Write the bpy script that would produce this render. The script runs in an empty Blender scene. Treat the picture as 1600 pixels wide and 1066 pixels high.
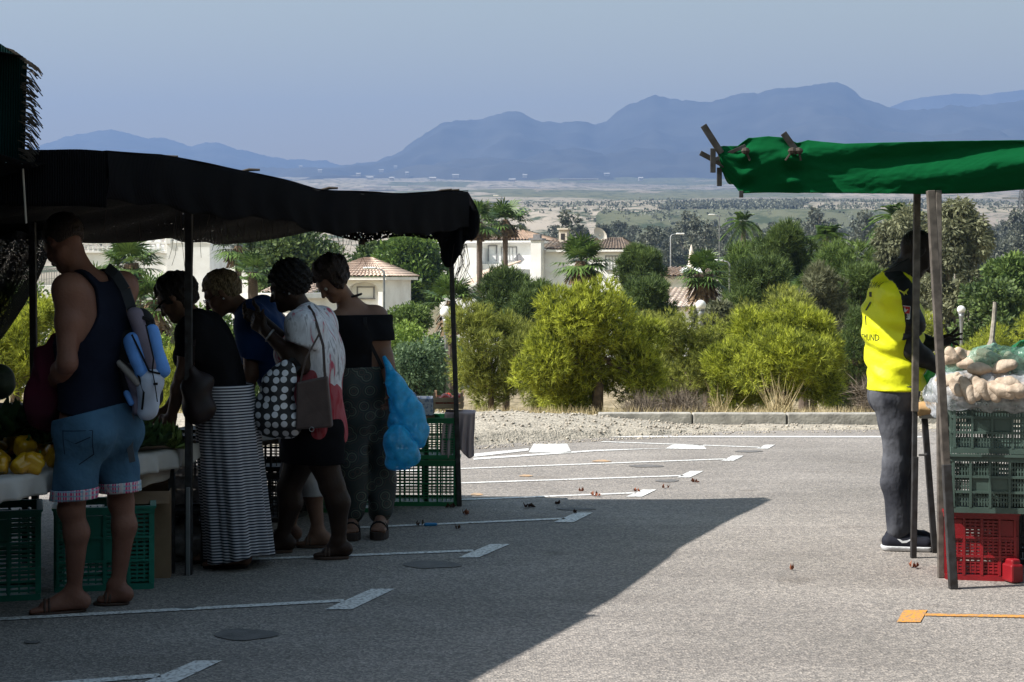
import bpy, bmesh, math, random
import numpy as np
from mathutils import Vector, Matrix
from mathutils.bvhtree import BVHTree
random.seed(7); RNG = np.random.default_rng(7)
S = bpy.context.scene
COL = S.collection
R = math.radians
F_, CX, HY, EYE = 2600.0, 800.0, 440.0, 1.5

# ---------------------------------------------------------------- camera
cam_d = bpy.data.cameras.new('camera'); cam = bpy.data.objects.new('camera', cam_d); COL.objects.link(cam)
cam.location = (0, 0, EYE); cam.rotation_euler = (R(90), 0, 0)
cam_d.sensor_width = 36; cam_d.lens = F_ / 1600 * 36
cam_d.shift_y = -(533 - HY) / 1600
cam_d.clip_start = .1; cam_d.clip_end = 40000
S.camera = cam
# ---------------------------------------------------------------- sky and sun
SUN_TO = Vector((-2.1, -.42, 2.12)).normalized()
w = bpy.data.worlds.new('World'); S.world = w; w.use_nodes = True
nt = w.node_tree
bg = nt.nodes['Background']; sky = nt.nodes.new('ShaderNodeTexSky'); sky.sky_type = 'NISHITA'
sky.sun_disc = False; sky.sun_elevation = math.asin(SUN_TO.z); sky.sun_rotation = math.atan2(SUN_TO.x, SUN_TO.y)
sky.altitude = 0; sky.air_density = 2.6; sky.dust_density = 1.1; sky.ozone_density = .2
nt.links.new(sky.outputs[0], bg.inputs[0]); bg.inputs[1].default_value = .078
sd = bpy.data.lights.new('sun', 'SUN'); sd.energy = 5; sd.angle = R(.5); sd.color = (1, .955, .90)
so = bpy.data.objects.new('sun', sd); COL.objects.link(so)
so.rotation_euler = SUN_TO.to_track_quat('Z', 'Y').to_euler(); so.location = (-20, 0, 30)
S.view_settings.view_transform = 'Standard'; S.view_settings.look = 'None'
S.view_settings.exposure = .96; S.view_settings.gamma = 1
cy = S.cycles; cy.max_bounces = 8; cy.diffuse_bounces = 2; cy.glossy_bounces = 2; cy.transmission_bounces = 4
cy.transparent_max_bounces = 24; cy.volume_bounces = 0; cy.use_denoising = True; cy.caustics_reflective = False; cy.caustics_refractive = False
cy.sample_clamp_indirect = 4

def W(px, py, Z): return Vector(((px - CX) * Z / F_, Z, EYE + (HY - py) * Z / F_))
def G(px, py, z=0.): 
    Z = (EYE - z) * F_ / (py - HY); return Vector(((px - CX) * Z / F_, Z, z))

# ---------------------------------------------------------------- properties
def tag(o, label=None, cat=None, group=None, kind=None):
    if label: o['label'] = label
    if cat: o['category'] = cat
    if group: o['group'] = group
    if kind: o['kind'] = kind
    return o
def empty(name, loc, label=None, cat=None, group=None, rz=0):
    o = bpy.data.objects.new(name, None); COL.objects.link(o); o.location = loc; o.rotation_euler = (0, 0, rz)
    o.empty_display_size = .1
    return tag(o, label, cat, group)
def link(name, me, m=None, parent=None, loc=(0, 0, 0), smooth=False):
    if m is not None:
        for q in (m if isinstance(m, (list, tuple)) else [m]): me.materials.append(q)
    if smooth: me.shade_smooth()
    o = bpy.data.objects.new(name, me); COL.objects.link(o); o.location = loc
    if parent is not None: o.parent = parent
    return o
def copy_tree(o, parent=None):
    c = o.copy(); COL.objects.link(c); c.parent = parent
    if parent is not None: c.matrix_parent_inverse = o.matrix_parent_inverse.copy()
    for ch in [q for q in KIDS.get(o.name, [])]: copy_tree(ch, c)
    return c
KIDS = {}
def index_kids():
    KIDS.clear()
    for o in bpy.data.objects:
        if o.parent is not None: KIDS.setdefault(o.parent.name, []).append(o)

# ---------------------------------------------------------------- materials
def mat(name, col, rough=.75, col2=None, scale=6., bump=0., bscale=None, spec=.3, metal=0., detail=4, ramp=(.35, .65), aniso=None, trans=0., coord='Object'):
    m = bpy.data.materials.new(name); m.use_nodes = True; n = m.node_tree; b = n.nodes['Principled BSDF']
    b.inputs['Roughness'].default_value = rough; b.inputs['Specular IOR Level'].default_value = spec; b.inputs['Metallic'].default_value = metal
    c1 = tuple(col) + (1,); c2 = tuple(col2 if col2 else [x * .7 for x in col]) + (1,)
    tc = n.nodes.new('ShaderNodeTexCoord'); mp = n.nodes.new('ShaderNodeMapping'); n.links.new(tc.outputs[coord], mp.inputs[0])
    if aniso: mp.inputs['Scale'].default_value = aniso
    nz = n.nodes.new('ShaderNodeTexNoise'); nz.inputs['Scale'].default_value = scale; nz.inputs['Detail'].default_value = detail
    n.links.new(mp.outputs[0], nz.inputs['Vector'])
    cr = n.nodes.new('ShaderNodeValToRGB'); cr.color_ramp.elements[0].position = ramp[0]; cr.color_ramp.elements[1].position = ramp[1]
    cr.color_ramp.elements[0].color = c2; cr.color_ramp.elements[1].color = c1
    n.links.new(nz.outputs['Fac'], cr.inputs[0]); n.links.new(cr.outputs[0], b.inputs['Base Color'])
    if bump:
        bp = n.nodes.new('ShaderNodeBump'); bp.inputs['Strength'].default_value = 1; bp.inputs['Distance'].default_value = bump
        nb = n.nodes.new('ShaderNodeTexNoise'); nb.inputs['Scale'].default_value = bscale or scale * 4; nb.inputs['Detail'].default_value = 3
        n.links.new(mp.outputs[0], nb.inputs['Vector']); n.links.new(nb.outputs['Fac'], bp.inputs['Height']); n.links.new(bp.outputs[0], b.inputs['Normal'])
    if trans:
        tr = n.nodes.new('ShaderNodeBsdfTranslucent'); n.links.new(cr.outputs[0], tr.inputs[0])
        mx = n.nodes.new('ShaderNodeMixShader'); mx.inputs[0].default_value = trans
        n.links.new(b.outputs[0], mx.inputs[1]); n.links.new(tr.outputs[0], mx.inputs[2]); n.links.new(mx.outputs[0], n.nodes['Material Output'].inputs[0])
    return m
def leafmat(name, c_dark, c_light, trans=.35, scale=1.2, rough=.6):
    """foliage: colour varies leaf by leaf and clump by clump"""
    m = bpy.data.materials.new(name); m.use_nodes = True; n = m.node_tree; b = n.nodes['Principled BSDF']
    b.inputs['Roughness'].default_value = rough; b.inputs['Specular IOR Level'].default_value = .25
    g = n.nodes.new('ShaderNodeNewGeometry'); tc = n.nodes.new('ShaderNodeTexCoord')
    nz = n.nodes.new('ShaderNodeTexNoise'); nz.inputs['Scale'].default_value = scale; nz.inputs['Detail'].default_value = 2
    n.links.new(tc.outputs['Object'], nz.inputs['Vector'])
    a = n.nodes.new('ShaderNodeMath'); a.operation = 'MULTIPLY_ADD'; a.inputs[1].default_value = .45
    s = n.nodes.new('ShaderNodeMath'); s.operation = 'SUBTRACT'; s.inputs[1].default_value = .22
    n.links.new(g.outputs['Random Per Island'], a.inputs[0]); n.links.new(nz.outputs['Fac'], s.inputs[0]); n.links.new(s.outputs[0], a.inputs[2])
    cr = n.nodes.new('ShaderNodeValToRGB'); cr.color_ramp.elements[0].position = .25; cr.color_ramp.elements[1].position = .75
    cr.color_ramp.elements[0].color = tuple(c_dark) + (1,); cr.color_ramp.elements[1].color = tuple(c_light) + (1,)
    n.links.new(a.outputs[0], cr.inputs[0]); n.links.new(cr.outputs[0], b.inputs['Base Color'])
    tr = n.nodes.new('ShaderNodeBsdfTranslucent'); n.links.new(cr.outputs[0], tr.inputs[0])
    mx = n.nodes.new('ShaderNodeMixShader'); mx.inputs[0].default_value = trans
    n.links.new(b.outputs[0], mx.inputs[1]); n.links.new(tr.outputs[0], mx.inputs[2]); n.links.new(mx.outputs[0], n.nodes['Material Output'].inputs[0])
    return m
def N(m, t, **kw):
    x = m.node_tree.nodes.new(t)
    for k, v in kw.items(): setattr(x, k, v)
    return x

# ---------------------------------------------------------------- numpy noise
def hash2(ix, iy, seed=0):
    h = (ix.astype(np.int64) * 374761393 + iy.astype(np.int64) * 668265263 + seed * 974634777) & 0x7fffffff
    h = ((h ^ (h >> 13)) * 1274126177) & 0x7fffffff
    return ((h ^ (h >> 16)) & 0xffff) / 65535.
def vnoise(x, y, seed=0):
    ix = np.floor(x); iy = np.floor(y); fx = x - ix; fy = y - iy
    fx = fx * fx * (3 - 2 * fx); fy = fy * fy * (3 - 2 * fy)
    a = hash2(ix, iy, seed); b = hash2(ix + 1, iy, seed); c = hash2(ix, iy + 1, seed); d = hash2(ix + 1, iy + 1, seed)
    return (a * (1 - fx) + b * fx) * (1 - fy) + (c * (1 - fx) + d * fx) * fy
def fbm(x, y, o=5, seed=0):
    s = 0; a = .5
    for i in range(o): s = s + a * (vnoise(x, y, seed + i) - .5); x = x * 2.03; y = y * 2.03; a *= .5
    return s

# ---------------------------------------------------------------- mesh helpers
def np_mesh(name, V, Fc):
    V = np.asarray(V, dtype=np.float32); Fc = np.asarray(Fc, dtype=np.int32)
    me = bpy.data.meshes.new(name); me.vertices.add(len(V)); me.vertices.foreach_set('co', V.ravel())
    k = Fc.shape[1]; me.loops.add(Fc.size); me.polygons.add(len(Fc))
    me.polygons.foreach_set('loop_start', np.arange(0, Fc.size, k, dtype=np.int32)); me.polygons.foreach_set('loop_total', np.full(len(Fc), k, dtype=np.int32))
    me.loops.foreach_set('vertex_index', Fc.ravel()); me.update(calc_edges=True); return me
def grid_mesh(name, X, Y, Z):
    n, m = X.shape; idx = np.arange(n * m).reshape(n, m)
    f = np.stack([idx[:-1, :-1], idx[:-1, 1:], idx[1:, 1:], idx[1:, :-1]], -1).reshape(-1, 4)
    return np_mesh(name, np.stack([X, Y, Z], -1).reshape(-1, 3), f)
class MB:
    def __init__(s): s.v = []; s.f = []
    def quad(s, *p): i = len(s.v); s.v += [Vector(q) for q in p]; s.f.append(tuple(range(i, i + len(p)))); return s
    def box(s, c, d, M=None, rz=0):
        i = len(s.v); c = Vector(c); rot = Matrix.Rotation(rz, 3, 'Z')
        for x in (-1, 1):
            for y in (-1, 1):
                for z in (-1, 1):
                    p = c + rot @ Vector((x * d[0] / 2, y * d[1] / 2, z * d[2] / 2)); s.v.append(M @ p if M is not None else p)
        for a in ((0, 1, 3, 2), (4, 6, 7, 5), (0, 4, 5, 1), (2, 3, 7, 6), (0, 2, 6, 4), (1, 5, 7, 3)): s.f.append(tuple(i + q for q in a))
        return s
    def bar(s, a, b, w, t=None, up=(0, 0, 1)):
        """rectangular bar from a to b"""
        a = Vector(a); b = Vector(b); d = (b - a).normalized(); t = t or w
        u = Vector(up); 
        if abs(d.dot(u)) > .95: u = Vector((1, 0, 0))
        x = d.cross(u).normalized(); y = x.cross(d); i = len(s.v)
        for p in (a, b):
            for q in ((-1, -1), (1, -1), (1, 1), (-1, 1)): s.v.append(p + x * q[0] * w / 2 + y * q[1] * t / 2)
        for q in ((3, 2, 1, 0), (4, 5, 6, 7), (0, 1, 5, 4), (1, 2, 6, 5), (2, 3, 7, 6), (3, 0, 4, 7)): s.f.append(tuple(i + k for k in q))
        return s
    def tube(s, pts, rad, n=8, cap=True):
        pts = [Vector(p) for p in pts]; rad = rad if isinstance(rad, (list, tuple)) else [rad] * len(pts); i0 = len(s.v)
        ref = None
        for k, p in enumerate(pts):
            d = (pts[min(k + 1, len(pts) - 1)] - pts[max(k - 1, 0)]).normalized()
            if ref is None: ref = d.orthogonal().normalized()
            x = (ref - d * ref.dot(d)).normalized(); ref = x; y = d.cross(x)
            for j in range(n): a = 2 * math.pi * j / n; s.v.append(p + (x * math.cos(a) + y * math.sin(a)) * rad[k])
        for k in range(len(pts) - 1):
            for j in range(n): s.f.append((i0 + k * n + j, i0 + k * n + (j + 1) % n, i0 + (k + 1) * n + (j + 1) % n, i0 + (k + 1) * n + j))
        if cap:
            s.f.append(tuple(i0 + j for j in reversed(range(n)))); e = i0 + (len(pts) - 1) * n; s.f.append(tuple(e + j for j in range(n)))
        return s
    def lathe(s, c, prof, n=16, ax=None):
        i0 = len(s.v); c = Vector(c)
        for r, z in prof:
            for j in range(n): a = 2 * math.pi * j / n; s.v.append(c + Vector((r * math.cos(a), r * math.sin(a), z)))
        for k in range(len(prof) - 1):
            for j in range(n): s.f.append((i0 + k * n + j, i0 + k * n + (j + 1) % n, i0 + (k + 1) * n + (j + 1) % n, i0 + (k + 1) * n + j))
        s.f.append(tuple(i0 + j for j in reversed(range(n)))); e = i0 + (len(prof) - 1) * n; s.f.append(tuple(e + j for j in range(n)))
        return s
    def sphere(s, c, r, n=12, sc=(1, 1, 1)):
        i0 = len(s.v); c = Vector(c); m = n // 2
        for k in range(m + 1):
            a = math.pi * k / m
            for j in range(n): b = 2 * math.pi * j / n; s.v.append(c + Vector((r * math.sin(a) * math.cos(b) * sc[0], r * math.sin(a) * math.sin(b) * sc[1], -r * math.cos(a) * sc[2])))
        for k in range(m):
            for j in range(n): s.f.append((i0 + k * n + j, i0 + k * n + (j + 1) % n, i0 + (k + 1) * n + (j + 1) % n, i0 + (k + 1) * n + j))
        return s
    def build(s, name, m, parent=None, origin=(0, 0, 0), smooth=False, bevel=0, weld=False):
        o0 = Vector(origin); me = bpy.data.meshes.new(name); me.from_pydata([p - o0 for p in s.v], [], s.f); me.validate()
        ob = link(name, me, m, parent, o0 if parent is None else (0, 0, 0), smooth)
        if weld:
            bm = bmesh.new(); bm.from_mesh(me); bmesh.ops.remove_doubles(bm, verts=bm.verts, dist=1e-5); bm.to_mesh(me); bm.free()
        if bevel: b = ob.modifiers.new('bevel', 'BEVEL'); b.width = bevel; b.segments = 2; b.limit_method = 'ANGLE'
        return ob
def rel(parent): return Vector(parent.location)

# ---------------------------------------------------------------- implicit surfaces (bodies, clothes, bags, fruit)
def V3(p): return np.array(tuple(p), dtype=np.float32)
def unit(v): v = Vector(v); return v.normalized()
class SDF:
    def __init__(s, vox=.007): s.p = []; s.vox = vox; s.post = []; s.clip = {}
    def cone(s, a, b, ra, rb, k=.03, tag='', sub=False): s.p.append(['c', V3(a), V3(b), ra, rb, k, tag, sub]); return s
    def ball(s, a, r, k=.03, tag='', sub=False): return s.cone(a, a, r, r, k, tag, sub)
    def ell(s, c, axes, rad, k=.03, tag='', sub=False): s.p.append(['e', V3(c), np.array([V3(a) for a in axes]), np.array(rad, dtype=np.float32), k, tag, sub]); return s
    def mesh(s, name, origin=(0, 0, 0), infl=0., tags=None):
        P = [q for q in s.p if tags is None or q[-2] in tags]; vx = s.vox; lo = []; hi = []
        def bb(q, m):
            if q[0] == 'c': return (np.minimum(q[1] - q[3], q[2] - q[4]) - m, np.maximum(q[1] + q[3], q[2] + q[4]) + m)
            r = float(q[3].max()); return q[1] - r - m, q[1] + r + m
        for q in P:
            if q[-1]: continue
            a, b = bb(q, infl + .02 + vx); lo.append(a); hi.append(b)
        lo = np.min(lo, 0) - 2 * vx; hi = np.max(hi, 0) + 2 * vx; n = np.ceil((hi - lo) / vx).astype(int) + 1
        F = np.full(n, .5, dtype=np.float32); ax = [lo[i] + vx * np.arange(n[i], dtype=np.float32) for i in range(3)]
        for q in P:
            k = q[-3]; a, b = bb(q, infl + k + 3 * vx); i0 = np.maximum(((a - lo) / vx).astype(int), 0); i1 = np.minimum(((b - lo) / vx).astype(int) + 2, n)
            if (i1 <= i0).any(): continue
            X = ax[0][i0[0]:i1[0], None, None]; Y = ax[1][None, i0[1]:i1[1], None]; Z = ax[2][None, None, i0[2]:i1[2]]
            if q[0] == 'c':
                A, B = q[1], q[2]; D = B - A; L = float(D @ D); x = X - A[0]; y = Y - A[1]; z = Z - A[2]
                if L < 1e-9: d = np.sqrt(x * x + y * y + z * z) - q[3]
                else:
                    h = np.clip((x * D[0] + y * D[1] + z * D[2]) / L, 0, 1)
                    d = np.sqrt((x - h * D[0]) ** 2 + (y - h * D[1]) ** 2 + (z - h * D[2]) ** 2) - (q[3] + (q[4] - q[3]) * h)
            else:
                x = X - q[1][0]; y = Y - q[1][1]; z = Z - q[1][2]; M = q[2]; r = q[3]
                u = [x * M[i][0] + y * M[i][1] + z * M[i][2] for i in range(3)]
                k0 = np.sqrt(sum((u[i] / r[i]) ** 2 for i in range(3))) + 1e-6; k1 = np.sqrt(sum((u[i] / r[i] ** 2) ** 2 for i in range(3))) + 1e-6
                d = k0 * (k0 - 1) / k1
            for cp, cn in s.clip.get(q[-2], ()):
                cp = V3(cp); cn = V3(unit(cn)); d = np.maximum(d, (X - cp[0]) * cn[0] + (Y - cp[1]) * cn[1] + (Z - cp[2]) * cn[2] + infl)
            sl = F[i0[0]:i1[0], i0[1]:i1[1], i0[2]:i1[2]]
            if q[-1]:
                d = -(d); h = np.maximum(k - np.abs(sl - d), 0) / k; sl[...] = np.maximum(sl, d) + h * h * k / 4
            else:
                d = d - infl; h = np.maximum(k - np.abs(sl - d), 0) / k; sl[...] = np.minimum(sl, d) - h * h * k / 4
        X = ax[0][:, None, None]; Y = ax[1][None, :, None]; Z = ax[2][None, None, :]
        for fn in s.post: F = fn(F, X, Y, Z).astype(np.float32)
        F[0] = F[-1] = .5; F[:, 0] = F[:, -1] = .5; F[:, :, 0] = F[:, :, -1] = .5
        return nets(name, F, lo - V3(origin), vx)
def nets(name, F, lo, vx):
    sg = F < 0; a = sg[:-1, :-1, :-1]; cs = [sg[i:sg.shape[0] - 1 + i, j:sg.shape[1] - 1 + j, k:sg.shape[2] - 1 + k] for i in (0, 1) for j in (0, 1) for k in (0, 1)]
    al = np.logical_and.reduce(cs); an = np.logical_or.reduce(cs); act = an & ~al; I = np.argwhere(act)
    if len(I) == 0: return np_mesh(name, np.zeros((3, 3)), np.array([[0, 1, 2]]))
    ids = np.full(act.shape, -1, dtype=np.int64); ids[act] = np.arange(len(I))
    val = {(i, j, k): F[I[:, 0] + i, I[:, 1] + j, I[:, 2] + k] for i in (0, 1) for j in (0, 1) for k in (0, 1)}
    acc = np.zeros((len(I), 3)); cnt = np.zeros(len(I))
    for axx in range(3):
        for u in (0, 1):
            for v in (0, 1):
                c0 = [u, v]; c0.insert(axx, 0); c1 = [u, v]; c1.insert(axx, 1); f0 = val[tuple(c0)]; f1 = val[tuple(c1)]
                m = (f0 < 0) != (f1 < 0); t = np.where(m, f0 / np.where(f0 - f1 == 0, 1, f0 - f1), 0)
                p = np.tile(np.array(c0, float), (len(I), 1)); p[:, axx] = t; acc += p * m[:, None]; cnt += m
    V = (I + acc / cnt[:, None]) * vx + lo; Q = []
    for axx in range(3):
        o = [0, 0, 0]; o[axx] = 1; s0 = sg; s1 = np.roll(sg, -1, axx); d = (s0 != s1)
        sl = [slice(1, -1)] * 3; E = np.argwhere(d[1:-1, 1:-1, 1:-1]) + 1
        E = E[(E[:, axx] < sg.shape[axx] - 1)]
        b, c = [(1, 2), (2, 0), (0, 1)][axx]; eb = np.zeros(3, int); eb[b] = 1; ec = np.zeros(3, int); ec[c] = 1
        q = np.stack([ids[tuple((E - eb - ec).T)], ids[tuple((E - ec).T)], ids[tuple(E.T)], ids[tuple((E - eb).T)]], 1)
        ins = s0[tuple(E.T)]; q[~ins] = q[~ins][:, ::-1]; Q.append(q)
    Q = np.concatenate(Q); Q = Q[(Q >= 0).all(1)]
    return np_mesh(name, V, Q)
def folds(amp, fx, fy, fz, seed=0, sharp=1.):
    """cloth creases as a displacement of an implicit surface"""
    r = np.random.default_rng(seed); ph = r.uniform(0, 6.28, 4)
    def fn(F, X, Y, Z):
        return F + amp * (np.sin(fx * X + fz * Z + ph[0] + 1.3 * np.sin(fy * Y * .7 + ph[1])) * .5 + np.sin(fy * Y - fz * 1.7 * Z + ph[2] + 1.2 * np.sin(fx * X * .8 + ph[3])) * .5)
    return fn
def plane_cut(p, nrm):
    p = V3(p); nrm = V3(unit(nrm))
    def fn(F, X, Y, Z): return np.maximum(F, (X - p[0]) * nrm[0] + (Y - p[1]) * nrm[1] + (Z - p[2]) * nrm[2])
    return fn
# ================================================================ LAND
_tab = [(17.6, 657), (22, 654), (28, 652.5), (34, 652), (42, 664), (60, 676), (100, 592), (150, 535), (220, 476), (300, 444), (400, 417), (520, 397), (640, 384), (760, 366),
        (860, 337), (900, 331), (1200, 322), (1700, 312), (2300, 303), (3200, 293), (4500, 283), (7000, 275), (12000, 262)]
_lz = np.log([t[0] for t in _tab]); _ly = np.array([t[1] for t in _tab], float)
def elev(x, Z):
    x = np.asarray(x, float); Z = np.maximum(np.asarray(Z, float), 17.5); lz = np.log(Z)
    y = np.interp(lz, _lz, _ly)
    e = EYE + (HY - y) * Z / F_
    t = x / Z * F_ + CX                      # the low cliff only stands in the middle of the valley
    far = np.clip((Z - 300) / 600, 0, 1)
    e = e + far * Z * .006 * fbm(x / 260, Z / 420, 5, 3) + np.clip((Z - 20) / 40, 0, 1) * .35 * fbm(x / 7, Z / 7, 4, 9)
    cl = np.clip((Z - 720) / 180, 0, 1); gul = fbm(x / 38, Z / 130, 4, 21)
    return e + 9 * gul * np.exp(-((Z - 850) / 90) ** 2)
def elev1(x, Z): return float(elev(np.array([x]), np.array([Z]))[0])
zs = np.concatenate([np.geomspace(17.45, 60, 60), np.geomspace(62, 700, 90), np.geomspace(706, 1100, 110), np.geomspace(1110, 9600, 100)])
ts = np.linspace(-.75, .75, 420)
ZZ, TT = np.meshgrid(zs, ts, indexing='ij'); XX = TT * ZZ
gm = bpy.data.materials.new('valley ground'); gm.use_nodes = True
def ground_material(m):
    n = m.node_tree; b = n.nodes['Principled BSDF']; b.inputs['Roughness'].default_value = .95; b.inputs['Specular IOR Level'].default_value = .1
    L = n.links.new; g = N(m, 'ShaderNodeNewGeometry')
    mp = N(m, 'ShaderNodeMapping'); mp.inputs['Scale'].default_value = (.0022, .0011, .0); mp.inputs['Rotation'].default_value = (0, 0, .22); L(g.outputs['Position'], mp.inputs[0])
    wz = N(m, 'ShaderNodeTexNoise'); wz.inputs['Scale'].default_value = 1.4; L(mp.outputs[0], wz.inputs['Vector'])
    ad = N(m, 'ShaderNodeMixRGB'); ad.blend_type = 'ADD'; ad.inputs[0].default_value = .25; L(mp.outputs[0], ad.inputs[1]); L(wz.outputs['Color'], ad.inputs[2])
    vo = N(m, 'ShaderNodeTexVoronoi'); vo.distance = 'CHEBYCHEV'; vo.inputs['Scale'].default_value = 2.2; vo.inputs['Randomness'].default_value = .85; L(ad.outputs[0], vo.inputs['Vector'])
    cr = N(m, 'ShaderNodeValToRGB'); cr.color_ramp.interpolation = 'CONSTANT'
    cols = [(0, (.25, .215, .18)), (.16, (.30, .26, .20)), (.3, (.12, .125, .075)), (.42, (.33, .28, .22)), (.55, (.26, .22, .17)), (.68, (.14, .14, .08)), (.78, (.36, .31, .25)), (.9, (.2, .18, .13))]
    e = cr.color_ramp.elements
    while len(e) < len(cols): e.new(.5)
    for i, (p, c) in enumerate(cols): e[i].position = p; e[i].color = c + (1,)
    sp = N(m, 'ShaderNodeSeparateColor'); L(vo.outputs['Color'], sp.inputs[0]); L(sp.outputs[0], cr.inputs[0])
    # scrub speckle
    m2 = N(m, 'ShaderNodeMapping'); m2.inputs['Scale'].default_value = (.06, .022, .06); L(g.outputs['Position'], m2.inputs[0])
    n2 = N(m, 'ShaderNodeTexNoise'); n2.inputs['Scale'].default_value = 1.; n2.inputs['Detail'].default_value = 8; n2.inputs['Roughness'].default_value = .7; L(m2.outputs[0], n2.inputs['Vector'])
    c2 = N(m, 'ShaderNodeValToRGB'); c2.color_ramp.elements[0].position = .5; c2.color_ramp.elements[1].position = .6; L(n2.outputs['Fac'], c2.inputs[0])
    mx = N(m, 'ShaderNodeMixRGB'); mx.inputs[2].default_value = (.05, .065, .035, 1); L(c2.outputs[0], mx.inputs[0]); L(cr.outputs[0], mx.inputs[1])
    # near slope: dry sandy soil with weeds
    m3 = N(m, 'ShaderNodeTexNoise'); m3.inputs['Scale'].default_value = 2.2; m3.inputs['Detail'].default_value = 9; m3.inputs['Roughness'].default_value = .75; L(g.outputs['Position'], m3.inputs['Vector'])
    c3 = N(m, 'ShaderNodeValToRGB'); q = c3.color_ramp.elements; q[0].position = .38; q[0].color = (.10, .085, .045, 1); q[1].position = .62; q[1].color = (.42, .35, .24, 1)
    x = q.new(.5); x.color = (.27, .22, .14, 1); L(m3.outputs['Fac'], c3.inputs[0])
    sx = N(m, 'ShaderNodeSeparateXYZ'); L(g.outputs['Position'], sx.inputs[0])
    mr = N(m, 'ShaderNodeMapRange'); mr.inputs['From Min'].default_value = 60; mr.inputs['From Max'].default_value = 320; L(sx.outputs['Y'], mr.inputs['Value'])
    m4 = N(m, 'ShaderNodeMixRGB'); L(mr.outputs[0], m4.inputs[0]); L(c3.outputs[0], m4.inputs[1]); L(mx.outputs[0], m4.inputs[2]); L(m4.outputs[0], b.inputs['Base Color'])
    bp = N(m, 'ShaderNodeBump'); bp.inputs['Distance'].default_value = .06; L(m3.outputs['Fac'], bp.inputs['Height']); L(bp.outputs[0], b.inputs['Normal'])
ground_material(gm)
tag(link('ground', grid_mesh('ground', XX, ZZ, elev(XX, ZZ)), gm, smooth=True), kind='structure')

# asphalt car park
am = bpy.data.materials.new('asphalt'); am.use_nodes = True
def asphalt(m):
    n = m.node_tree; b = n.nodes['Principled BSDF']; b.inputs['Roughness'].default_value = .85; b.inputs['Specular IOR Level'].default_value = .3; L = n.links.new
    g = N(m, 'ShaderNodeNewGeometry')
    def noise(s, d, r=.6): 
        q = N(m, 'ShaderNodeTexNoise'); q.inputs['Scale'].default_value = s; q.inputs['Detail'].default_value = d; q.inputs['Roughness'].default_value = r; L(g.outputs['Position'], q.inputs['Vector']); return q
    big = noise(.55, 6); cr = N(m, 'ShaderNodeValToRGB'); cr.color_ramp.elements[0].position = .3; cr.color_ramp.elements[1].position = .7
    cr.color_ramp.elements[0].color = (.19, .175, .16, 1); cr.color_ramp.elements[1].color = (.285, .262, .242, 1); L(big.outputs['Fac'], cr.inputs[0])
    vo = N(m, 'ShaderNodeTexVoronoi'); vo.inputs['Scale'].default_value = 95; L(g.outputs['Position'], vo.inputs['Vector'])
    sp = N(m, 'ShaderNodeSeparateColor'); L(vo.outputs['Color'], sp.inputs[0])
    c2 = N(m, 'ShaderNodeValToRGB'); e = c2.color_ramp.elements; e[0].position = 0; e[0].color = (.5, .5, .51, 1); e[1].position = 1; e[1].color = (1.55, 1.5, 1.44, 1); x = e.new(.6); x.color = (.95, .95, .95, 1)
    L(sp.outputs[0], c2.inputs[0]); mu = N(m, 'ShaderNodeMixRGB'); mu.blend_type = 'MULTIPLY'; mu.inputs[0].default_value = .85; L(cr.outputs[0], mu.inputs[1]); L(c2.outputs[0], mu.inputs[2])
    # long tyre-polished streaks
    ms = N(m, 'ShaderNodeMapping'); ms.inputs['Scale'].default_value = (.5, 2.6, 1); ms.inputs['Rotation'].default_value = (0, 0, .25); L(g.outputs['Position'], ms.inputs[0]); sn = noise(1.1, 7, .65); L(ms.outputs[0], sn.inputs['Vector'])
    c5 = N(m, 'ShaderNodeValToRGB'); c5.color_ramp.elements[0].position = .36; c5.color_ramp.elements[1].position = .62; c5.color_ramp.elements[0].color = (.89, .885, .88, 1); c5.color_ramp.elements[1].color = (1.05, 1.05, 1.04, 1); L(sn.outputs['Fac'], c5.inputs[0])
    m6 = N(m, 'ShaderNodeMixRGB'); m6.blend_type = 'MULTIPLY'; m6.inputs[0].default_value = 1; L(mu.outputs[0], m6.inputs[1]); L(c5.outputs[0], m6.inputs[2]); mu = m6
    # old stains, oil spots
    st = noise(1.7, 3, .5); c3 = N(m, 'ShaderNodeValToRGB'); c3.color_ramp.elements[0].position = .64; c3.color_ramp.elements[1].position = .74; L(st.outputs['Fac'], c3.inputs[0])
    m2 = N(m, 'ShaderNodeMixRGB'); m2.blend_type = 'MULTIPLY'; m2.inputs[2].default_value = (.72, .7, .68, 1); L(c3.outputs[0], m2.inputs[0]); L(mu.outputs[0], m2.inputs[1]); L(m2.outputs[0], b.inputs['Base Color'])
    bp = N(m, 'ShaderNodeBump'); bp.inputs['Distance'].default_value = .005; bp.inputs['Strength'].default_value = .8; L(vo.outputs['Distance'], bp.inputs['Height']); L(bp.outputs[0], b.inputs['Normal'])
asphalt(am)
X, Y = np.meshgrid(np.linspace(-30, 30, 121), np.linspace(-12, 17.3, 60), indexing='ij')
tag(link('road', grid_mesh('road', X[:, ::-1], Y[:, ::-1], X * 0), am), kind='structure')
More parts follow.
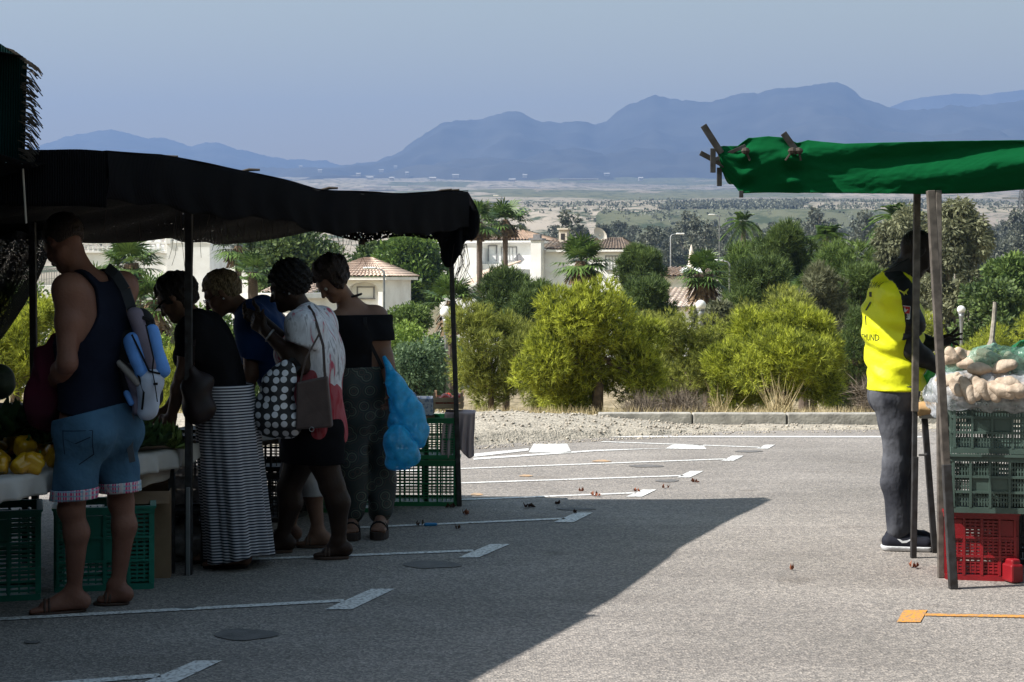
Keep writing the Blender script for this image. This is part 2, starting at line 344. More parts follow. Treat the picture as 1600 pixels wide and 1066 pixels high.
# painted bays
pw = mat('worn white road paint', (.66, .66, .64), .7, (.27, .255, .24), 60, ramp=(.36, .52), detail=6, coord='Object')
po = mat('orange road paint', (.62, .27, .04), .6, (.30, .20, .12), 75, ramp=(.42, .56), detail=8)
mk = MB()
def paint(m, *pts, z=.004): m.quad(*[G(x, y, z) for x, y in pts])
for bar, ln in [(((225, 1066), (275, 1066), (347, 1032), (305, 1032)), ((60, 1070), (250, 1055))),
                (((508, 952), (550, 952), (617, 920), (580, 920)), ((0, 967), (538, 938))),
                (((716, 871), (748, 871), (797, 850), (766, 850)), ((330, 876), (740, 860))),
                (((865, 816), (896, 816), (926, 801), (899, 801)), ((560, 824), (882, 810))),
                (((978, 776), (1003, 776), (1026, 765), (1004, 765)), ((560, 787), (993, 770))),
                (((1058, 746), (1078, 746), (1099, 736), (1078, 736)), ((560, 760), (1068, 743))),
                (((1127, 720), (1146, 720), (1162, 712), (1144, 712)), ((560, 738), (1136, 717))),
                (((1182, 701), (1200, 701), (1211, 695), (1196, 695)), ((940, 690), (1190, 699)))]:
    paint(mk, *bar)
    (x0, y0), (x1, y1) = ln; t = .0068 * 2600 / 3900; a = G(x0, y0, .004); b = G(x1, y1, .004); d = (b - a).normalized(); s = Vector((-d.y, d.x, 0)) * .032
    mk.quad(a - s, b - s, b + s, a + s)
paint(mk, (826, 707), (893, 707), (886, 693.5), (834, 693.5))
paint(mk, (740, 714), (826, 704), (826, 700.5), (740, 709))
paint(mk, (1040, 701), (1104, 702), (1098, 695), (1050, 695))
paint(mk, (740, 718.5), (930, 705), (1050, 700), (930, 703), (740, 715.5))
paint(mk, (950, 683), (1440, 683.5), (1440, 681.5), (950, 681))
tag(mk.build('bay_markings', pw), kind='structure')
mo = MB(); paint(mo, (1401, 972), (1438, 972), (1449, 953), (1412, 953)); paint(mo, (1445, 962), (1760, 968), (1760, 963.5), (1446, 958.5))
tag(mo.build('orange_marking', po), kind='structure')
ow = MB()
for (x, y, a, b) in ((745, 772, 9, 2), (822, 743, 10, 1.6), (940, 720, 14, 1.6)): ow.quad(*[G(x + a * math.cos(t) * (1 + .3 * math.sin(3 * t)), y + b * math.sin(t), .0045) for t in np.linspace(0, 2 * math.pi, 12, endpoint=False)])
tag(ow.build('faded_orange_marking', mat('faded orange spray paint', (.45, .27, .13), .8, (.3, .25, .2), 30)), kind='structure')
# tar patches
pm = mat('dark tar patch', (.15, .143, .138), .8, (.11, .106, .102), 14, bump=.004, bscale=90)
pt = MB()
for (x, y, a, b) in ((385, 991, 46, 9), (675, 882, 42, 6), (1042, 751, 20, 2), (1010, 728, 26, 2), (50, 1003, 13, 2.2), (290, 949, 16, 2), (900, 795, 30, 2), (1170, 705, 22, 1.5)):
    r = random.random() * 6; pt.quad(*[G(x + a * math.cos(t) * (1 + .12 * math.sin(2 * t + r)), y + b * math.sin(t) * (1 + .15 * math.sin(3 * t + r)), .0035 + .0003 * (x % 3)) for t in np.linspace(0, 2 * math.pi, 20, endpoint=False)])
tag(pt.build('tar_patches', pm), kind='structure')

# gravel verge that swells to a low heap on the left
gv = mat('pale gravel', (.40, .36, .295), .95, (.22, .20, .165), 14, bump=.02, bscale=45, detail=9, ramp=(.3, .62))
xs = np.linspace(-14, 14, 560); nn = np.linspace(0, 1, 46)
def verge_front(x):
    px = CX + x * F_ / 16.
    y = np.interp(px, [-600, 560, 700, 760, 860, 960, 1020, 1080, 1200, 1450, 1700], [702, 702, 701, 697, 690, 684, 682, 677, 673.5, 671, 671]); return 3900 / (y - HY)
XV, NV = np.meshgrid(xs, nn, indexing='ij'); f0 = verge_front(XV) + .10 * fbm(XV * 2.2, XV * 0 + 3.3, 4, 5); YV = f0 + (17.25 - f0) * NV
hump = np.interp(CX + XV * F_ / 16.3, [-900, 700, 800, 900, 1000, 1050, 1100, 1900], [.16, .17, .18, .14, .08, .03, .012, .01])
ZV = -.02 + (.02 + hump * np.sin(np.clip(NV, 0, 1) * math.pi * .8) ** .6) * np.clip(NV * 9, 0, 1) + .035 * fbm(XV * 5, YV * 5, 4, 8) * np.clip(NV * 6, 0, 1) + np.clip(NV * 9, 0, 1) * .012
tag(link('gravel_verge', grid_mesh('gravel', XV[:, ::-1], YV[:, ::-1], ZV[:, ::-1]), gv, smooth=True), kind='structure')
# loose stones
V = []; Fc = []
for i in range(2600):
    px = random.uniform(560, 1120) if i % 5 else random.uniform(1000, 1500); x = (px - 800) * 16.4 / F_; f = float(verge_front(np.array([x]))[0]); u = random.random() ** 2.2; y = f - .25 + u * (17.3 - f + .2)
    ii = min(int((x + 14) / 28 * 559), 558); jj = int(np.clip((y - f) / (17.25 - f), 0, .99) * 45); z = float(ZV[ii, jj]) if y > f else .0
    r = random.choice([.004, .005, .007, .011]) * (1 + random.random()) * (.7 if y < f else 1); k = len(V)
    for d in ((1, 0, 0), (0, 1, 0), (-1, 0, 0), (0, -1, 0), (0, 0, 1), (0, 0, -1)): V.append((x + d[0] * r * random.uniform(.7, 1.3), y + d[1] * r * random.uniform(.7, 1.3), z + r * .3 + d[2] * r * random.uniform(.5, .9)))
    for a, b, c in ((0, 1, 4), (1, 2, 4), (2, 3, 4), (3, 0, 4), (1, 0, 5), (2, 1, 5), (3, 2, 5), (0, 3, 5)): Fc.append((k + a, k + b, k + c))
tag(link('gravel', np_mesh('gravel_stones', V, Fc), mat('gravel stone', (.5, .45, .37), .95, (.16, .14, .12), 25)), kind='stuff')
# kerb of separate concrete stones
km = mat('weathered kerb concrete', (.40, .38, .34), .9, (.22, .21, .19), 7, bump=.006, bscale=40, detail=7)
kb = MB(); x = (935 - 800) * 17.2 / F_
while x < 14:
    L_ = .98; kb.box((x + L_ / 2, 17.34 + random.uniform(-.008, .008), .035 + random.uniform(-.004, .004)), (L_ - .014, .16, .19), rz=random.uniform(-.004, .004)); x += L_
tag(kb.build('kerb', km, bevel=.012), kind='structure')

# mountains
def range_mesh(name, prof, Zr, Z0, col, rough_amp, seed, zfront=None):
    px = np.linspace(prof[0][0], prof[-1][0], 560); yr = np.interp(px, [p[0] for p in prof], [p[1] for p in prof])
    s = np.concatenate([np.linspace(0, 1, 120), np.linspace(1.02, 1.25, 8)]); PX, SS = np.meshgrid(px, s, indexing='ij')
    T = (PX - CX) / F_; hr = (EYE + (HY - yr) * Zr / F_)[:, None]; base = EYE + (HY - 284) * Z0 / F_ - 30
    Zd = Z0 + (Zr - Z0) * SS; x = T * Zd
    rg = 1 - np.abs(fbm(x / 700, Zd / 1100, 5, seed)) * 4
    up = np.clip(SS, 0, 1); sh = up ** 1.5
    h = base + (hr - base) * sh + (rg - .5) * rough_amp * up * (1 - up) * 4 + fbm(x / 160, Zd / 200, 4, seed + 3) * rough_amp * .35 * up + fbm(PX / 7, PX * 0 + 1, 4, seed + 7) * rough_amp * .12 * (up > .97)
    h = np.where(SS > 1, h - (SS - 1) * 2500, h)
    o = link(name, grid_mesh(name, x, Zd, h), mat(name + ' rock and scrub', col, .95, [c * .55 for c in col], .004, detail=9, ramp=(.4, .6)), smooth=True); return tag(o, kind='structure')
range_mesh('main_mountain_range', [(-900, 262), (100, 268), (420, 266), (540, 262), (580, 257), (600, 248), (622, 238), (645, 220), (665, 207), (690, 191), (718, 188), (742, 188), (770, 182), (792, 177), (815, 178), (835, 186), (875, 190), (905, 186), (930, 193), (950, 190), (962, 180), (985, 166), (1005, 160), (1022, 153), (1045, 158), (1100, 158), (1125, 154), (1160, 148), (1185, 149), (1215, 138), (1250, 135), (1285, 131), (1303, 128), (1322, 132), (1345, 148), (1368, 160), (1392, 169), (1420, 173), (1450, 172), (1480, 168), (1510, 167), (1600, 160), (1800, 175), (2400, 220)],
           6800, 4300, (.05, .05, .045), 120, 31)
range_mesh('left_mountain_range', [(-900, 225), (-300, 215), (0, 232), (60, 229), (85, 220), (100, 213), (122, 208), (150, 205), (175, 204), (200, 208), (220, 212), (245, 215), (275, 222), (300, 227), (318, 222), (335, 223), (370, 234), (400, 241), (450, 246), (500, 252), (545, 262), (640, 270), (900, 275)],
           8600, 6200, (.05, .05, .045), 110, 47)
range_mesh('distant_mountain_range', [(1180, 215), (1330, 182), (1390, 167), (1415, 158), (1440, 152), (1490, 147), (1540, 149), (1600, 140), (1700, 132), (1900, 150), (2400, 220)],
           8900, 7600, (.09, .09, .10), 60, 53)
# air
hz = MB(); hz.box((0, 4930, 500), (15400, 9980, 1130)); ho = hz.build('haze', None); tag(ho, kind='stuff')
hm = bpy.data.materials.new('haze'); hm.use_nodes = True; hn = hm.node_tree
for q in list(hn.nodes):
    if q.type == 'BSDF_PRINCIPLED': hn.nodes.remove(q)
pv = hn.nodes.new('ShaderNodeVolumePrincipled'); pv.inputs['Color'].default_value = (.26, .41, .76, 1); pv.inputs['Density'].default_value = .00020; pv.inputs['Anisotropy'].default_value = .1
hn.links.new(pv.outputs[0], hn.nodes['Material Output'].inputs['Volume']); ho.data.materials.append(hm)
# ================================================================ PLANTS
def rand_dirs(n, rng, up=0.):
    d = rng.normal(size=(n, 3)); d /= np.linalg.norm(d, axis=1)[:, None]
    if up: d[:, 2] += up; d /= np.linalg.norm(d, axis=1)[:, None]
    return d
def tufts(P, D, nper, L, wd, spread, rng):
    """at every point P a brush of thin needles around direction D"""
    n = len(P); Pn = np.repeat(P, nper, 0); Dn = np.repeat(D, nper, 0) + rng.normal(size=(n * nper, 3)) * spread; Dn /= np.linalg.norm(Dn, axis=1)[:, None]
    s = np.cross(Dn, rng.normal(size=Dn.shape)); s /= np.linalg.norm(s, axis=1)[:, None] + 1e-9; l = L * rng.uniform(.6, 1.25, (len(Pn), 1)); w_ = wd * rng.uniform(.7, 1.3, (len(Pn), 1))
    Pn = Pn + Dn * l * .05
    V = np.stack([Pn - s * w_, Pn + s * w_, Pn + Dn * l], 1).reshape(-1, 3); return V, np.arange(len(V)).reshape(-1, 3)
def leaves(P, D, L, wd, rng, spread=.7):
    n = len(P); D = D + rng.normal(size=(n, 3)) * spread; D /= np.linalg.norm(D, axis=1)[:, None]
    s = np.cross(D, rng.normal(size=D.shape)); s /= np.linalg.norm(s, axis=1)[:, None] + 1e-9; l = L * rng.uniform(.6, 1.3, (n, 1)); w_ = wd * rng.uniform(.6, 1.3, (n, 1))
    V = np.stack([P, P + D * l * .5 + s * w_, P + D * l, P + D * l * .5 - s * w_], 1).reshape(-1, 3); return V, np.arange(len(V)).reshape(-1, 4)
def blob_points(blobs, n, rng, inner=.35, flat=1.):
    w_ = np.array([b[3] ** 2 for b in blobs]); k = rng.choice(len(blobs), n, p=w_ / w_.sum()); B = np.array([b[:3] for b in blobs])[k]; r = np.array([b[3] for b in blobs])[k]
    d = rand_dirs(n, rng); u = 1 - inner * rng.random(n) ** 1.6; P = B + d * (r * u)[:, None] * np.array([1, 1, flat]); return P, d
def crown_blobs(rx, ry, z0, z1, nb, rb, rng, shape='dome', lean=0.):
    """many small overlapping leaf masses that fill an uneven crown"""
    out = []; h = z1 - z0
    if shape == 'lobes':
        big = []
        for i in range(12):
            a = rng.uniform(0, 2 * math.pi); t = (i + .5) / 12; q = rng.uniform(.3, .75) * (1.05 - .55 * max(0, t - .45)); R_ = rng.uniform(.30, .44) * min(rx, h * .62); big.append((q * rx * math.cos(a), q * ry * math.sin(a), z0 + h * (.07 + .76 * t), R_))
        while len(out) < nb:
            b = big[int(rng.integers(len(big)))]; d = rand_dirs(1, rng, .25)[0] * b[3] * rng.uniform(.55, 1.05); p = (b[0] + d[0] * 1.25, b[1] + d[1] * 1.1, b[2] + d[2] * .8)
            if abs(p[0]) <= rx * 1.02 and z0 - rb * .8 <= p[2] <= z1: out.append((*p, rb * rng.uniform(.45, 1.05)))
        return out
    while len(out) < nb:
        a = rng.uniform(0, 2 * math.pi); t = rng.random(); 
        if shape == 'dome': rr = math.sqrt(max(0, 1 - (t * 1.0 - .28) ** 2 / .55))
        elif shape == 'cone': rr = (1 - t) ** .7 + .12
        else: rr = math.sqrt(max(0, 1 - (2 * t - 1) ** 2)) * .95 + .1
        q = rng.uniform(.25, 1.) ** .5 * rr * rng.uniform(.82, 1.1)
        out.append((q * rx * math.cos(a) + lean * t, q * ry * math.sin(a), z0 + h * t * .96, rb * rng.uniform(.6, 1.25)))
    return out
bark = mat('grey brown bark', (.15, .11, .08), .9, (.06, .045, .035), 12, bump=.01, bscale=30)
bark2 = mat('pale eucalyptus bark', (.42, .38, .32), .8, (.2, .17, .13), 5)
palmbark = mat('palm bark', (.13, .10, .08), .95, (.08, .06, .045), 9, aniso=(1, 1, 6))
def limbs(blobs, h0, trunk_r, rng, nl=9, base=(0, 0), multi=1):
    m = MB()
    for q in range(multi):
        ox = base[0] + (q - (multi - 1) / 2) * .12; top = Vector((ox * 2, 0, h0)); m.tube([(ox, 0, -.3), (ox * 1.3 + .03, .02, h0 * .5), top], [trunk_r * 1.25, trunk_r, trunk_r * .8], 8)
        for b in [blobs[i] for i in rng.choice(len(blobs), min(nl, len(blobs)), replace=False)]:
            e = Vector(b[:3]); mid = top.lerp(e, .5) + Vector((rng.normal() * .05, rng.normal() * .05, -.06 * (e - top).length)); m.tube([top - Vector((0, 0, .1)), mid, e], [trunk_r * .5, trunk_r * .28, trunk_r * .1], 5, False)
    return m
def tree(name, px, Z, wpx, ytop, ybot, label, lm, kind='pine', nb=46, rb=.2, n=4200, L=.11, wd=.006, group=None, shape='dome', trunk=.06, seed=0, bm=None, depth=1., trunkh=None, nper=8, inner=.5, multi=1, spread=.45, cat='tree', flat=1.):
    """px, wpx, ytop, ybot: where the crown reads from the camera; built at its real distance Z with its real size"""
    rng = np.random.default_rng(seed + int(px)); x = (px - CX) * Z / F_; g = elev1(x, Z); w2 = wpx * Z / F_ / 2; z1 = EYE + (HY - ytop) * Z / F_ - g; z0 = max(EYE + (HY - ybot) * Z / F_ - g, .1)
    rb = rb * w2 * 2; bl = crown_blobs(w2 - rb * .8, (w2 - rb * .8) * depth, z0 + rb * .6, z1 - rb * .8, nb, rb, rng, shape)
    root = empty(name, (x, Z, g), label, cat, group)
    P, D = blob_points(bl, n, rng, inner, flat)
    if kind == 'pine': Dd = D * .75 + np.array([0, 0, .55]); V, Fc = tufts(P, Dd, nper, L, wd, spread, rng)
    else: V, Fc = leaves(P, D + np.array([0, 0, .1 if kind == 'leaf' else -.9]), L, wd, rng)
    me = np_mesh('crown', V, Fc); link('crown', me, lm, root)
    hb = trunkh if trunkh else max(z0 + (z1 - z0) * .25, .3)
    limbs(bl, hb, trunk, rng, 22 if kind == 'pine' else 8, multi=multi).build('trunk', bm or bark, root, smooth=True)
    return root
YG = leafmat('yellow green aleppo pine needles', (.075, .10, .018), (.52, .57, .07), .38, 3.2)  # yellow green tones, darker and brighter by clump
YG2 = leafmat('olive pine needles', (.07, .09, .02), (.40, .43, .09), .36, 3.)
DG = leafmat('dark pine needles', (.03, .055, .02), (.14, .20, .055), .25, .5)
MG = leafmat('mid green leaves', (.045, .085, .025), (.19, .27, .07), .3, .5)
BG = leafmat('glossy broad leaves', (.03, .065, .018), (.17, .26, .055), .25, .6, .4)
GG = leafmat('grey green willow leaves', (.05, .09, .045), (.20, .29, .15), .35, .9)
EU = leafmat('eucalyptus leaves', (.07, .08, .045), (.24, .25, .14), .3, .4)
FE = leafmat('far eucalyptus leaves', (.08, .09, .07), (.22, .23, .17), .2, .12)
PL = leafmat('palm leaflets', (.025, .055, .018), (.14, .22, .055), .2, .8, .45)
DEAD = mat('dead palm fronds', (.22, .15, .09), .95, (.08, .055, .035), 6)
LG = leafmat('bright green leaves', (.08, .14, .02), (.26, .36, .07), .35, 1.)

pg = 'pine trees along the car park kerb'
tree('pine_tree', 765, 29, 165, 452, 668, 'loose olive green pine right of the market stall, paler than its neighbours', YG2, n=4200, nb=60, seed=1, shape='lobes', group=pg, trunk=.05, rb=.15)
tree('pine_tree', 932, 27, 275, 423, 662, 'tallest yellow green pine, its dark trunk showing above the gravel', YG, n=11000, nb=80, rb=.125, wd=.008, inner=.4, seed=2, shape='lobes', group=pg, trunk=.085, trunkh=1.1)
tree('pine_tree', 1085, 31, 190, 468, 662, 'duller olive pine squeezed between the two big bright pines', YG2, n=5200, nb=60, rb=.14, seed=3, shape='lobes', group=pg, trunk=.06)
tree('pine_tree', 1222, 27.5, 280, 462, 668, 'widest bright yellow green pine, just left of the man in yellow', YG, n=11000, nb=80, rb=.125, wd=.008, inner=.4, seed=4, shape='lobes', group=pg, trunk=.07, multi=2)
tree('pine_tree', 1225, 34, 235, 436, 640, 'olive pine rising behind the widest bright pine', YG2, n=5600, nb=60, rb=.14, seed=5, shape='lobes', group=pg)
tree('pine_tree', 1020, 35, 160, 465, 640, 'olive pine half hidden behind the tallest bright pine', YG2, n=4600, nb=50, rb=.15, seed=6, shape='lobes', group=pg)
tree('pine_tree', 20, 24, 170, 440, 650, 'bright pine seen under the canopy at the left edge of the photo', YG, n=4200, nb=60, rb=.14, seed=7, shape='lobes', group=pg, trunk=.07)
tree('pine_tree', 1345, 33, 110, 478, 650, 'dark pine directly behind the man in yellow', DG, n=2600, nb=40, rb=.16, seed=8, group=pg)
tree('pine_tree', 1535, 44, 150, 502, 610, 'low bright green pine behind the potato bags', YG, n=2600, nb=44, rb=.15, seed=9, shape='lobes', group=pg)
tree('pine_tree', 1445, 40, 120, 470, 640, 'bright pine seen between the two poles of the right stall', YG, n=2600, nb=44, rb=.15, seed=10, shape='lobes', group=pg)
tree('pine_tree', 1620, 40, 130, 480, 640, 'bright pine cut by the right edge of the photo', YG, n=1800, nb=40, rb=.15, seed=11, group=pg)
tree('pine_tree', 1142, 32, 150, 490, 662, 'low bright pine filling the gap left of the widest bright pine', YG, n=5000, nb=60, rb=.14, seed=61, group=pg, trunk=.05, shape='lobes')
tree('pine_tree', 838, 33, 150, 478, 664, 'low olive pine between the loose pine and the tallest pine', YG2, n=4600, nb=60, rb=.14, seed=62, group=pg, trunk=.05, shape='lobes')
tree('pine_tree', 1325, 36, 130, 500, 655, 'bright pine at the right foot of the widest bright pine', YG2, n=4200, nb=60, rb=.14, seed=63, group=pg, trunk=.05, shape='lobes')
# shrubs seen past the stall
tree('willow_bush', 655, 40, 120, 523, 640, 'soft grey green bush right below the globe lamp', GG, 'leaf', n=9000, nb=45, rb=.16, L=.11, wd=.022, seed=12, cat='bush')
tree('willow_bush', 625, 50, 150, 498, 600, 'flat bright green bush left of the globe lamp', LG, 'leaf', n=8000, nb=45, rb=.14, L=.12, wd=.03, seed=13, cat='bush')
tree('cypress_hedge', 640, 62, 90, 477, 520, 'dark clipped hedge in front of the villa with the arch', MG, 'leaf', n=5000, nb=36, rb=.2, L=.14, wd=.035, seed=14, shape='round', cat='hedge', depth=.5)
tree('broadleaf_bush', 230, 40, 130, 520, 700, 'bright leafy bush below the palms, seen past the backpack', LG, 'leaf', n=6000, nb=40, rb=.16, L=.12, wd=.03, seed=15, cat='bush')
tree('broadleaf_bush', 445, 46, 190, 575, 680, 'green bush low behind the women, seen under the canopy', MG, 'leaf', n=6000, nb=40, rb=.16, L=.14, wd=.03, seed=16, cat='bush')
tree('broadleaf_bush', 570, 40, 120, 600, 690, 'low green bush behind the blue plastic bag', GG, 'leaf', n=4000, nb=34, rb=.16, L=.12, wd=.025, seed=17, cat='bush')
tree('pine_tree', 118, 33, 110, 470, 640, 'bright pine behind the back of the man in the tank top', YG, n=3600, nb=50, rb=.15, seed=51, group=pg)
tree('broadleaf_bush', 320, 52, 170, 478, 600, 'dull green bushes in front of the big white villa, seen between the bent women', MG, 'leaf', n=8000, nb=50, rb=.14, L=.16, wd=.04, seed=52, cat='bush')
tree('broadleaf_bush', 195, 50, 150, 452, 590, 'green bushes below the large fan palm', EU, 'leaf', n=8000, nb=50, rb=.14, L=.16, wd=.04, seed=53, cat='bush')
tree('broadleaf_bush', 520, 55, 120, 508, 600, 'dark bushes right below the arch villa', MG, 'leaf', n=7000, nb=50, rb=.14, L=.16, wd=.04, seed=54, cat='bush')
tree('pine_tree', 270, 36, 130, 545, 650, 'bright pine low between the backpack and the striped skirt', YG, n=3600, nb=50, rb=.15, seed=55, group=pg)
tree('broadleaf_bush', 30, 60, 160, 440, 590, 'green bushes behind the bright pine at the left edge', MG, 'leaf', n=7000, nb=50, rb=.14, L=.18, wd=.045, seed=56, cat='bush')
tree('pine_tree', 1490, 30, 90, 566, 650, 'small bright pine under the counter of the right stall', YG2, n=2600, nb=40, rb=.16, seed=57, group=pg)
# mid distance
mg = 'dark trees among the villas'
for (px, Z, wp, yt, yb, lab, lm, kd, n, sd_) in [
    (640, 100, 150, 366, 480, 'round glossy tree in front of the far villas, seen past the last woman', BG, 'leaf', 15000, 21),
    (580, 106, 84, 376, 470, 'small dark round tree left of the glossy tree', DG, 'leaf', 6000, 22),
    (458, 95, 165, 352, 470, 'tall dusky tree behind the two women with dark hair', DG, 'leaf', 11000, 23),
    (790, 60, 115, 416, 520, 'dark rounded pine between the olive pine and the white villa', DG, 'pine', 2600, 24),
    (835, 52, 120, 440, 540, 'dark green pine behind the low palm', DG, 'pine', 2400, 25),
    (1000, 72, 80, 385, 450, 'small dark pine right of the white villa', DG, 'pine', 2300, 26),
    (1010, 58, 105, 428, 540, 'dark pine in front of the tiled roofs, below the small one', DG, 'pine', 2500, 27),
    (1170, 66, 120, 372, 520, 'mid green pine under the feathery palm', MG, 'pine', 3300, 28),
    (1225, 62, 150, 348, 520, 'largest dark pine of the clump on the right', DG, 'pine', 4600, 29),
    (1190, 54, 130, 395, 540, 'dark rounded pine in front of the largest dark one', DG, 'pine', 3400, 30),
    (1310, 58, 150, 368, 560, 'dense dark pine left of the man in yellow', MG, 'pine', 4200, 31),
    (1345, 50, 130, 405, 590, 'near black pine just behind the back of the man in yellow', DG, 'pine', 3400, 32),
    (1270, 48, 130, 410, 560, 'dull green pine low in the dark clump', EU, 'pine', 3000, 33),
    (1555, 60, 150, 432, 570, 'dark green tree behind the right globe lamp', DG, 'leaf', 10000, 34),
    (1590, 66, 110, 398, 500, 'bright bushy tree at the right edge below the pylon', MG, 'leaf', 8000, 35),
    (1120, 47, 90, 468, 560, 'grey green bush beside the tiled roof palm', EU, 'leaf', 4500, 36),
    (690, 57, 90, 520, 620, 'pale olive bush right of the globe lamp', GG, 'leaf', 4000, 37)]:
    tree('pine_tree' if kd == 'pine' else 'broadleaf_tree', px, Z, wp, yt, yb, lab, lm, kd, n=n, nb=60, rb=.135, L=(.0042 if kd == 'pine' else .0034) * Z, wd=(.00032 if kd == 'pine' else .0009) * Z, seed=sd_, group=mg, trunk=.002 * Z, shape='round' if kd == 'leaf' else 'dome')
# tall eucalyptus behind the man in yellow
for (px, Z, wp, yt, yb, lab, n, sd_) in [(1495, 72, 130, 300, 560, 'tall loose eucalyptus right of the stall poles, pale trunk showing', 16000, 41), (1415, 80, 130, 318, 520, 'tall grey green eucalyptus behind the head of the man in yellow', 14000, 42)]:
    tree('eucalyptus_tree', px, Z, wp, yt, yb, lab, EU, 'droop', n=n, nb=70, rb=.12, L=.26, wd=.05, seed=sd_, trunk=.2, shape='round', bm=bark2, trunkh=5, group='tall eucalyptus trees')
# bare tree seen under the canopy
def bare_tree(px, Z, h, label, seed, spread=.5, nm='bare_tree', r=.05, col=None):
    rng = np.random.default_rng(seed); x = (px - CX) * Z / F_; g = elev1(x, Z); m = MB()
    def grow(p, d, l, r, k):
        e = p + d * l; m.tube([p, (p + e) / 2 + Vector(rng.normal(size=3)) * l * .06, e], [r, r * .85, r * .65], 5, False)
        if k == 0: return
        for _ in range(3 if k > 1 else 4):
            dd = (d + Vector(rng.normal(size=3)) * spread + Vector((0, 0, .12))).normalized(); grow(p.lerp(e, rng.uniform(.6, 1)), dd, l * rng.uniform(.55, .8), r * .6, k - 1)
    grow(Vector((0, 0, -.3)), Vector((0, 0, 1)), h * .38, r, 5); o = m.build(nm, col or bark, None, (0, 0, 0)); o.location = (x, Z, g); return tag(o, label, 'tree')
bare_tree(520, 66, 4.6, 'bare grey tree left of the round glossy tree, under the canopy', 3)
bare_tree(600, 42, 1.6, 'leafless twiggy shrub near the street lamp by the arch villa', 5, .6)

# palms
def palm(px, Z, ycen, rpx, label, seed, trunk_bot=None, trunk_r=.16, skirt=0, n=34, feather=False, group='fan palms', droop=.5):
    rng = np.random.default_rng(seed); x = (px - CX) * Z / F_; g = elev1(x, Z); hz_ = EYE + (HY - ycen) * Z / F_ - g; rr = rpx * 1.18 * Z / F_
    root = empty('palm_tree', (x, Z, g), label, 'palm tree', group)
    m = MB(); lx = rng.normal() * .1; pts = [(0, 0, -.3)] + [(lx * (t ** 2) + (rng.normal() * .01), 0, hz_ * t) for t in np.linspace(.1, 1, 14)]
    m.tube(pts, [trunk_r * 1.3] + [trunk_r * (1.08 if i % 2 else .95) for i in range(14)], 10); m.build('trunk', palmbark, root, smooth=False)
    c = np.array([lx, 0, hz_]); V = []; Fc = []; VD = []; FD = []
    def add(vv, ff, *p):
        k = len(vv); vv.extend(p); ff.append(tuple(range(k, k + 4)))
    for i in range(n):
        a = rng.uniform(0, 2 * math.pi); el = rng.uniform(-.55, 1.35); d = np.array([math.cos(a) * math.cos(el), math.sin(a) * math.cos(el), math.sin(el)]); pl = rr * rng.uniform(.45, .6)
        tip = c + d * pl - np.array([0, 0, droop * pl * .25]); s = np.cross(d, [0, 0, 1.]); s /= np.linalg.norm(s) + 1e-9; u = np.cross(s, d)
        add(V, Fc, c + s * .02, c - s * .02, tip - s * .012, tip + s * .012)
        if feather:
            for t in np.linspace(.15, 1, 22):
                for sg in (-1, 1):
                    b = c + (tip - c) * t * 1.9 - np.array([0, 0, (t ** 2) * pl * .9]); e = b + s * sg * rr * .28 * (1 - .5 * t) + d * rr * .12 - np.array([0, 0, rr * .12]); mm = (b + e) / 2
                    add(V, Fc, b, mm + d * .035, e, mm - d * .035)
            continue
        nb_ = 15
        for j in range(nb_):
            th = (j / (nb_ - 1) - .5) * 4.2; q = d * math.cos(th) + s * math.sin(th); l = rr * .62 * (.75 + .25 * math.cos(th)) * rng.uniform(.85, 1.1); e = tip + q * l - np.array([0, 0, droop * l * rng.uniform(.25, .6)]); mm = tip + q * l * .55 + u * .01
            ww = np.cross(q, u); ww = ww / (np.linalg.norm(ww) + 1e-9) * rr * .035; add(V, Fc, tip, mm + ww, e, mm - ww)
    link('crown', np_mesh('crown', V, Fc), PL, root)
    if skirt:
        for i in range(160):
            a = rng.uniform(0, 2 * math.pi); t = rng.random(); b = c + np.array([math.cos(a) * trunk_r, math.sin(a) * trunk_r, -skirt * t * .7]); o = np.array([math.cos(a), math.sin(a), 0]); e = b + o * rr * rng.uniform(.15, .42) - np.array([0, 0, rr * rng.uniform(.3, .6)]); s = np.array([-math.sin(a), math.cos(a), 0]) * rr * rng.uniform(.03, .08)
            add(VD, FD, b - s * .3, b + s * .3, e + s, e - s)
        link('dead_frond_skirt', np_mesh('skirt', VD, FD), DEAD, root)
    return root
palm(789, 92, 343, 37, 'tall fan palm with a slim trunk in front of the white villa', 1, trunk_r=.14, skirt=.4)
palm(749, 86, 347, 34, 'tall fan palm whose crown sits right behind the canopy corner', 2, trunk_r=.14, skirt=.4)
palm(900, 62, 408, 42, 'low bushy fan palm in front of the villa with the satellite dish', 3, trunk_r=.2, skirt=.45, n=42)
palm(1103, 56, 428, 38, 'thick fan palm with a shaggy brown skirt beside the tiled roofs', 4, trunk_r=.3, skirt=1.4, n=40)
palm(1163, 96, 346, 31, 'spiky palm standing above the dark pines', 5, trunk_r=.14, feather=True, group='feather palms')
palm(1398, 84, 338, 42, 'palm crown right under the green canopy, by the stall pole', 6, trunk_r=.22, feather=True, group='feather palms')
palm(705, 52, 470, 42, 'fan palm directly behind the globe lamp', 7, trunk_r=.14, skirt=.9)
palm(213, 58, 412, 48, 'large fan palm in front of the balustraded villa', 8, trunk_r=.24, skirt=1.1, n=40)
palm(245, 45, 468, 44, 'lower fan palm with sunlit fronds, right of the backpack strap', 9, trunk_r=.22, skirt=1.5, n=36)
palm(375, 88, 384, 38, 'slim fan palm beside the white gable, seen between the two bending women', 10, trunk_r=.17, skirt=.5)
palm(395, 70, 425, 34, 'low fan palm above the woman with short blond hair', 11, trunk_r=.2)
palm(1290, 76, 372, 46, 'dark spreading palm among the pines on the right', 12, trunk_r=.14, feather=True, group='feather palms')
palm(1255, 52, 455, 30, 'small fan palm deep in the dark pine clump', 13, trunk_r=.16)
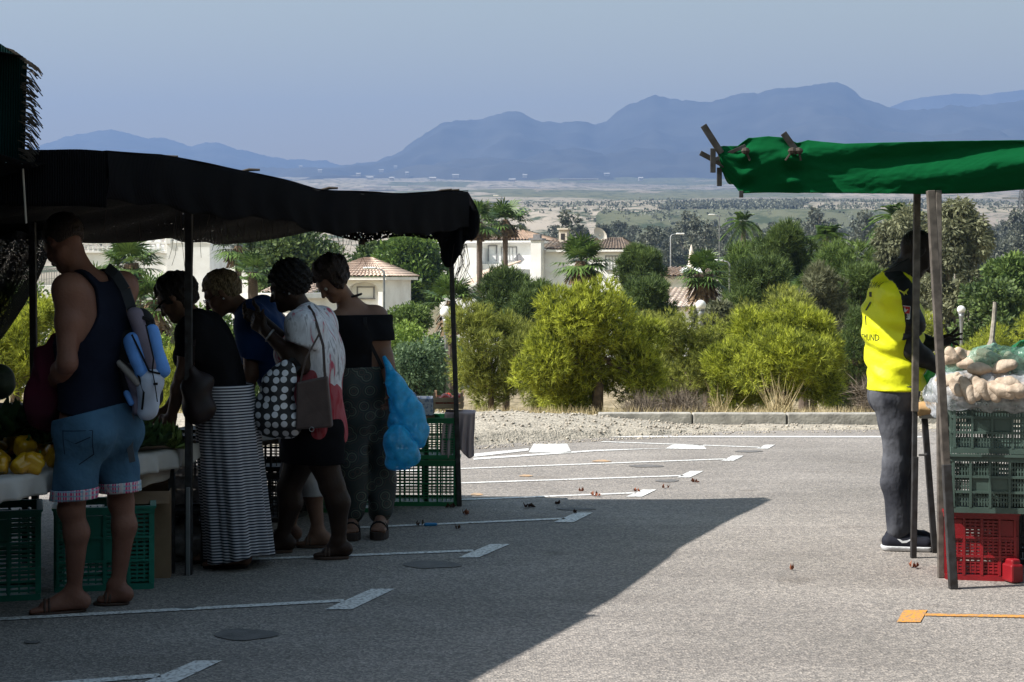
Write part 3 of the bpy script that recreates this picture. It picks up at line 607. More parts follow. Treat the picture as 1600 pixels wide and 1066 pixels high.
palm(150, 70, 450, 36, 'fan palm hidden behind the shoulder of the man in the tank top', 14, trunk_r=.2)

# reddish dry brush and tall grasses behind the kerb
DB = mat('dry red brown brush', (.15, .12, .09), .95, (.08, .065, .05), 3)
DGm = mat('dry straw grass', (.50, .42, .24), .9, (.28, .22, .12), 4)
for i, (px, Z, wp, yt, lab) in enumerate([(1010, 22.5, 50, 632, 'reddish dry brush under the middle olive pine'), (1066, 21, 40, 624, 'taller reddish dry brush left of the widest bright pine'), (1372, 22, 60, 592, 'reddish dry brush behind the legs of the man in yellow'), (1500, 22, 90, 610, 'dry brush behind the green crates')]):
    rng = np.random.default_rng(60 + i); x = (px - CX) * Z / F_; g = elev1(x, Z); n = 2200; w2 = wp * Z / F_ / 2; hh = EYE + (HY - yt) * Z / F_ - g
    P = np.stack([rng.normal(size=n) * w2 * .5, rng.normal(size=n) * .35, rng.random(n) ** 1.6 * hh * .85], 1); D = rand_dirs(n, rng, .5); V, Fc = tufts(P, D, 1, .26, .005, .2, rng)
    o = link('dry_brush', np_mesh('brush', V, Fc), DB, None, (x, Z, g)); tag(o, lab, 'shrub', 'dry brush behind the kerb')
def grass(px, Z, n, h, r, name, label=None, kind=None, spread=.35):
    rng = np.random.default_rng(int(px)); x = (px - CX) * Z / F_; g = elev1(x, Z); a = rng.uniform(0, 6.28, n); q = rng.random(n) ** .5 * r; P = np.stack([q * np.cos(a), q * np.sin(a), np.zeros(n)], 1); D = rand_dirs(n, rng) * spread + np.array([0, 0, 1]); V, Fc = tufts(P, D, 1, h, .006, .05, rng)
    return tag(link(name, np_mesh(name, V, Fc), DGm, None, (x, Z, g)), label, 'grass' if label else None, None, kind)
grass(1218, 20, 80, .50, .12, 'tall_grass_tuft', 'tall fan of straw coloured grass in front of the widest bright pine', spread=.55)
grass(1124, 20, 60, .4, .12, 'tall_grass_tuft', 'thin straw grass tuft left of the tall fan of grass', spread=.6)
rng = np.random.default_rng(5); n = 42000; Zg = rng.uniform(17.9, 34, n); Xg = rng.uniform(-.42, .42, n) * Zg
keep = fbm(Xg / 1.3, Zg / 1.3, 4, 12) > .02; Xg = Xg[keep]; Zg = Zg[keep]; P = np.stack([Xg, Zg, elev(Xg, Zg) - .01], 1)
V, Fc = tufts(P, rand_dirs(len(P), rng) * .5 + np.array([0, 0, 1]), 1, .17, .004, .05, rng)
tag(link('dry_grass', np_mesh('dry_grass', V, Fc), DGm), kind='stuff')

# far woods of eucalyptus across the valley
def far_proto(seed, h, w_, sh):
    rng = np.random.default_rng(seed); bl = crown_blobs(w_ / 2, w_ / 2, h * .22, h, 26, w_ * .16, rng, sh); P, D = blob_points(bl, 1500, rng, .5); V, Fc = leaves(P, D + np.array([0, 0, -.4]), .8, .26, rng)
    k = empty('eucalyptus_tree', (0, 0, 0)); link('crown', np_mesh('crown', V, Fc), FE, k); limbs(bl, h * .4, .22, rng, 7).build('trunk', bark2, k); return k
protos = [far_proto(201, 12, 7, 'round'), far_proto(202, 15, 6, 'round'), far_proto(203, 9, 8, 'dome'), far_proto(204, 11, 5, 'cone')]
index_kids(); rng = np.random.default_rng(77); used = set(); c = 0
for row, (Z0, x0, x1, n_) in enumerate([(300, 560, 1640, 34), (350, 780, 1640, 44), (420, 760, 1640, 48), (500, 860, 1640, 44), (600, 1100, 1640, 26)]):
    for i in range(n_):
        px = x0 + (x1 - x0) * (i + rng.random() * .9) / n_; Z = Z0 * rng.uniform(.93, 1.07); x = (px - CX) * Z / F_
        if px < 760 and rng.random() < .5: continue
        k = int(rng.integers(4)); 
        if k in used: t = copy_tree(protos[k])
        else: t = protos[k]; used.add(k)
        s = rng.uniform(.5, .85) * (1.2 if (row == 0 and 980 < px < 1180) else 1); t.location = (x, Z, elev1(x, Z)); t.scale = (s, s, s * rng.uniform(.85, 1.15)); t.rotation_euler = (0, 0, rng.uniform(0, 6.28))
        tag(t, 'hazy grey green eucalyptus in the far wood across the valley', 'tree', 'far eucalyptus wood')
# scrub dots on the hillsides and orchard rows
rng = np.random.default_rng(9); n = 5500; Zg = rng.uniform(560, 1500, n); Xg = rng.uniform(-.4, .42, n) * Zg; keep = (fbm(Xg / 60, Zg / 60, 4, 40) > -.02); Xg = Xg[keep]; Zg = Zg[keep]
P = np.stack([Xg, Zg, elev(Xg, Zg)], 1); Pn = np.repeat(P, 7, 0) + rng.normal(size=(len(P) * 7, 3)) * np.array([.9, .9, .5]) + np.array([0, 0, .6]); V, Fc = leaves(Pn, rand_dirs(len(Pn), rng, .3), 1.8, .7, rng)
tag(link('scrub', np_mesh('scrub', V, Fc), FE), kind='stuff')
P = []
for r_ in range(10):
    for i in range(46): Z = 1010 + r_ * 24; x = (1030 + i * 4.8 - CX + r_ * 2) * Z / F_; P.append((x, Z, elev1(x, Z) + 1.2))
P = np.array(P); Pn = np.repeat(P, 16, 0) + rng.normal(size=(len(P) * 16, 3)) * np.array([.8, .8, .6]); V, Fc = leaves(Pn, rand_dirs(len(Pn), rng, .3), 1.6, .7, rng)
tag(link('orchard', np_mesh('orchard', V, Fc), FE), kind='stuff')
# ================================================================ HOUSES
white = mat('whitewashed wall', (.86, .86, .85), .85, (.74, .73, .71), 1.2, detail=7)
cream = mat('cream wall', (.66, .60, .52), .85, (.54, .48, .40), 1.2, detail=7)
winm = mat('dark window glass', (.03, .035, .045), .15, (.02, .02, .03), 2, spec=.6)
shut = mat('grey shutter', (.25, .25, .26), .7)
def tilemat(name, c1, c2, c3):
    m = bpy.data.materials.new(name); m.use_nodes = True; n = m.node_tree; b = n.nodes['Principled BSDF']; L = n.links.new; b.inputs['Roughness'].default_value = .9
    u = N(m, 'ShaderNodeUVMap'); vo = N(m, 'ShaderNodeTexVoronoi'); vo.inputs['Scale'].default_value = 1; vo.inputs['Randomness'].default_value = .15; L(u.outputs[0], vo.inputs['Vector'])
    sp = N(m, 'ShaderNodeSeparateColor'); L(vo.outputs['Color'], sp.inputs[0]); cr = N(m, 'ShaderNodeValToRGB'); e = cr.color_ramp.elements; e[0].color = c1 + (1,); e[1].color = c3 + (1,); x = e.new(.5); x.color = c2 + (1,)
    L(sp.outputs[0], cr.inputs[0]); L(cr.outputs[0], b.inputs['Base Color']); return m
tile1 = tilemat('weathered clay tiles', (.36, .24, .17), (.46, .33, .24), (.26, .19, .15))
tile2 = tilemat('old dark clay tiles', (.17, .13, .10), (.26, .19, .14), (.10, .08, .07))
tile3 = tilemat('pale clay tiles', (.52, .38, .30), (.58, .45, .36), (.40, .30, .24))
def roof_plane(mb_v, mb_f, uvs, A, B, C, D, pitch=.24):
    """roof slope A-B eave, D-C ridge, as real rows of rounded tiles running up the slope"""
    A, B, C, D = map(Vector, (A, B, C, D)); n = max(2, int((B - A).length / pitch)); nr = (B - A).cross(D - A).normalized(); 
    if nr.z < 0: nr = -nr
    rows = max(2, int((D - A).length / .42))
    for i in range(n):
        for h in range(4):
            t0 = (i + h / 4) / n; t1 = (i + (h + 1) / 4) / n; b0 = math.sin(math.pi * h / 4) ** .8 * .085; b1 = math.sin(math.pi * (h + 1) / 4) ** .8 * .085 if h < 3 else 0
            for r in range(rows):
                s0 = r / rows; s1 = (r + 1) / rows; k = len(mb_v)
                for t, s, bb in ((t0, s0, b0 + .03), (t1, s0, b1 + .03), (t1, s1, b1), (t0, s1, b0)): mb_v.append(tuple(A.lerp(B, t).lerp(D.lerp(C, t), s) + nr * bb))
                mb_f.append((k, k + 1, k + 2, k + 3)); uvs.extend([(i + .5, r + .5)] * 4)
def tile_roof(name, planes, m, parent):
    V = []; Fc = []; U = []
    for p in planes: roof_plane(V, Fc, U, *p)
    me = np_mesh(name, V, Fc); uv = me.uv_layers.new(name='UVMap'); uv.data.foreach_set('uv', np.array(U, dtype=np.float32).ravel()); return link(name, me, m, parent)
def window(parent, c, w, h, face='front', frame=white, bars=True):
    """recessed window: dark pane, frame, sill; c in the house's own space on its front face"""
    x, y, z = c; m = MB(); m.box((x, y + .02, z), (w, .02, h)); ob = m.build('window', winm, parent)
    f = MB()
    for sx in (-1, 1): f.box((x + sx * (w / 2 + .03), y - .02, z), (.06, .10, h + .12))
    f.box((x, y - .02, z + h / 2 + .03), (w, .10, .06)); f.box((x, y - .045, z - h / 2 - .05), (w + .2, .17, .07))
    if bars:
        for t in (-.25, 0, .25): f.box((x + w * t, y - .035, z), (.03, .03, h))
    f.build('frame', shut, ob); return ob
def house(px, Z, label, group='white villas in the valley', ry=0.):
    x = (px - CX) * Z / F_; return empty('house', (x, Z, elev1(x, Z)), label, 'house', group, ry)
def H(o, px, py, Z=None): Z = Z or o.location.y; return ((px - CX) * Z / F_ - o.location.x, Z - o.location.y, EYE + (HY - py) * Z / F_ - o.location.z)
def walls(o, x0, x1, d, z1, y0=0, z0=-1, m=None, name='wall'): return MB().box(((x0 + x1) / 2, y0 + d / 2, (z0 + z1) / 2), (x1 - x0, d, z1 - z0)).build(name, m or white, o)
def hip(o, x0, x1, y0, y1, ze, zr, m, ov=.4, ridge=.3, name='roof'):
    x0 -= ov; x1 += ov; y0 -= ov; y1 += ov; ym = (y0 + y1) / 2; w2 = (x1 - x0) * ridge / 2; xm = (x0 + x1) / 2; a = (xm - w2, ym, zr); b = (xm + w2, ym, zr)
    MB().box((xm, ym, ze - .09), (x1 - x0 - .1, y1 - y0 - .1, .16)).build('eave', white, o)
    return tile_roof(name, [((x0, y0, ze), (x1, y0, ze), b, a), ((x1, y0, ze), (x1, y1, ze), b, b), ((x0, y1, ze), (x0, y0, ze), a, a), ((x1, y1, ze), (x0, y1, ze), a, b)], m, o)
def balustrade(o, a, b, h=.9, name='balustrade', posts=True):
    a = Vector(a); b = Vector(b); L_ = (b - a).length; m = MB(); d = (b - a) / L_
    m.bar(a + Vector((0, 0, h)), b + Vector((0, 0, h)), .2, .12); m.bar(a + Vector((0, 0, .05)), b + Vector((0, 0, .05)), .2, .12); n = int(L_ / .3)
    for i in range(n):
        p = a + d * (i + .5) * L_ / n; m.lathe(p, [(.05, .08), (.05, .15), (.085, .32), (.04, .55), (.06, .75), (.06, h - .05)], 6)
    if posts:
        for i in range(int(L_ / 3.2) + 2): p = a + d * min(L_, i * L_ / (int(L_ / 3.2) + 1)); m.box(p + Vector((0, 0, h * .6)), (.28, .28, h * 1.35)); m.lathe(p, [(.1, h * 1.28), (.14, h * 1.4), (.05, h * 1.55), (.09, h * 1.65), (.02, h * 1.8)], 8)
    return m.build(name, white, o)
# big villa with balustraded terraces (left, seen under the canopy)
o = house(240, 105, 'big white villa with balustraded roof terraces, left behind the palms')
x0 = H(o, 120, 0)[0]; x1 = H(o, 329, 0)[0]; z1 = H(o, 0, 395)[2]; z2 = H(o, 0, 380)[2]
walls(o, x0, H(o, 262, 0)[0], 7, z1); walls(o, H(o, 262, 0)[0] + .003, x1, 8, z2, -.3)
balustrade(o, (x0, -.05, z1), (H(o, 262, 0)[0], -.05, z1), .62)
balustrade(o, (H(o, 160, 0)[0], 3.2, z1 + .45), (H(o, 300, 0)[0], 3.2, z1 + .45), .62); walls(o, H(o, 160, 0)[0], H(o, 300, 0)[0], .4, z1 + .47, 3.2, z1 - .5, name='terrace_wall')
balustrade(o, (H(o, 265, 0)[0], -.25, z2), (x1, -.25, z2), .62)
for q in (215, 232, 247, 290): p = H(o, q, 0)[0]; MB().box((p, 3.2, z1 + 1.0), (.24, .24, 1.9)).lathe((p, 3.2, z1 + 1.95), [(.14, 0), (.16, .1), (.08, .2), (.13, .35), (.02, .5)], 8).build('pillar', white, o)
window(o, (H(o, 75 + 70, 0)[0], 0, z1 - 1.6), 1.1, 1.2); window(o, (H(o, 205, 0)[0], 0, z1 - 1.7), 1.1, 1.2)
# left fragment with railing behind the man
o = house(85, 92, 'white villa corner with an iron railing, left of the man in the tank top')
walls(o, H(o, 30, 0)[0], H(o, 150, 0)[0], 6, H(o, 0, 446)[2]); m = MB(); za = H(o, 0, 446)[2]; zb = H(o, 0, 420)[2]
for q in range(60, 152, 4): p = H(o, q, 0)[0]; m.bar((p, 0.1, za), (p, .1, zb), .03)
m.bar((H(o, 58, 0)[0], .1, zb), (H(o, 152, 0)[0], .1, zb), .05); m.build('railing', shut, o)
# gabled house left
o = house(385, 98, 'small white gabled house with a tiled roof beside the slim palm', ry=-.28)
a = H(o, 352, 0)[0]; b = H(o, 440, 0)[0]; ze = H(o, 0, 425)[2]; zr = H(o, 0, 399)[2]; walls(o, a, b, 7, ze); xg = H(o, 386, 0)[0]
MB().quad((a, -.02, ze), (xg, -.02, ze), (xg, -.02, zr), (a + (xg - a) * .75, -.02, zr)).quad((a, .2, ze), (xg, .2, ze), (xg, .2, zr), (a + (xg - a) * .75, .2, zr)).quad((a, -.02, ze), (a, .2, ze), (a + (xg - a) * .75, .2, zr), (a + (xg - a) * .75, -.02, zr)).build('gable', white, o)
tile_roof('roof', [((xg, -.3, ze), (b + .3, -.3, ze), (b + .3, 4, zr), (xg, 4, zr))], tile3, o)
# white flat roof below (behind blond woman)
o = house(430, 74, 'low white house with a flat roof and a round arch, behind the standing women', ry=-.28); za = H(o, 0, 466)[2]
walls(o, H(o, 385, 0)[0], H(o, 465, 0)[0], 5, za); MB().box(((H(o, 425, 0)[0]), 2.4, za + .1), (2.9, 5.4, .22)).build('cornice', white, o)
m = MB(); c = H(o, 432, 505); r = .55
m.quad(*[(c[0] + r * math.cos(t), -.012, c[2] + r * math.sin(t)) for t in np.linspace(0, math.pi, 14)] + [(c[0] - r, -.012, c[2] - 1), (c[0] + r, -.012, c[2] - 1)]); m.build('arch', winm, o)
tile_roof('roof', [((H(o, 392, 0)[0], .8, za + .25), (H(o, 470, 0)[0], .8, za + .1), (H(o, 470, 0)[0], 4, za + .6), (H(o, 392, 0)[0], 4, za + .9))], tile3, o)
# hip roofed villa with arch
o = house(565, 90, 'white villa with a hipped tile roof and a wide arch, behind the street lamp', ry=-.28)
a = H(o, 500, 0)[0]; b = H(o, 600, 0)[0]; ze = H(o, 0, 434)[2]; walls(o, a, b, 4.2, ze, .35); hip(o, a, b, 0, 4.6, ze + .05, H(o, 0, 403)[2], tile3, .35, .1)
ax = H(o, 568, 0)[0]; aw = .85; zt = H(o, 0, 453)[2]; m = MB()
m.box(((a + ax - aw) / 2, .17, (ze - 1) / 2), (ax - aw - a, .34, ze + 1)).box(((b + ax + aw) / 2, .17, (ze - 1) / 2), (b - ax - aw, .34, ze + 1))
N_ = 12
for i in range(N_):
    t0 = math.pi * i / N_; t1 = math.pi * (i + 1) / N_; p = [(ax + aw * math.cos(t), zt + .42 * math.sin(t)) for t in (t0, t1)]
    for y in (0, .34): m.quad((p[0][0], y, p[0][1]), (p[0][0], y, ze), (p[1][0], y, ze), (p[1][0], y, p[1][1]))
    m.quad((p[0][0], 0, p[0][1]), (p[0][0], .34, p[0][1]), (p[1][0], .34, p[1][1]), (p[1][0], 0, p[1][1]))
m.build('arcade', white, o); window(o, (ax, .36, zt - .15), .9, .55, bars=False)
# two storey villa centre
o = house(762, 125, 'two storey white villa with a tiled hip roof behind the tall palms', ry=-.28)
a = H(o, 684, 0)[0]; b = H(o, 838, 0)[0]; ze = H(o, 0, 377)[2]; walls(o, a, b, 7, ze); hip(o, a, b, 0, 7, ze + .05, H(o, 0, 359)[2], tile1, .5, .45)
walls(o, H(o, 700, 0)[0], H(o, 759, 0)[0], 2.4, H(o, 0, 388)[2], -2.4, name='annex_wall'); walls(o, H(o, 759, 0)[0], H(o, 848, 0)[0], 1.6, H(o, 0, 413)[2], -1.7, name='terrace_wall')
window(o, (H(o, 797, 0)[0], 0, H(o, 0, 397)[2]), 1.1, .95); m = MB(); c = H(o, 813, 405); m.quad((c[0] - .42, -.03, c[2]), (c[0], -.03, c[2] - .42), (c[0] + .42, -.03, c[2]), (c[0], -.03, c[2] + .42)).build('diamond_ornament', shut, o)
m = MB(); c = H(o, 770, 396); 
for s in (-1, 1): m.box((c[0] + s * .32, -.04, c[2]), (.07, .08, 1.2))
m.box((c[0], -.04, c[2] + .57), (.7, .08, .07)).build('niche_frame', shut, o)
# villa with satellite dish
o = house(905, 118, 'single storey white villa with dark tiles, chimney and satellite dish', ry=-.28)
a = H(o, 842, 0)[0]; b = H(o, 972, 0)[0]; ze = H(o, 0, 391)[2]; zr = H(o, 0, 371)[2]; walls(o, a, b, 6.5, ze); hip(o, H(o, 862, 0)[0], b, 0, 6.5, ze + .05, zr, tile2, .4, .62)
tile_roof('roof', [((H(o, 842, 0)[0], -.35, ze), (H(o, 861, 0)[0], -.35, ze), (H(o, 861, 0)[0], 3, zr - .1), (H(o, 842, 0)[0], 3, zr - .1))], tile2, o)
x = H(o, 841, 0)[0]; MB().box((x, -.6, (H(o, 0, 376)[2] - 1) / 2), (.75, .9, H(o, 0, 376)[2] + 1)).build('pillar', white, o)
MB().box((x, -.6, H(o, 0, 374)[2]), (1.0, 1.1, .14)).box((x, -.6, H(o, 0, 374)[2] + .2), (.5, .5, .3)).build('pillar_cap', shut, o)
x = H(o, 866, 0)[0]; zc = H(o, 0, 356)[2]; ch = MB().box((x, 2.6, (ze + zc) / 2), (.6, .7, zc - ze)).box((x, 2.6, zc), (.8, .9, .12)).build('chimney', cream, o)
MB().box((x, 2.24, zc - .55), (.3, .02, .45)).build('flue_opening', winm, ch)
x, _, z = H(o, 925, 365); dsh = MB(); R0 = Matrix.Rotation(.9, 3, 'Y') @ Matrix.Rotation(.5, 3, 'X'); i0 = None
prof = [(.02, -.10), (.25, -.075), (.45, -.02), (.58, .05)]
for k, (r, zz) in enumerate(prof):
    for j in range(18): t = 2 * math.pi * j / 18; dsh.v.append(Vector((x, 2.6, z)) + R0 @ Vector((r * math.cos(t), r * math.sin(t), zz)))
for k in range(3):
    for j in range(18): dsh.f.append((k * 18 + j, k * 18 + (j + 1) % 18, k * 18 + 18 + (j + 1) % 18, k * 18 + 18 + j))
dsh.bar((x, 2.6, z), (x - .1, 2.6, z - .75), .07); dsh.build('satellite_dish', cream, o)
window(o, (H(o, 958, 0)[0], 0, ze - .9), .9, .9)
# lower gable with tiles
o = house(750, 104, 'low white house with a sloping tile roof under the canopy corner, behind the palm trunk', ry=-.28)
a = H(o, 690, 0)[0]; b = H(o, 790, 0)[0]; zl = H(o, 0, 452)[2]; zh = H(o, 0, 420)[2]
MB().quad((a, 0, -1), (b, 0, -1), (b, 0, zh), (H(o, 730, 0)[0], 0, zl), (a, 0, zl)).quad((b, 0, -1), (b, 6, -1), (b, 6, zh), (b, 0, zh)).quad((a, 0, -1), (a, 6, -1), (a, 6, zl), (a, 0, zl)).build('wall', white, o)
tile_roof('roof', [((H(o, 722, 0)[0], -.3, zl - .02), (H(o, 722, 0)[0], 4, zl + 1.1), (b, 4, zh + .5), (b, -.3, zh))], tile3, o)
# roofs between the trees, centre right
o = house(1075, 84, 'white house with a brown tile roof and sun sails, left of the shaggy palm', ry=-.28)
a = H(o, 1028, 0)[0]; b = H(o, 1130, 0)[0]; ze = H(o, 0, 432)[2]; walls(o, a, b, 6, ze, .4); tile_roof('roof', [((a - .3, -.2, ze), (b, -.2, ze), (b, 3.4, H(o, 0, 418)[2]), (a - .1, 3.4, H(o, 0, 418)[2]))], tile1, o)
tile_roof('lower_roof', [((H(o, 1040, 0)[0], -5.5, H(o, 0, 482)[2]), (H(o, 1135, 0)[0], -5.5, H(o, 0, 476)[2]), (H(o, 1130, 0)[0], -1.2, H(o, 0, 450)[2]), (H(o, 1035, 0)[0], -1.2, H(o, 0, 452)[2]))], tile3, o)
walls(o, H(o, 1042, 0)[0], H(o, 1133, 0)[0], 4, H(o, 0, 478)[2], -5.2, name='lower_wall')
sailm = mat('white sail cloth', (.75, .75, .75), .8)
m = MB(); P = [H(o, 1022, 408), H(o, 1100, 405), H(o, 1098, 419), H(o, 1040, 420)]
Xg_, Yg_ = np.meshgrid(np.linspace(0, 1, 14), np.linspace(0, 1, 8), indexing='ij'); SZ = P[0][2] + (P[3][2] - P[0][2]) * Yg_ - .35 * np.sin(Xg_ * math.pi) + .2 * np.cos(Xg_ * 9) * Yg_; SX = P[0][0] + (P[1][0] - P[0][0]) * Xg_; SY = 3.5 - 3 * Yg_
so_ = link('shade_sail', grid_mesh('sail', SX, SY, SZ), sailm, None, o.location, True); tag(so_, 'white shade sail stretched above the brown tile roof', 'sail')
pu = empty('parasol', o.location, 'closed white parasol between the sun sail and the shaggy palm', 'parasol'); px_, _, pz = H(o, 1087, 412); m = MB(); m.lathe((px_, 2, pz - .6), [(.04, 0), (.22, .1), (.16, .8), (.1, 1.3), (.02, 1.6)], 10); m.build('canopy', cream, pu); MB().tube([(px_, 2, 0), (px_, 2, pz - .5)], .03).build('pole', shut, pu)
# far village: white specks at the foot of the mountains
rng = np.random.default_rng(14)
V0 = MB().box((0, 0, 2), (1, 1, 4)); first = None
vm = mat('far white farmhouse wall', (.50, .48, .45), .9)
for i, (px, py, w_) in enumerate([(596, 268, 26), (618, 262, 18), (636, 272, 16), (655, 270, 22), (690, 273, 20), (712, 276, 30), (730, 270, 18), (757, 272, 40), (772, 266, 22), (842, 270, 26), (560, 274, 20), (578, 280, 30), (612, 283, 18), (905, 262, 30), (880, 262, 18), (948, 274, 26), (820, 276, 20), (800, 284, 26), (500, 268, 20), (470, 262, 18), (1001, 281, 18), (676, 284, 26)]):
    Z = 4200 * (1 + (283 - py) * .02); x = (px - CX) * Z / F_; m = MB(); w_ *= .6; m.box((0, 0, 3.5), (w_, 14, 7)); m.quad((-w_ / 2 - 1, -8, 7), (w_ / 2 + 1, -8, 7), (w_ / 2 + 1, 0, 10), (-w_ / 2 - 1, 0, 10)).quad((-w_ / 2 - 1, 8, 7), (-w_ / 2 - 1, 0, 10), (w_ / 2 + 1, 0, 10), (w_ / 2 + 1, 8, 7))
    zz = max(elev1(x, Z), EYE + (HY - py) * Z / F_ - 3); o = m.build('farmhouse', vm, None); o.location = (x, Z, zz); tag(o, 'tiny white farmhouse at the foot of the mountains', 'house', 'far white farmhouses')
for px, py, w_, d_, lab in [(905, 279, 86, 120, 'long pale greenhouse roof at the foot of the mountains, right one'), (800, 295, 110, 60, 'long pale greenhouse roof on the plain above the white villa'), (655, 288, 50, 60, 'pale greenhouse roof above the canopy corner'), (590, 297, 60, 50, 'pale greenhouse strip just above the black canopy'), (1130, 301, 60, 40, 'pale greenhouse strip left of the green canopy')]:
    Z = 3100 if py > 285 else 4100; x = (px - CX) * Z / F_; ww = w_ * Z / F_ * .7; m = MB()
    for i in range(8): a_ = -ww / 2 + ww * i / 8; m.quad((a_, 0, 3), (a_ + ww / 8, 0, 3), (a_ + ww / 8, d_, 5.5), (a_, d_, 5.5)).quad((a_, 0, 0), (a_ + ww / 8, 0, 0), (a_ + ww / 8, 0, 3), (a_, 0, 3))
    o = m.build('greenhouse', vm, None); o.location = (x, Z, max(elev1(x, Z), elev1(x, Z + d_)) + 1); tag(o, lab, 'greenhouse', 'far greenhouses')
# lamps
pole_m = mat('galvanised lamp pole', (.30, .31, .32), .5, metal=.6); bulb = mat('white lamp globe', (.82, .82, .80), .35)
def globe_lamp(px, Z, yc, r, label):
    x = (px - CX) * Z / F_; g = elev1(x, Z); zc = EYE + (HY - yc) * Z / F_ - g; o = empty('globe_lamp', (x, Z, g), label, 'lamp', 'white globe lamps')
    MB().lathe((0, 0, -.5), [(.045, 0), (.045, zc - r), (.07, zc - r + .4), (.09, zc - r + .5)], 10).build('pole', pole_m, o, smooth=True); MB().sphere((0, 0, zc), r, 20).build('globe', bulb, o, smooth=True); MB().lathe((0, 0, zc - r * .98), [(.1, 0), (.1, .05)], 12).build('collar', shut, o)
globe_lamp(697, 40, 488, .15, 'globe lamp behind the pole of the black canopy'); globe_lamp(1502, 52, 484, .13, 'globe lamp behind the potato bags'); globe_lamp(1095, 41, 477, .13, 'globe lamp whose top peeks over the pines below the shaggy palm')
def street_lamp(px, Z, yt, side, label, L_=.7):
    x = (px - CX) * Z / F_; g = elev1(x, Z); zt = EYE + (HY - yt) * Z / F_ - g; o = empty('street_lamp', (x, Z, g), label, 'street lamp', 'grey street lamps')
    MB().tube([(0, 0, -.5), (0, 0, zt - .12), (side * .08, 0, zt - .03), (side * L_ * .4, 0, zt)], [.05, .032 + Z * .0001, .026, .022], 8).build('pole', pole_m, o, smooth=True)
    MB().box((side * L_ * .75, 0, zt + .02), (L_ * .7, .22, .09)).build('lamp_head', bulb, o, bevel=.05)
street_lamp(1048, 92, 366, 1, 'street lamp rising in front of the far wood, left of the taller one'); street_lamp(1124, 118, 336, -1, 'tallest street lamp, left of the spiky palm'); street_lamp(1140, 62, 408, -1, 'short street lamp right of the shaggy palm', .6); street_lamp(600, 62, 420, -1, 'street lamp in front of the arch villa', .7); street_lamp(784, 150, 306, -1, 'street lamp head above the tall fan palm')
# lattice pylon far right
Z = 420; x = (1597 - CX) * Z / F_; g = elev1(x, Z); zt = EYE + (HY - 290) * Z / F_ - g; m = MB(); n = 12
for i in range(n):
    for sx, sy in ((-1, -1), (1, -1), (1, 1), (-1, 1)):
        w0 = 2.0 - 1.7 * i / n; w1 = 2.0 - 1.7 * (i + 1) / n; z0 = zt * i / n; z1 = zt * (i + 1) / n; m.bar((sx * w0, sy * w0, z0), (sx * w1, sy * w1, z1), .22); tx, ty = ((-sx, sy) if sx * sy > 0 else (sx, -sy)); m.bar((sx * w0, sy * w0, z0), (tx * w1, ty * w1, z1), .14); m.bar((tx * w0, ty * w0, z0), (sx * w1, sy * w1, z1), .14)
for q in (.72, .84, .96): m.bar((-5, 0, zt * q), (5, 0, zt * q), .3)
o = m.build('pylon', pole_m, None); o.location = (x, Z, g); tag(o, 'grey lattice power pylon in the haze at the right edge', 'pylon')
# ================================================================ MARKET STALLS
netm = mat('black shade net', (.012, .012, .014), .9, (.006, .006, .007), 40)
def netmat(name, col, col2, wscale, holes=.0, trans=.0, hole_scale=220, thr=.76):
    m = bpy.data.materials.new(name); m.use_nodes = True; n = m.node_tree; b = n.nodes['Principled BSDF']; b.inputs['Roughness'].default_value = .8; b.inputs['Specular IOR Level'].default_value = .03; L = n.links.new
    tc = N(m, 'ShaderNodeTexCoord'); wv = N(m, 'ShaderNodeTexWave'); wv.bands_direction = 'X'; wv.inputs['Scale'].default_value = wscale; wv.inputs['Distortion'].default_value = .6; wv.inputs['Detail'].default_value = 2; L(tc.outputs['UV'], wv.inputs['Vector'])
    nz = N(m, 'ShaderNodeTexNoise'); nz.inputs['Scale'].default_value = 3; nz.inputs['Detail'].default_value = 6; L(tc.outputs['UV'], nz.inputs['Vector'])
    ad = N(m, 'ShaderNodeMath', operation='MULTIPLY_ADD'); ad.inputs[1].default_value = .55; L(wv.outputs['Fac'], ad.inputs[0]); 
    s = N(m, 'ShaderNodeMath', operation='MULTIPLY'); s.inputs[1].default_value = .6; L(nz.outputs['Fac'], s.inputs[0]); L(s.outputs[0], ad.inputs[2])
    cr = N(m, 'ShaderNodeValToRGB'); cr.color_ramp.elements[0].position = .2; cr.color_ramp.elements[1].position = .85; cr.color_ramp.elements[0].color = col2 + (1,); cr.color_ramp.elements[1].color = col + (1,); L(ad.outputs[0], cr.inputs[0]); L(cr.outputs[0], b.inputs['Base Color'])
    bp = N(m, 'ShaderNodeBump'); bp.inputs['Distance'].default_value = .004; L(wv.outputs['Fac'], bp.inputs['Height']); L(bp.outputs[0], b.inputs['Normal']); out = b.outputs[0]
    if trans:
        tr = N(m, 'ShaderNodeBsdfTranslucent'); L(cr.outputs[0], tr.inputs[0]); mx = N(m, 'ShaderNodeMixShader'); mx.inputs[0].default_value = trans; L(out, mx.inputs[1]); L(tr.outputs[0], mx.inputs[2]); out = mx.outputs[0]
    if holes:
        hv = N(m, 'ShaderNodeTexNoise'); hv.inputs['Scale'].default_value = hole_scale; hv.inputs['Detail'].default_value = 1; L(tc.outputs['UV'], hv.inputs['Vector'])
        gt = N(m, 'ShaderNodeMath', operation='GREATER_THAN'); gt.inputs[1].default_value = thr; L(hv.outputs['Fac'], gt.inputs[0]); ts = N(m, 'ShaderNodeBsdfTransparent'); mx = N(m, 'ShaderNodeMixShader')
        ml = N(m, 'ShaderNodeMath', operation='MULTIPLY'); ml.inputs[1].default_value = holes; L(gt.outputs[0], ml.inputs[0]); L(ml.outputs[0], mx.inputs[0]); L(out, mx.inputs[1]); L(ts.outputs[0], mx.inputs[2]); out = mx.outputs[0]
    L(out, n.nodes['Material Output'].inputs[0]); return m
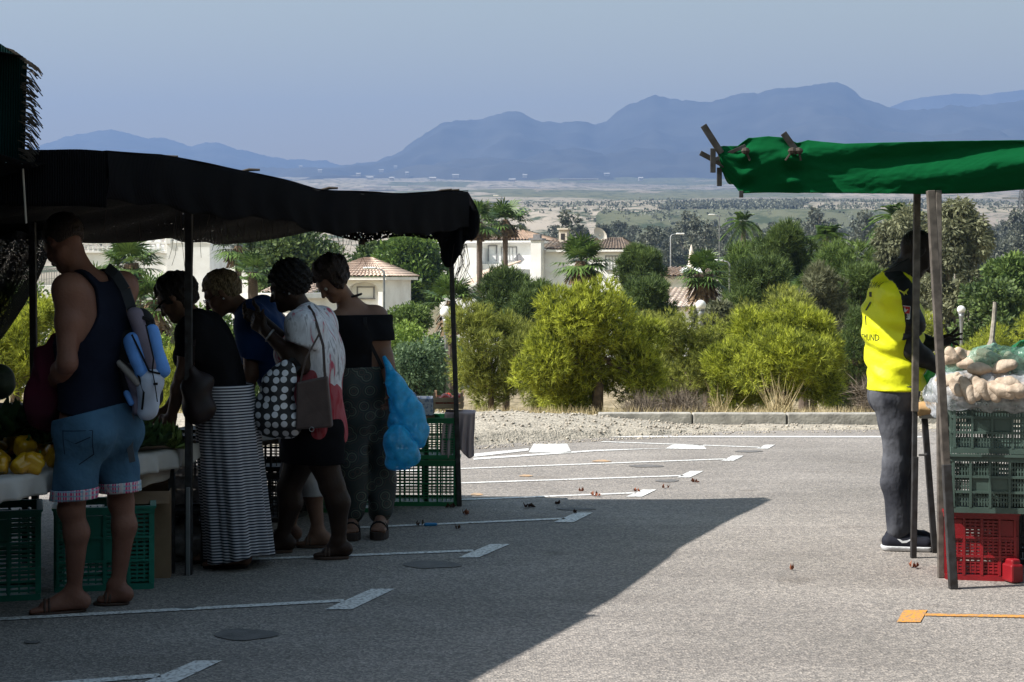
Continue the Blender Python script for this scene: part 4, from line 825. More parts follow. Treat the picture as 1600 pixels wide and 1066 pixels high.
black_net = netmat('black woven shade net', (.010, .010, .011), (.003, .003, .004), 30, holes=.95, hole_scale=62, thr=.615)
black_solid = netmat('dense black shade net', (.008, .008, .0095), (.002, .002, .003), 30)
green_net = netmat('green woven shade net', (.008, .17, .055), (.004, .10, .03), 55, trans=.3)
teal_net = netmat('dark teal shade net', (.003, .022, .022), (.002, .006, .007), 30)
steel = mat('dull painted steel pole', (.05, .05, .053), .6, (.025, .022, .02), 20, metal=.2)
steel2 = mat('scuffed brown steel pole', (.15, .13, .112), .6, (.075, .065, .057), 22, metal=.4)
wood_d = mat('dark cane', (.05, .04, .032), .8)
def sheet(name, fn, nu, nv, m, parent=None, thick=.004):
    """cloth from a function of (u, v), with a real thickness"""
    U, Vv = np.meshgrid(np.linspace(0, 1, nu), np.linspace(0, 1, nv), indexing='ij'); X, Y, Z = fn(U, Vv); me = grid_mesh(name, X, Y, Z); uv = me.uv_layers.new(name='UVMap')
    su = float(np.sqrt(np.diff(X[:, 0]) ** 2 + np.diff(Y[:, 0]) ** 2).sum()); sv = float(np.sqrt(np.diff(X[0]) ** 2 + np.diff(Y[0]) ** 2 + np.diff(Z[0]) ** 2).sum())
    li = np.zeros(len(me.loops), dtype=np.int32); me.loops.foreach_get('vertex_index', li); uv.data.foreach_set('uv', np.stack([U.ravel()[li] * su, Vv.ravel()[li] * sv], 1).astype(np.float32).ravel())
    o = link(name, me, m, parent, smooth=True); 
    if thick: s = o.modifiers.new('thickness', 'SOLIDIFY'); s.thickness = thick
    return o
# ---- black canopy stall, front edge from C0 (near left) to C1 (far right corner)
C1 = np.array([-.29, 11.05]); C0 = np.array([-1.60, 7.38]); EDGE = C1 - C0
st = empty('market_stall', (-1.6, 8.5, 0), 'long market stall under a sagging black shade net, left half of the photo', 'market stall'); so3 = np.array([-1.6, 8.5])
def black_roof(U, V):
    u = U * 1.09 - .09                                     # runs on towards the camera past the picture's left edge
    x = C0[0] + EDGE[0] * u; y = C0[1] + EDGE[1] * u; dep = 5.5 * V
    z = np.interp(u, [-.9, -.22, .02, .25, .43, .65, .9, 1], [2.04, 2.04, 2.065, 2.04, 1.998, 2.014, 2.075, 2.10]) - .16 * np.sin(V * math.pi) * (1 - .3 * np.sin(u * 9)) + 0.003 * np.sin(u * 23 + 4 * V) + .010 * fbm(u * 7, V * 9, 3, 70)
    z = z + np.where(u < .03, 0, 0) 
    return x - dep - so3[0], y + 0 * dep - so3[1] + .0 * V, z
sheet('canopy', black_roof, 160, 50, black_solid, st)
def front_val(U, V):
    u = -.09 + U * 1.09; x = C0[0] + EDGE[0] * u; y = C0[1] + EDGE[1] * u; drop = np.interp(u, [-.9, 0, .18, .35, .6, .85, 1], [.22, .22, .24, .22, .24, .25, .25])
    drop = drop * (1 + .05 * np.sin(u * 17)); bulge = .008 * np.sin(V * math.pi) + .007 * np.sin(u * 95 + 2.4 * np.sin(V * 3) + 3 * fbm(u * 20, V * 2, 2, 3)) * V + .005 * np.sin(u * 41)
    z = np.interp(u, [-.9, -.22, .02, .25, .43, .65, .9, 1], [2.04, 2.04, 2.065, 2.04, 1.998, 2.014, 2.075, 2.10]) + .003 * np.sin(u * 23) - drop * V + .008 * np.sin(u * 60) * V
    return x + .9 * bulge - so3[0], y - .45 * bulge - so3[1], z
sheet('valance', front_val, 420, 14, black_solid, st)
def near_val(U, V):
    x = C0[0] - .09 * EDGE[0] - 2.6 * U; y = C0[1] - .09 * EDGE[1]; drop = np.interp(U, [0, .12, .2, .3, 1], [.24, .24, .25, .31, .31]); return x - so3[0], y + .004 * np.sin(U * 30) * V - so3[1] + 0 * x, np.interp(U, [0, .2, 1], [2.052, 2.07, 2.05]) - .16 * 0 - drop * V + .004 * np.sin(U * 40)
sheet('valance', near_val, 140, 12, black_solid, st)
def back_val(U, V):                                         # speckled net hanging along the far long side
    u = -.3 + U * 1.3; x = C0[0] + EDGE[0] * u - 1.55; y = C0[1] + EDGE[1] * u + .9; drop = .52 + .05 * np.sin(u * 7) + .025 * np.sin(u * 31)
    return x - so3[0] + .02 * np.sin(u * 60) * V, y - so3[1], 2.04 - drop * V + .02 * np.sin(u * 44) * V
def end_val(U, V):
    x = C1[0] - U * 3.4; drop = .27 + .03 * np.sin(U * 11) + .02 * np.sin(U * 37) 
    return x - so3[0], C1[1] + .03 * np.sin(U * 70) * V + .02 * V - so3[1] + 0 * x, 2.10 - .02 - drop * V - .16 * 0
sheet('valance', end_val, 200, 12, black_net, st)
def far_ceiling(U, V): # speckled net hanging under the roof, bellying down
    u = -.25 + U * 1.2; x = C0[0] + EDGE[0] * u - .25 - 1.4 * V; y = C0[1] + EDGE[1] * u + .35 * V; z = 1.98 - .22 * np.sin(V * math.pi * .55) - .03 * np.sin(u * 11 + V * 3) - .015 * np.sin(u * 39)
    return x - so3[0], y - so3[1], z
sheet('hanging_net', far_ceiling, 160, 20, black_net, st)
# bunched corner flap hanging at the far right corner
def flap(U, V):
    x = C1[0] - .26 + .26 * U + .02 * V + .05 * np.sin(U * 14) * V * .4; y = C1[1] - .05 + .12 * U + .04 * np.sin(U * 17 + V * 2); lo = np.interp(U, [0, .35, .7, 1], [.30, .50, .40, .26]); return x - so3[0] + .05 * U * np.sin(V * 2.6), y - so3[1], 2.09 - lo * V + .02 * np.sin(U * 25) * V
sheet('corner_flap', flap, 60, 24, black_solid, st)
# curtain drawn aside at the left
cl = netmat('grey shade net curtain', (.13, .135, .145), (.05, .052, .058), 40, holes=.85, hole_scale=210, thr=.61)
def curtain(U, V):
    a = W(-150, 345, 8.9); b = W(88, 345, 8.9); x = a.x + (b.x - a.x) * U * (1 - .75 * V ** 1.3) + .02 * np.sin(U * 26 + 2 * V); return x - so3[0], 8.9 + .05 * np.sin(U * 31 + V * 3) - so3[1], a.z - (.95 * V) + .28 * V * (1 - U) * 0 - .1 * np.sin(V * 3) * U * .5
sheet('side_curtain', curtain, 90, 40, cl, st)
# canes and sticks on top of the canopy
for (x0_, y0_, x1_, y1_, u) in [(238, 250, 278, 245, .25), (372, 270, 406, 265.5, .48), (500, 298, 528, 294, .68), (672, 304, 706, 296, .92), (690, 303, 718, 296.5, .95)]:
    Zc = C0[1] + EDGE[1] * u; a = W(x0_, y0_, Zc) ; b = W(x1_, y1_, Zc); mid = (a + b) / 2 + Vector((0, 0, .008)); q = Vector((-1.6, 8.5, 0)); MB().tube([a - q, mid - q, b - q], [.009, .009, .006], 6).build('cane', wood_d, st)
# poles
def pole(parent, p0, p1, w_, m, off, name='pole'): return MB().bar(Vector(p0) - off, Vector(p1) - off, w_).build(name, m, parent, bevel=.003)
off = Vector((-1.6, 8.5, 0))
def inside(px, Z, ytop): return W(px, ytop, Z)
p = G(295, 898); pole(st, p, (p.x, p.y, 2.06), .036, steel, off); pole(st, (p.x + .002, p.y - .03, 0), (p.x + .002, p.y - .03, .45), .02, pole_m, off, 'inner_pole')
p = G(718, 791); q_ = W(702, 352, p.y); pole(st, p, (q_.x, p.y, 2.06), .032, steel, off)
p = W(50, 345, 8.7); pole(st, (p.x + .02, 8.7, 0), (p.x, 8.7, 2.0), .034, steel, off)
for (x, y) in ((-2.9, 11.0), (-3.6, 8.6)): pole(st, (x, y, 0), (x, y, 2.05), .034, steel, off)
mr_ = MB(); a = Vector((C0[0] - .02, C0[1], 1.985)); b = Vector((C1[0] - .02, C1[1], 1.985)); mr_.bar(a - off, b - off, .03); mr_.bar(Vector((-2.9, 11.02, 2.04)) - off, b - off, .03); mr_.build('rail', steel, st)
m = MB(); a = W(566, 355, 10.9); m.tube([a - off, W(566, 372, 10.9) - off], .004, 5); m.sphere(W(566, 378, 10.9) - off, .022, 8); m.tube([W(560, 381, 10.9) - off, W(573, 377, 10.9) - off], .006, 5); m.build('hanging_string', wood_d, st)
# frayed threads of net under the edge
fr = MB()
for i in range(60):
    u = random.uniform(.05, .75); Z = C0[1] + EDGE[1] * u + random.uniform(.4, 1.2); x = C0[0] + EDGE[0] * u - random.uniform(.1, .5); z = 1.5 + random.uniform(.20, .34); l = random.uniform(.03, .14) if i % 5 else .25; d = random.uniform(-.05, .05)
    fr.tube([Vector((x, Z, z + .08)) - off, Vector((x + d, Z, z - l * .5)) - off, Vector((x + d * 2.2, Z, z - l)) - off], .0013, 3, False)
for i in range(14):
    x = C1[0] - random.uniform(-.02, .1); fr.tube([Vector((x, 11.05, 1.75)) - off, Vector((x + random.uniform(-.03, .05), 11.05, 1.62)) - off, Vector((x + random.uniform(-.09, .06), 11.05, 1.42 + random.random() * .1)) - off], .002, 3, False)
tag(fr.build('loose_threads', wood_d, st), kind='stuff')
# ---- teal / black canopy of the neighbouring stall, upper left corner, with frayed edge
c2 = empty('market_stall', (-2.6, 5.2, 0), 'neighbouring stall whose frayed dark teal canopy hangs into the top left corner', 'market stall'); o2 = Vector((-2.6, 5.2, 0))
def teal_roof(U, V): x = -2.12 - 3.2 * V; y = 7.2 - 5.2 * U; return x - o2.x - .35 * U, y - o2.y, 2.78 - .1 * np.sin(V * 3) - .35 * V * 0 + .02 * np.sin(U * 20) + 0 * U
zT = 7.0; 
def teal_edge(U, V):
    px = np.interp(V, [0, .25, 1], [0, 0, 0]) ; top = W(0, 92, zT).z; bot = W(0, 253, zT).z
    x0_ = W(-220, 0, zT).x; x1_ = W(42, 0, zT).x; x = x0_ + (x1_ - x0_) * U; zt_ = np.interp(x, [W(-220, 0, zT).x, W(0, 0, zT).x, W(42, 0, zT).x], [W(0, -60, zT).z, W(0, 68, zT).z, W(0, 96, zT).z]); return x - o2.x - .012 * V * U, zT - o2.y + .02 * np.sin(U * 22) * V, zt_ + (bot - zt_) * V
def teal_top(U, V):
    x0_ = W(-260, 0, zT).x; x1_ = W(45, 0, zT).x; x = x0_ + (x1_ - x0_) * U; zt_ = np.interp(x, [W(-220, 0, zT).x, W(0, 0, zT).x, W(42, 0, zT).x], [W(0, -60, zT).z, W(0, 68, zT).z, W(0, 96, zT).z]); return x - o2.x - (V * .0), zT - 4.6 * V - o2.y, zt_ + .0 * V
sheet('valance', teal_edge, 60, 30, teal_net, c2)
def teal_top2(U, V):
    xr = -2.06 - 2.16 * V; x = -9 + (xr + 9) * U; return x - o2.x, zT - 5.2 * V - o2.y, 2.45 + (1 - U) * .9 + .0 * V
sheet('canopy', teal_top2, 30, 30, black_solid, c2)
fr = MB()
for i in range(120):
    t = random.random(); a = W(43 - 6 * t, 94 + 155 * t, zT) + Vector((random.uniform(-.02, .005), random.uniform(-.03, .03), 0)); l = random.uniform(.03, .065); sl = random.uniform(.4, .9)
    fr.tube([a - o2, a + Vector((l * .5, 0, -l * .3 * sl)) - o2, a + Vector((l, random.uniform(-.02, .02), -l * sl * 1.2)) - o2], .0028, 4, False)
for i in range(26):
    t = random.random(); a = W(10 + 40 * t, 75 + 28 * t, zT); fr.tube([a - o2, a + Vector((.03, 0, -.01)) - o2, a + Vector((.05, 0, -.04)) - o2], .003, 4, False)
tag(fr.build('frayed_edge', wood_d, c2), kind='stuff')
MB().tube([W(35, 252, 7.0) - o2, W(38, 300, 7.02) - o2, W(41, 349, 7.05) - o2], .0045, 6).build('rope', mat('pale rope', (.55, .5, .45), .9), c2)
MB().tube([W(-40, 254, 6.98) - o2, W(10, 253.5, 6.98) - o2, W(36, 254.5, 6.98) - o2], .006, 6).build('hem', mat('pale blue hem', (.3, .5, .55), .8), c2)
sheet('light_blocker_left', lambda U, V: (-4.3 + .03 * np.sin(U * 60) - o2.x, 9.5 - 9 * U - o2.y, 2.5 - 2.45 * V), 160, 12, black_solid, c2)  # net sheet added out of view on the left to deepen the stall's shade
sheet('light_blocker_far_left', lambda U, V: (-4.3 - 5 * U - o2.x, 9.6 + .03 * np.sin(U * 40) - o2.y, 2.3 - 2.25 * V), 60, 12, black_solid, c2)  # unseen sheet, added to close off sky light at the far left
sheet('light_blocker_roof', lambda U, V: (-9 + 19 * U - o2.x, 3.6 - 11 * V - o2.y, 2.75 - .15 * np.sin(V * 3) - .1 * np.sin(U * 9)), 60, 40, black_solid, c2)  # added roof over and behind the camera, cuts sky light on the stall
sheet('light_blocker_right', lambda U, V: (4.6 + .03 * np.sin(U * 60) - o2.x, 8.5 - 15 * U - o2.y, 2.9 - 2.85 * V), 160, 12, black_solid, c2)  # added sheet beyond the right of the view, holds back sky light
sheet('light_blocker_behind', lambda U, V: (-9 + 15 * U - o2.x, -7.4 + .05 * np.sin(U * 50) - o2.y, 2.7 - 2.65 * V), 90, 12, black_solid, c2)  # added sheet behind the camera, keeps sky light off camera-facing sides
for x, y in ((-2.95, 6.4), (-4.6, 3.0)): MB().bar(Vector((x, y, 0)) - o2, Vector((x, y, 2.6)) - o2, .035).build('pole', steel, c2)

# ---- green canopy stall on the right
gs = empty('market_stall', (2.4, 9.2, 0), 'market stall under a bright green shade net, right edge of the photo', 'market stall'); og = Vector((2.4, 9.2, 0)); ZG = 8.75
def gx(px): return (px - CX) * ZG / F_
def gz(py): return EYE + (HY - py) * ZG / F_
def gval(U, V):
    px = 1122 + U * 620; top = np.interp(px, [1122, 1130, 1152, 1170, 1200, 1225, 1245, 1262, 1290, 1320, 1450, 1600, 1740], [230, 228, 229, 216, 213, 215, 224, 219, 222, 225, 222, 219, 217]); bot = np.interp(px, [1122, 1127, 1150, 1158, 1200, 1300, 1450, 1530, 1600, 1740], [250, 266, 292, 302, 301, 302, 304, 302, 296, 288])
    fold = .03 * np.sin(V * math.pi) + .022 * np.sin((px - 1118) / 95 + V * 5) * V + .030 * np.sin(V * 9 + (px - 1250) / 95) * np.clip((px - 1240) / 120, 0, 1) * (1 - V) + .025 * fbm(px / 50, V * 4 + px / 160, 4, 12)
    gather = .03 * np.exp(-((px - 1238) / 16) ** 2) * np.sin(V * 14) + .02 * np.exp(-((px - 1165) / 14) ** 2) * np.sin(V * 17)
    return gx(px) - og.x, ZG - 1.2 * fold + gather - og.y, gz(top + (bot - top) * V)
sheet('valance', gval, 460, 60, green_net, gs)
def groof(U, V): px = 1120 + U * 640; return gx(px) + .45 * V - og.x, ZG + .02 + 2.6 * V - og.y, gz(np.interp(px, [1118, 1152, 1170, 1225, 1245, 1262, 1320, 1740], [231, 230, 217, 216, 225, 220, 226, 218])) - .10 * np.sin(V * math.pi) - .004
sheet('canopy', groof, 120, 30, green_net, gs)
MB().bar(Vector((gx(1128), ZG + .05, gz(232))) - og, Vector((gx(1740), ZG + .05, gz(226))) - og, .03).build('rail', steel, gs)
for (x0_, y0_, x1_, y1_, w_, dy) in [(1099, 196, 1127, 240, .034, -.03), (1094, 239, 1132, 259, .026, .0), (1114, 232, 1114, 270, .028, -.05), (1124, 262, 1124, 291, .026, .02), (1158, 298, 1158, 309, .022, .0), (1224, 208, 1247, 240, .032, -.06), (1116, 250, 1165, 228, .02, -.02)]:
    a = W(x0_, y0_, ZG + dy); b = W(x1_, y1_, ZG + dy); MB().bar(a - og, b - og, w_, w_ * .55, up=(0, -1, 0)).build('bracket', steel, gs, bevel=.002)
for q in (1238, 1248, 1165): m = MB(); a = W(q, 236, ZG - .07); m.sphere(a - og, .024, 8, (1, 1, .8)); m.tube([a - og, a + Vector((random.uniform(-.06, .03), 0, -.05)) - og], .006, 5); m.build('tie', wood_d, gs)
p = G(1427, 872); q_ = W(1433, 300, p.y); md = Vector(p).lerp(q_, .40); pole(gs, p, md, .026, steel, og); pole(gs, md, q_, .034, steel2, og); pole(gs, (p.x, p.y, 0), (p.x + .01, p.y, .55), .031, steel, og, 'pole_foot')
MB().tube([W(1436, 711, 9.0) - og, W(1445, 711, 8.98) - og], .006, 6).sphere(W(1447, 711, 8.98) - og, .012, 8).build('clamp_screw', steel, gs)
p = G(1489, 920); q_ = W(1454, 298, p.y + .1); pole(gs, p, q_, .038, steel2, og); md = Vector(p).lerp(q_, .31); pole(gs, Vector(p) - Vector((0, .006, 0)), md - Vector((0, .006, 0)), .040, steel, og, 'pole_foot')
p = G(1470, 903); pole(gs, p, W(1466, 298, p.y + .3), .030, steel2, og)
# board with goods
tb = MB(); a = W(1436, 651, 9.15); tb.box(Vector((a.x + .85, 9.45, .765)) - og, (1.7, .7, .03)); tb.build('counter_board', mat('grey weathered board', (.42, .40, .36), .8, (.25, .23, .2), 8, aniso=(1, 8, 8)), gs)
for e0, e1 in (((a.x + .03, 9.15), (a.x + .10, 9.2)), ((3.8, 9.2), (3.8, 9.2)), ((3.8, 9.7), (3.8, 9.7))): MB().bar(Vector((e0[0], e0[1], .75)) - og, Vector((e1[0], e1[1], 0)) - og, .03).build('counter_leg', steel, gs)

# ================================================================ CRATES
def crate(loc, W_, D_, H_, m, label, rz=0, slots='fine', group='plastic crates', cells=(4, 3), solid=()):
    o = empty('plastic_crate', loc, label, 'crate', group, rz)
    def wall(W1, place, fine):
        b = MB(); t = .012; rib = .006
        def bx(x0, x1, z0, z1, y0=0, y1=t): b.box(((x0 + x1) / 2, (y0 + y1) / 2, (z0 + z1) / 2), (x1 - x0, y1 - y0, z1 - z0))
        nx, nz = cells; bx(-W1 / 2, W1 / 2, 0, .028, -.006, t); bx(-W1 / 2, W1 / 2, H_ - .03, H_ - .002, -.010, t); cw = W1 / nx; ch = (H_ - .058) / nz
        for i in range(nx + 1): x = -W1 / 2 + cw * i; x = min(max(x, -W1 / 2 + .012), W1 / 2 - .012); bx(x - .006, x + .006, .028, H_ - .03, -.008, t - .001)
        for j in range(1, nz): z = .028 + ch * j; bx(-W1 / 2 + .001, W1 / 2 - .001, z - .006, z + .006, -.007, t - .002)
        for i in range(nx):
            for j in range(nz):
                xa = max(-W1 / 2 + cw * i, -W1 / 2) + .006; xb = xa + cw - .012; za = .028 + ch * j + .006; zb = za + ch - .012
                hand = (nz - 1 - j) == 0 and fine == 'fine' and abs(i - (nx - 1) / 2) < .8 and 0
                if (i, j) in solid: bx(xa, xb, za, zb, .001, t - .003); continue
                if fine == 'fine':
                    k = max(3, int((xb - xa) / .013))
                    for q in range(k): x = xa + (q + .5) * (xb - xa) / k; bx(x - .0035, x + .0035, za, zb, .002, t - .003)
                    for q in range(1, 3): z = za + (zb - za) * q / 3; bx(xa, xb, z - .004, z + .004, .003, t - .004)
                elif fine == 'slit':
                    k = 3
                    for q in range(k + 1): x = xa + q * (xb - xa) / k; bx(x - .004, x + .004, za, zb, .002, t - .003)
                    for q in range(5): z = za + (zb - za) * (q + .5) / 5; bx(xa, xb, z - .0055, z + .0055, .003, t - .004)
                else:
                    for q in range(1, 4): x = xa + (xb - xa) * q / 4; bx(x - .003, x + .003, za, zb, .002, t - .003)
                    for q in range(1, 6): z = za + (zb - za) * q / 6; bx(xa, xb, z - .003, z + .003, .003, t - .004)
        b.v = [place(v) for v in b.v]; b.build('side_panel', m, o)
    wall(W_, lambda v: Vector((v.x, -D_ / 2 + v.y, v.z)), slots); wall(W_, lambda v: Vector((-v.x, D_ / 2 - v.y, v.z)), slots)
    wall(D_ - .026, lambda v: Vector((W_ / 2 - v.y, v.x, v.z)), slots); wall(D_ - .026, lambda v: Vector((-W_ / 2 + v.y, -v.x, v.z)), slots)
    MB().box((0, 0, .008), (W_ - .03, D_ - .03, .012)).build('base', m, o)
    r = MB(); 
    for s in (-1, 1): r.box((0, s * (D_ / 2 + .003), H_ - .0), (W_ + .028, .03, .012)).box((s * (W_ / 2 + .003), 0, H_ - .0005), (.028, D_ - .02, .011))
    r.build('rim', m, o); return o
cg = mat('dark green crate plastic', (.05, .11, .075), .45, (.035, .08, .055), 5, spec=.5)
cgm = mat('grey green crate plastic', (.06, .095, .08), .5, (.042, .07, .058), 4, spec=.5)
cr_ = mat('red crate plastic', (.26, .008, .014), .4, (.17, .006, .01), 4, spec=.5)
cbg = mat('bright green crate plastic', (.015, .16, .06), .4, (.01, .11, .04), 4, spec=.5)
ctl = mat('teal green crate plastic', (.02, .24, .17), .45, (.014, .17, .12), 4, spec=.5)
cbk = mat('black crate plastic', (.012, .013, .015), .5, spec=.4)
p = G(1533, 915); rz = -.20
def stack(px, Z, z): return ((px - CX) * Z / F_, Z, z)
crate(stack(1529, 8.55, 0), .345, .42, .34, cr_, 'red crate on the ground at the bottom of the right stack', rz, 'slit', cells=(4, 3), solid=((0, 2), (3, 2)))
crate(stack(1537, 8.52, .352), .375, .56, .285, cgm, 'lower of the two grey green crates in the right stack, resting on the red one', rz + .03, 'fine', cells=(4, 3), solid=((1, 1), (2, 1)))
crate(stack(1545, 8.52, .646), .385, .56, .285, cgm, 'upper grey green crate in the right stack, under the bags of potatoes', rz - .02, 'fine', cells=(4, 3), solid=((1, 1), (2, 1)))
crate((2.83, 9.0, 0), .5, .4, .42, cbk, 'black crate on the ground behind the red crate', -.1)
# red crate's kicked-out corner foot
m = MB(); q = W(1572, 905, 8.3); m.box((q.x + .03, q.y, .05), (.07, .10, .09), rz=.3); m.box((q.x + .03, q.y, .10), (.05, .08, .04), rz=.3); tag(m.build('box', cr_, None, (q.x, q.y, 0), bevel=.01), 'small red plastic box on the ground against the red crate', 'box')
# crates under and beside the far end of the black stall
d1 = math.atan2(EDGE[1], EDGE[0])
crate((-.62, 11.30, 0), .50, .36, .30, cbg, 'green open crate under the pink cloth, on the ground at the far stall corner', -.02, 'open', cells=(4, 2))
crate((-.62, 11.30, .312), .50, .36, .27, cbg, 'green open crate right below the pink cloth, on top of another crate', -.02, 'open', cells=(4, 2))
crate((-1.02, 11.0, 0), .46, .38, .30, cbg, 'green open crate on the ground right of the paisley trousers', .05, 'open', cells=(4, 2))
crate((-1.02, 11.0, .312), .46, .38, .27, cbg, 'green open crate behind the lower blue bag, upper one of its stack', .05, 'open', cells=(4, 2))
for i, (x, y, z, lab) in enumerate([(-1.62, 10.6, 0, 'black crate under the stall, seen between the striped skirt and the dark skirt'), (-1.5, 11.1, 0, 'black crate under the stall, behind the bare legs of the woman with the phone'), (-1.62, 10.62, .312, 'black crate stacked under the stall behind the dark skirt'), (-2.0, 9.7, 0, 'black crate under the stall behind the striped skirt'), (-2.0, 9.72, .312, 'upper black crate behind the striped skirt'), (-1.95, 9.1, 0, 'black crate on the ground right behind the middle pole')]):
    crate((x, y, z), .52, .38, .30, cbk, lab, .1 * i - .3, 'open', cells=(4, 2))
# crates and carton under the left table
p = G(120, 920); 
crate((-2.55, 7.95, 0), .56, .38, .42, ctl, 'dark teal crate at the far left below the yellow peppers', .28, 'slit', cells=(4, 3), solid=((1, 2), (2, 2)))
crate((-2.02, 8.26, 0), .46, .38, .40, ctl, 'bright teal crate behind the legs of the man in shorts', .22, 'slit', cells=(4, 3), solid=((1, 1), (2, 1), (1, 2)))
card = mat('brown cardboard', (.28, .18, .11), .9, (.2, .13, .08), 6)
def carton(loc, d, rz, label, m=card, lid=True):
    o = empty('cardboard_box', loc, label, 'box', None, rz); b = MB(); t = .006; W1, D1, H1 = d
    for s in (-1, 1): b.box((0, s * (D1 / 2 - t / 2), H1 / 2), (W1, t, H1)).box((s * (W1 / 2 - t / 2), 0, H1 / 2), (t, D1 - 2 * t, H1))
    b.box((0, 0, t / 2), (W1 - 2 * t, D1 - 2 * t, t)); b.build('body', m, o)
    if lid:
        for s in (-1, 1): f = MB(); f.quad((-W1 / 2, s * D1 / 2, H1), (W1 / 2, s * D1 / 2, H1), (W1 / 2, s * (D1 / 2 + .10), H1 + .05 * s), (-W1 / 2, s * (D1 / 2 + .10), H1 + .05 * s)); f.build('flap', m, o)
    return o
carton((-1.86, 8.55, 0), (.22, .3, .44), .15, 'tall brown cardboard box under the table, right of the teal crates')
# crumpled transparent sacks under the corner
def blobmesh(name, parts, m, vox, post=(), loc=(0, 0, 0), parent=None, k=.02):
    s = SDF(vox)
    for q in parts: s.cone(*q, k=k) if len(q) == 4 else s.ell(*q, k=k)
    s.post = list(post); return link(name, s.mesh(name, loc), m, parent, loc if parent is None else (0, 0, 0), smooth=True)
def plastic(name, col, alpha, rough=.18, col2=None):
    m = bpy.data.materials.new(name); m.use_nodes = True; n = m.node_tree; b = n.nodes['Principled BSDF']; b.inputs['Base Color'].default_value = col + (1,); b.inputs['Roughness'].default_value = rough; b.inputs['Specular IOR Level'].default_value = .8
    L = n.links.new; tr = N(m, 'ShaderNodeBsdfTransparent'); tr.inputs[0].default_value = tuple(min(1, c * .3 + .7) for c in col) + (1,); nz = N(m, 'ShaderNodeTexNoise'); nz.inputs['Scale'].default_value = 24; nz.inputs['Detail'].default_value = 6; tc = N(m, 'ShaderNodeTexCoord'); L(tc.outputs['Object'], nz.inputs['Vector'])
    mr = N(m, 'ShaderNodeMapRange'); mr.inputs['From Min'].default_value = .35; mr.inputs['From Max'].default_value = .7; mr.inputs['To Min'].default_value = alpha * .6; mr.inputs['To Max'].default_value = min(1, alpha * 1.7); L(nz.outputs['Fac'], mr.inputs[0])
    bp = N(m, 'ShaderNodeBump'); bp.inputs['Distance'].default_value = .012; L(nz.outputs['Fac'], bp.inputs['Height']); L(bp.outputs[0], b.inputs['Normal'])
    tl = N(m, 'ShaderNodeBsdfTranslucent'); tl.inputs[0].default_value = col + (1,); m1 = N(m, 'ShaderNodeMixShader'); m1.inputs[0].default_value = .4; L(b.outputs[0], m1.inputs[1]); L(tl.outputs[0], m1.inputs[2])
    mx = N(m, 'ShaderNodeMixShader'); L(mr.outputs[0], mx.inputs[0]); L(tr.outputs[0], mx.inputs[1]); L(m1.outputs[0], mx.inputs[2]); L(mx.outputs[0], n.nodes['Material Output'].inputs[0]); return m
clearp = plastic('clear plastic', (.75, .78, .82), .42, .1); greyp = plastic('dirty grey plastic sack', (.35, .32, .30), .8)
crk = folds(.008, 60, 70, 45, 4)
for i, (x, y, z, lab) in enumerate([(-1.77, 8.92, .0, 'crumpled grey plastic sack on the ground below the table corner'), (-1.79, 8.95, .30, 'crumpled plastic sack on the shelf below the table corner')]):
    tag(blobmesh('plastic_sack', [((x - .06, y, z + .09), (x + .10, y, z + .11), .10, .09), ((x, y, z + .16), (x + .04, y + .03, z + .20), .07, .05)], greyp, .012, (crk,), (x, y, z)), lab, 'sack')
tag(MB().box((-1.79, 8.95, .285), (.34, .4, .018)).bar((-1.95, 8.78, 0), (-1.95, 8.78, .28), .02).bar((-1.63, 8.78, 0), (-1.63, 8.78, .28), .02).bar((-1.95, 9.12, 0), (-1.95, 9.12, .28), .02).bar((-1.63, 9.12, 0), (-1.63, 9.12, .28), .02).build('low_shelf', steel, None, (-1.79, 8.95, 0)), 'low dark shelf on thin legs below the table corner', 'shelf')

# ================================================================ TABLES
clothm = mat('grey white table cloth', (.52, .50, .48), .85, (.40, .38, .36), 5); pinkc = mat('faded pink grey cloth', (.42, .34, .35), .85, (.32, .25, .26), 4, aniso=(6, 6, 1)); greyc = mat('grey folded cloth', (.14, .135, .12), .9)
E = Vector((EDGE[0], EDGE[1], 0)).normalized(); Pn_ = Vector((-E.y, E.x, 0))      # Pn_ points into the stall
def table(A, B, depth, h, label, m):
    A = Vector(A); B = Vector(B); c = (A + B) / 2 + Pn_ * depth / 2; c.z = 0; o = empty('trestle_table', c, label, 'table', 'stall tables')
    q = [A, B, B + Pn_ * depth, A + Pn_ * depth]; b = MB(); b.quad(*[Vector((v.x, v.y, h)) - c for v in q]); b.quad(*[Vector((v.x, v.y, h - .025)) - c for v in reversed(q)])
    for i in range(4): a_, b_ = q[i], q[(i + 1) % 4]; b.quad(Vector((a_.x, a_.y, h - .025)) - c, Vector((b_.x, b_.y, h - .025)) - c, Vector((b_.x, b_.y, h)) - c, Vector((a_.x, a_.y, h)) - c)
    b.build('tabletop', m, o)
    for v in q: u = v.lerp((A + B) / 2 + Pn_ * depth / 2, .06); MB().bar(Vector((u.x, u.y, 0)) - c, Vector((u.x, u.y, h - .03)) - c, .03).build('leg', steel, o)
    return o
woodt = mat('old table board', (.2, .15, .1), .8)
TA = W(-330, 738, 6.55); TA = Vector((-1.70 - 2.4 * E.x, 8.62 - 2.4 * E.y, 0)); TB = Vector((-1.70, 8.62, 0)); TH = .64
table(TA, TB, .95, TH, 'long table of vegetables under a grey white cloth, behind the man in shorts', woodt)
TC = Vector((-1.45, 9.3, 0)); TD = Vector((-.52, 11.2, 0)); table(TC, TD, .9, .60, 'far table of fruit boxes that the standing women look at', woodt)
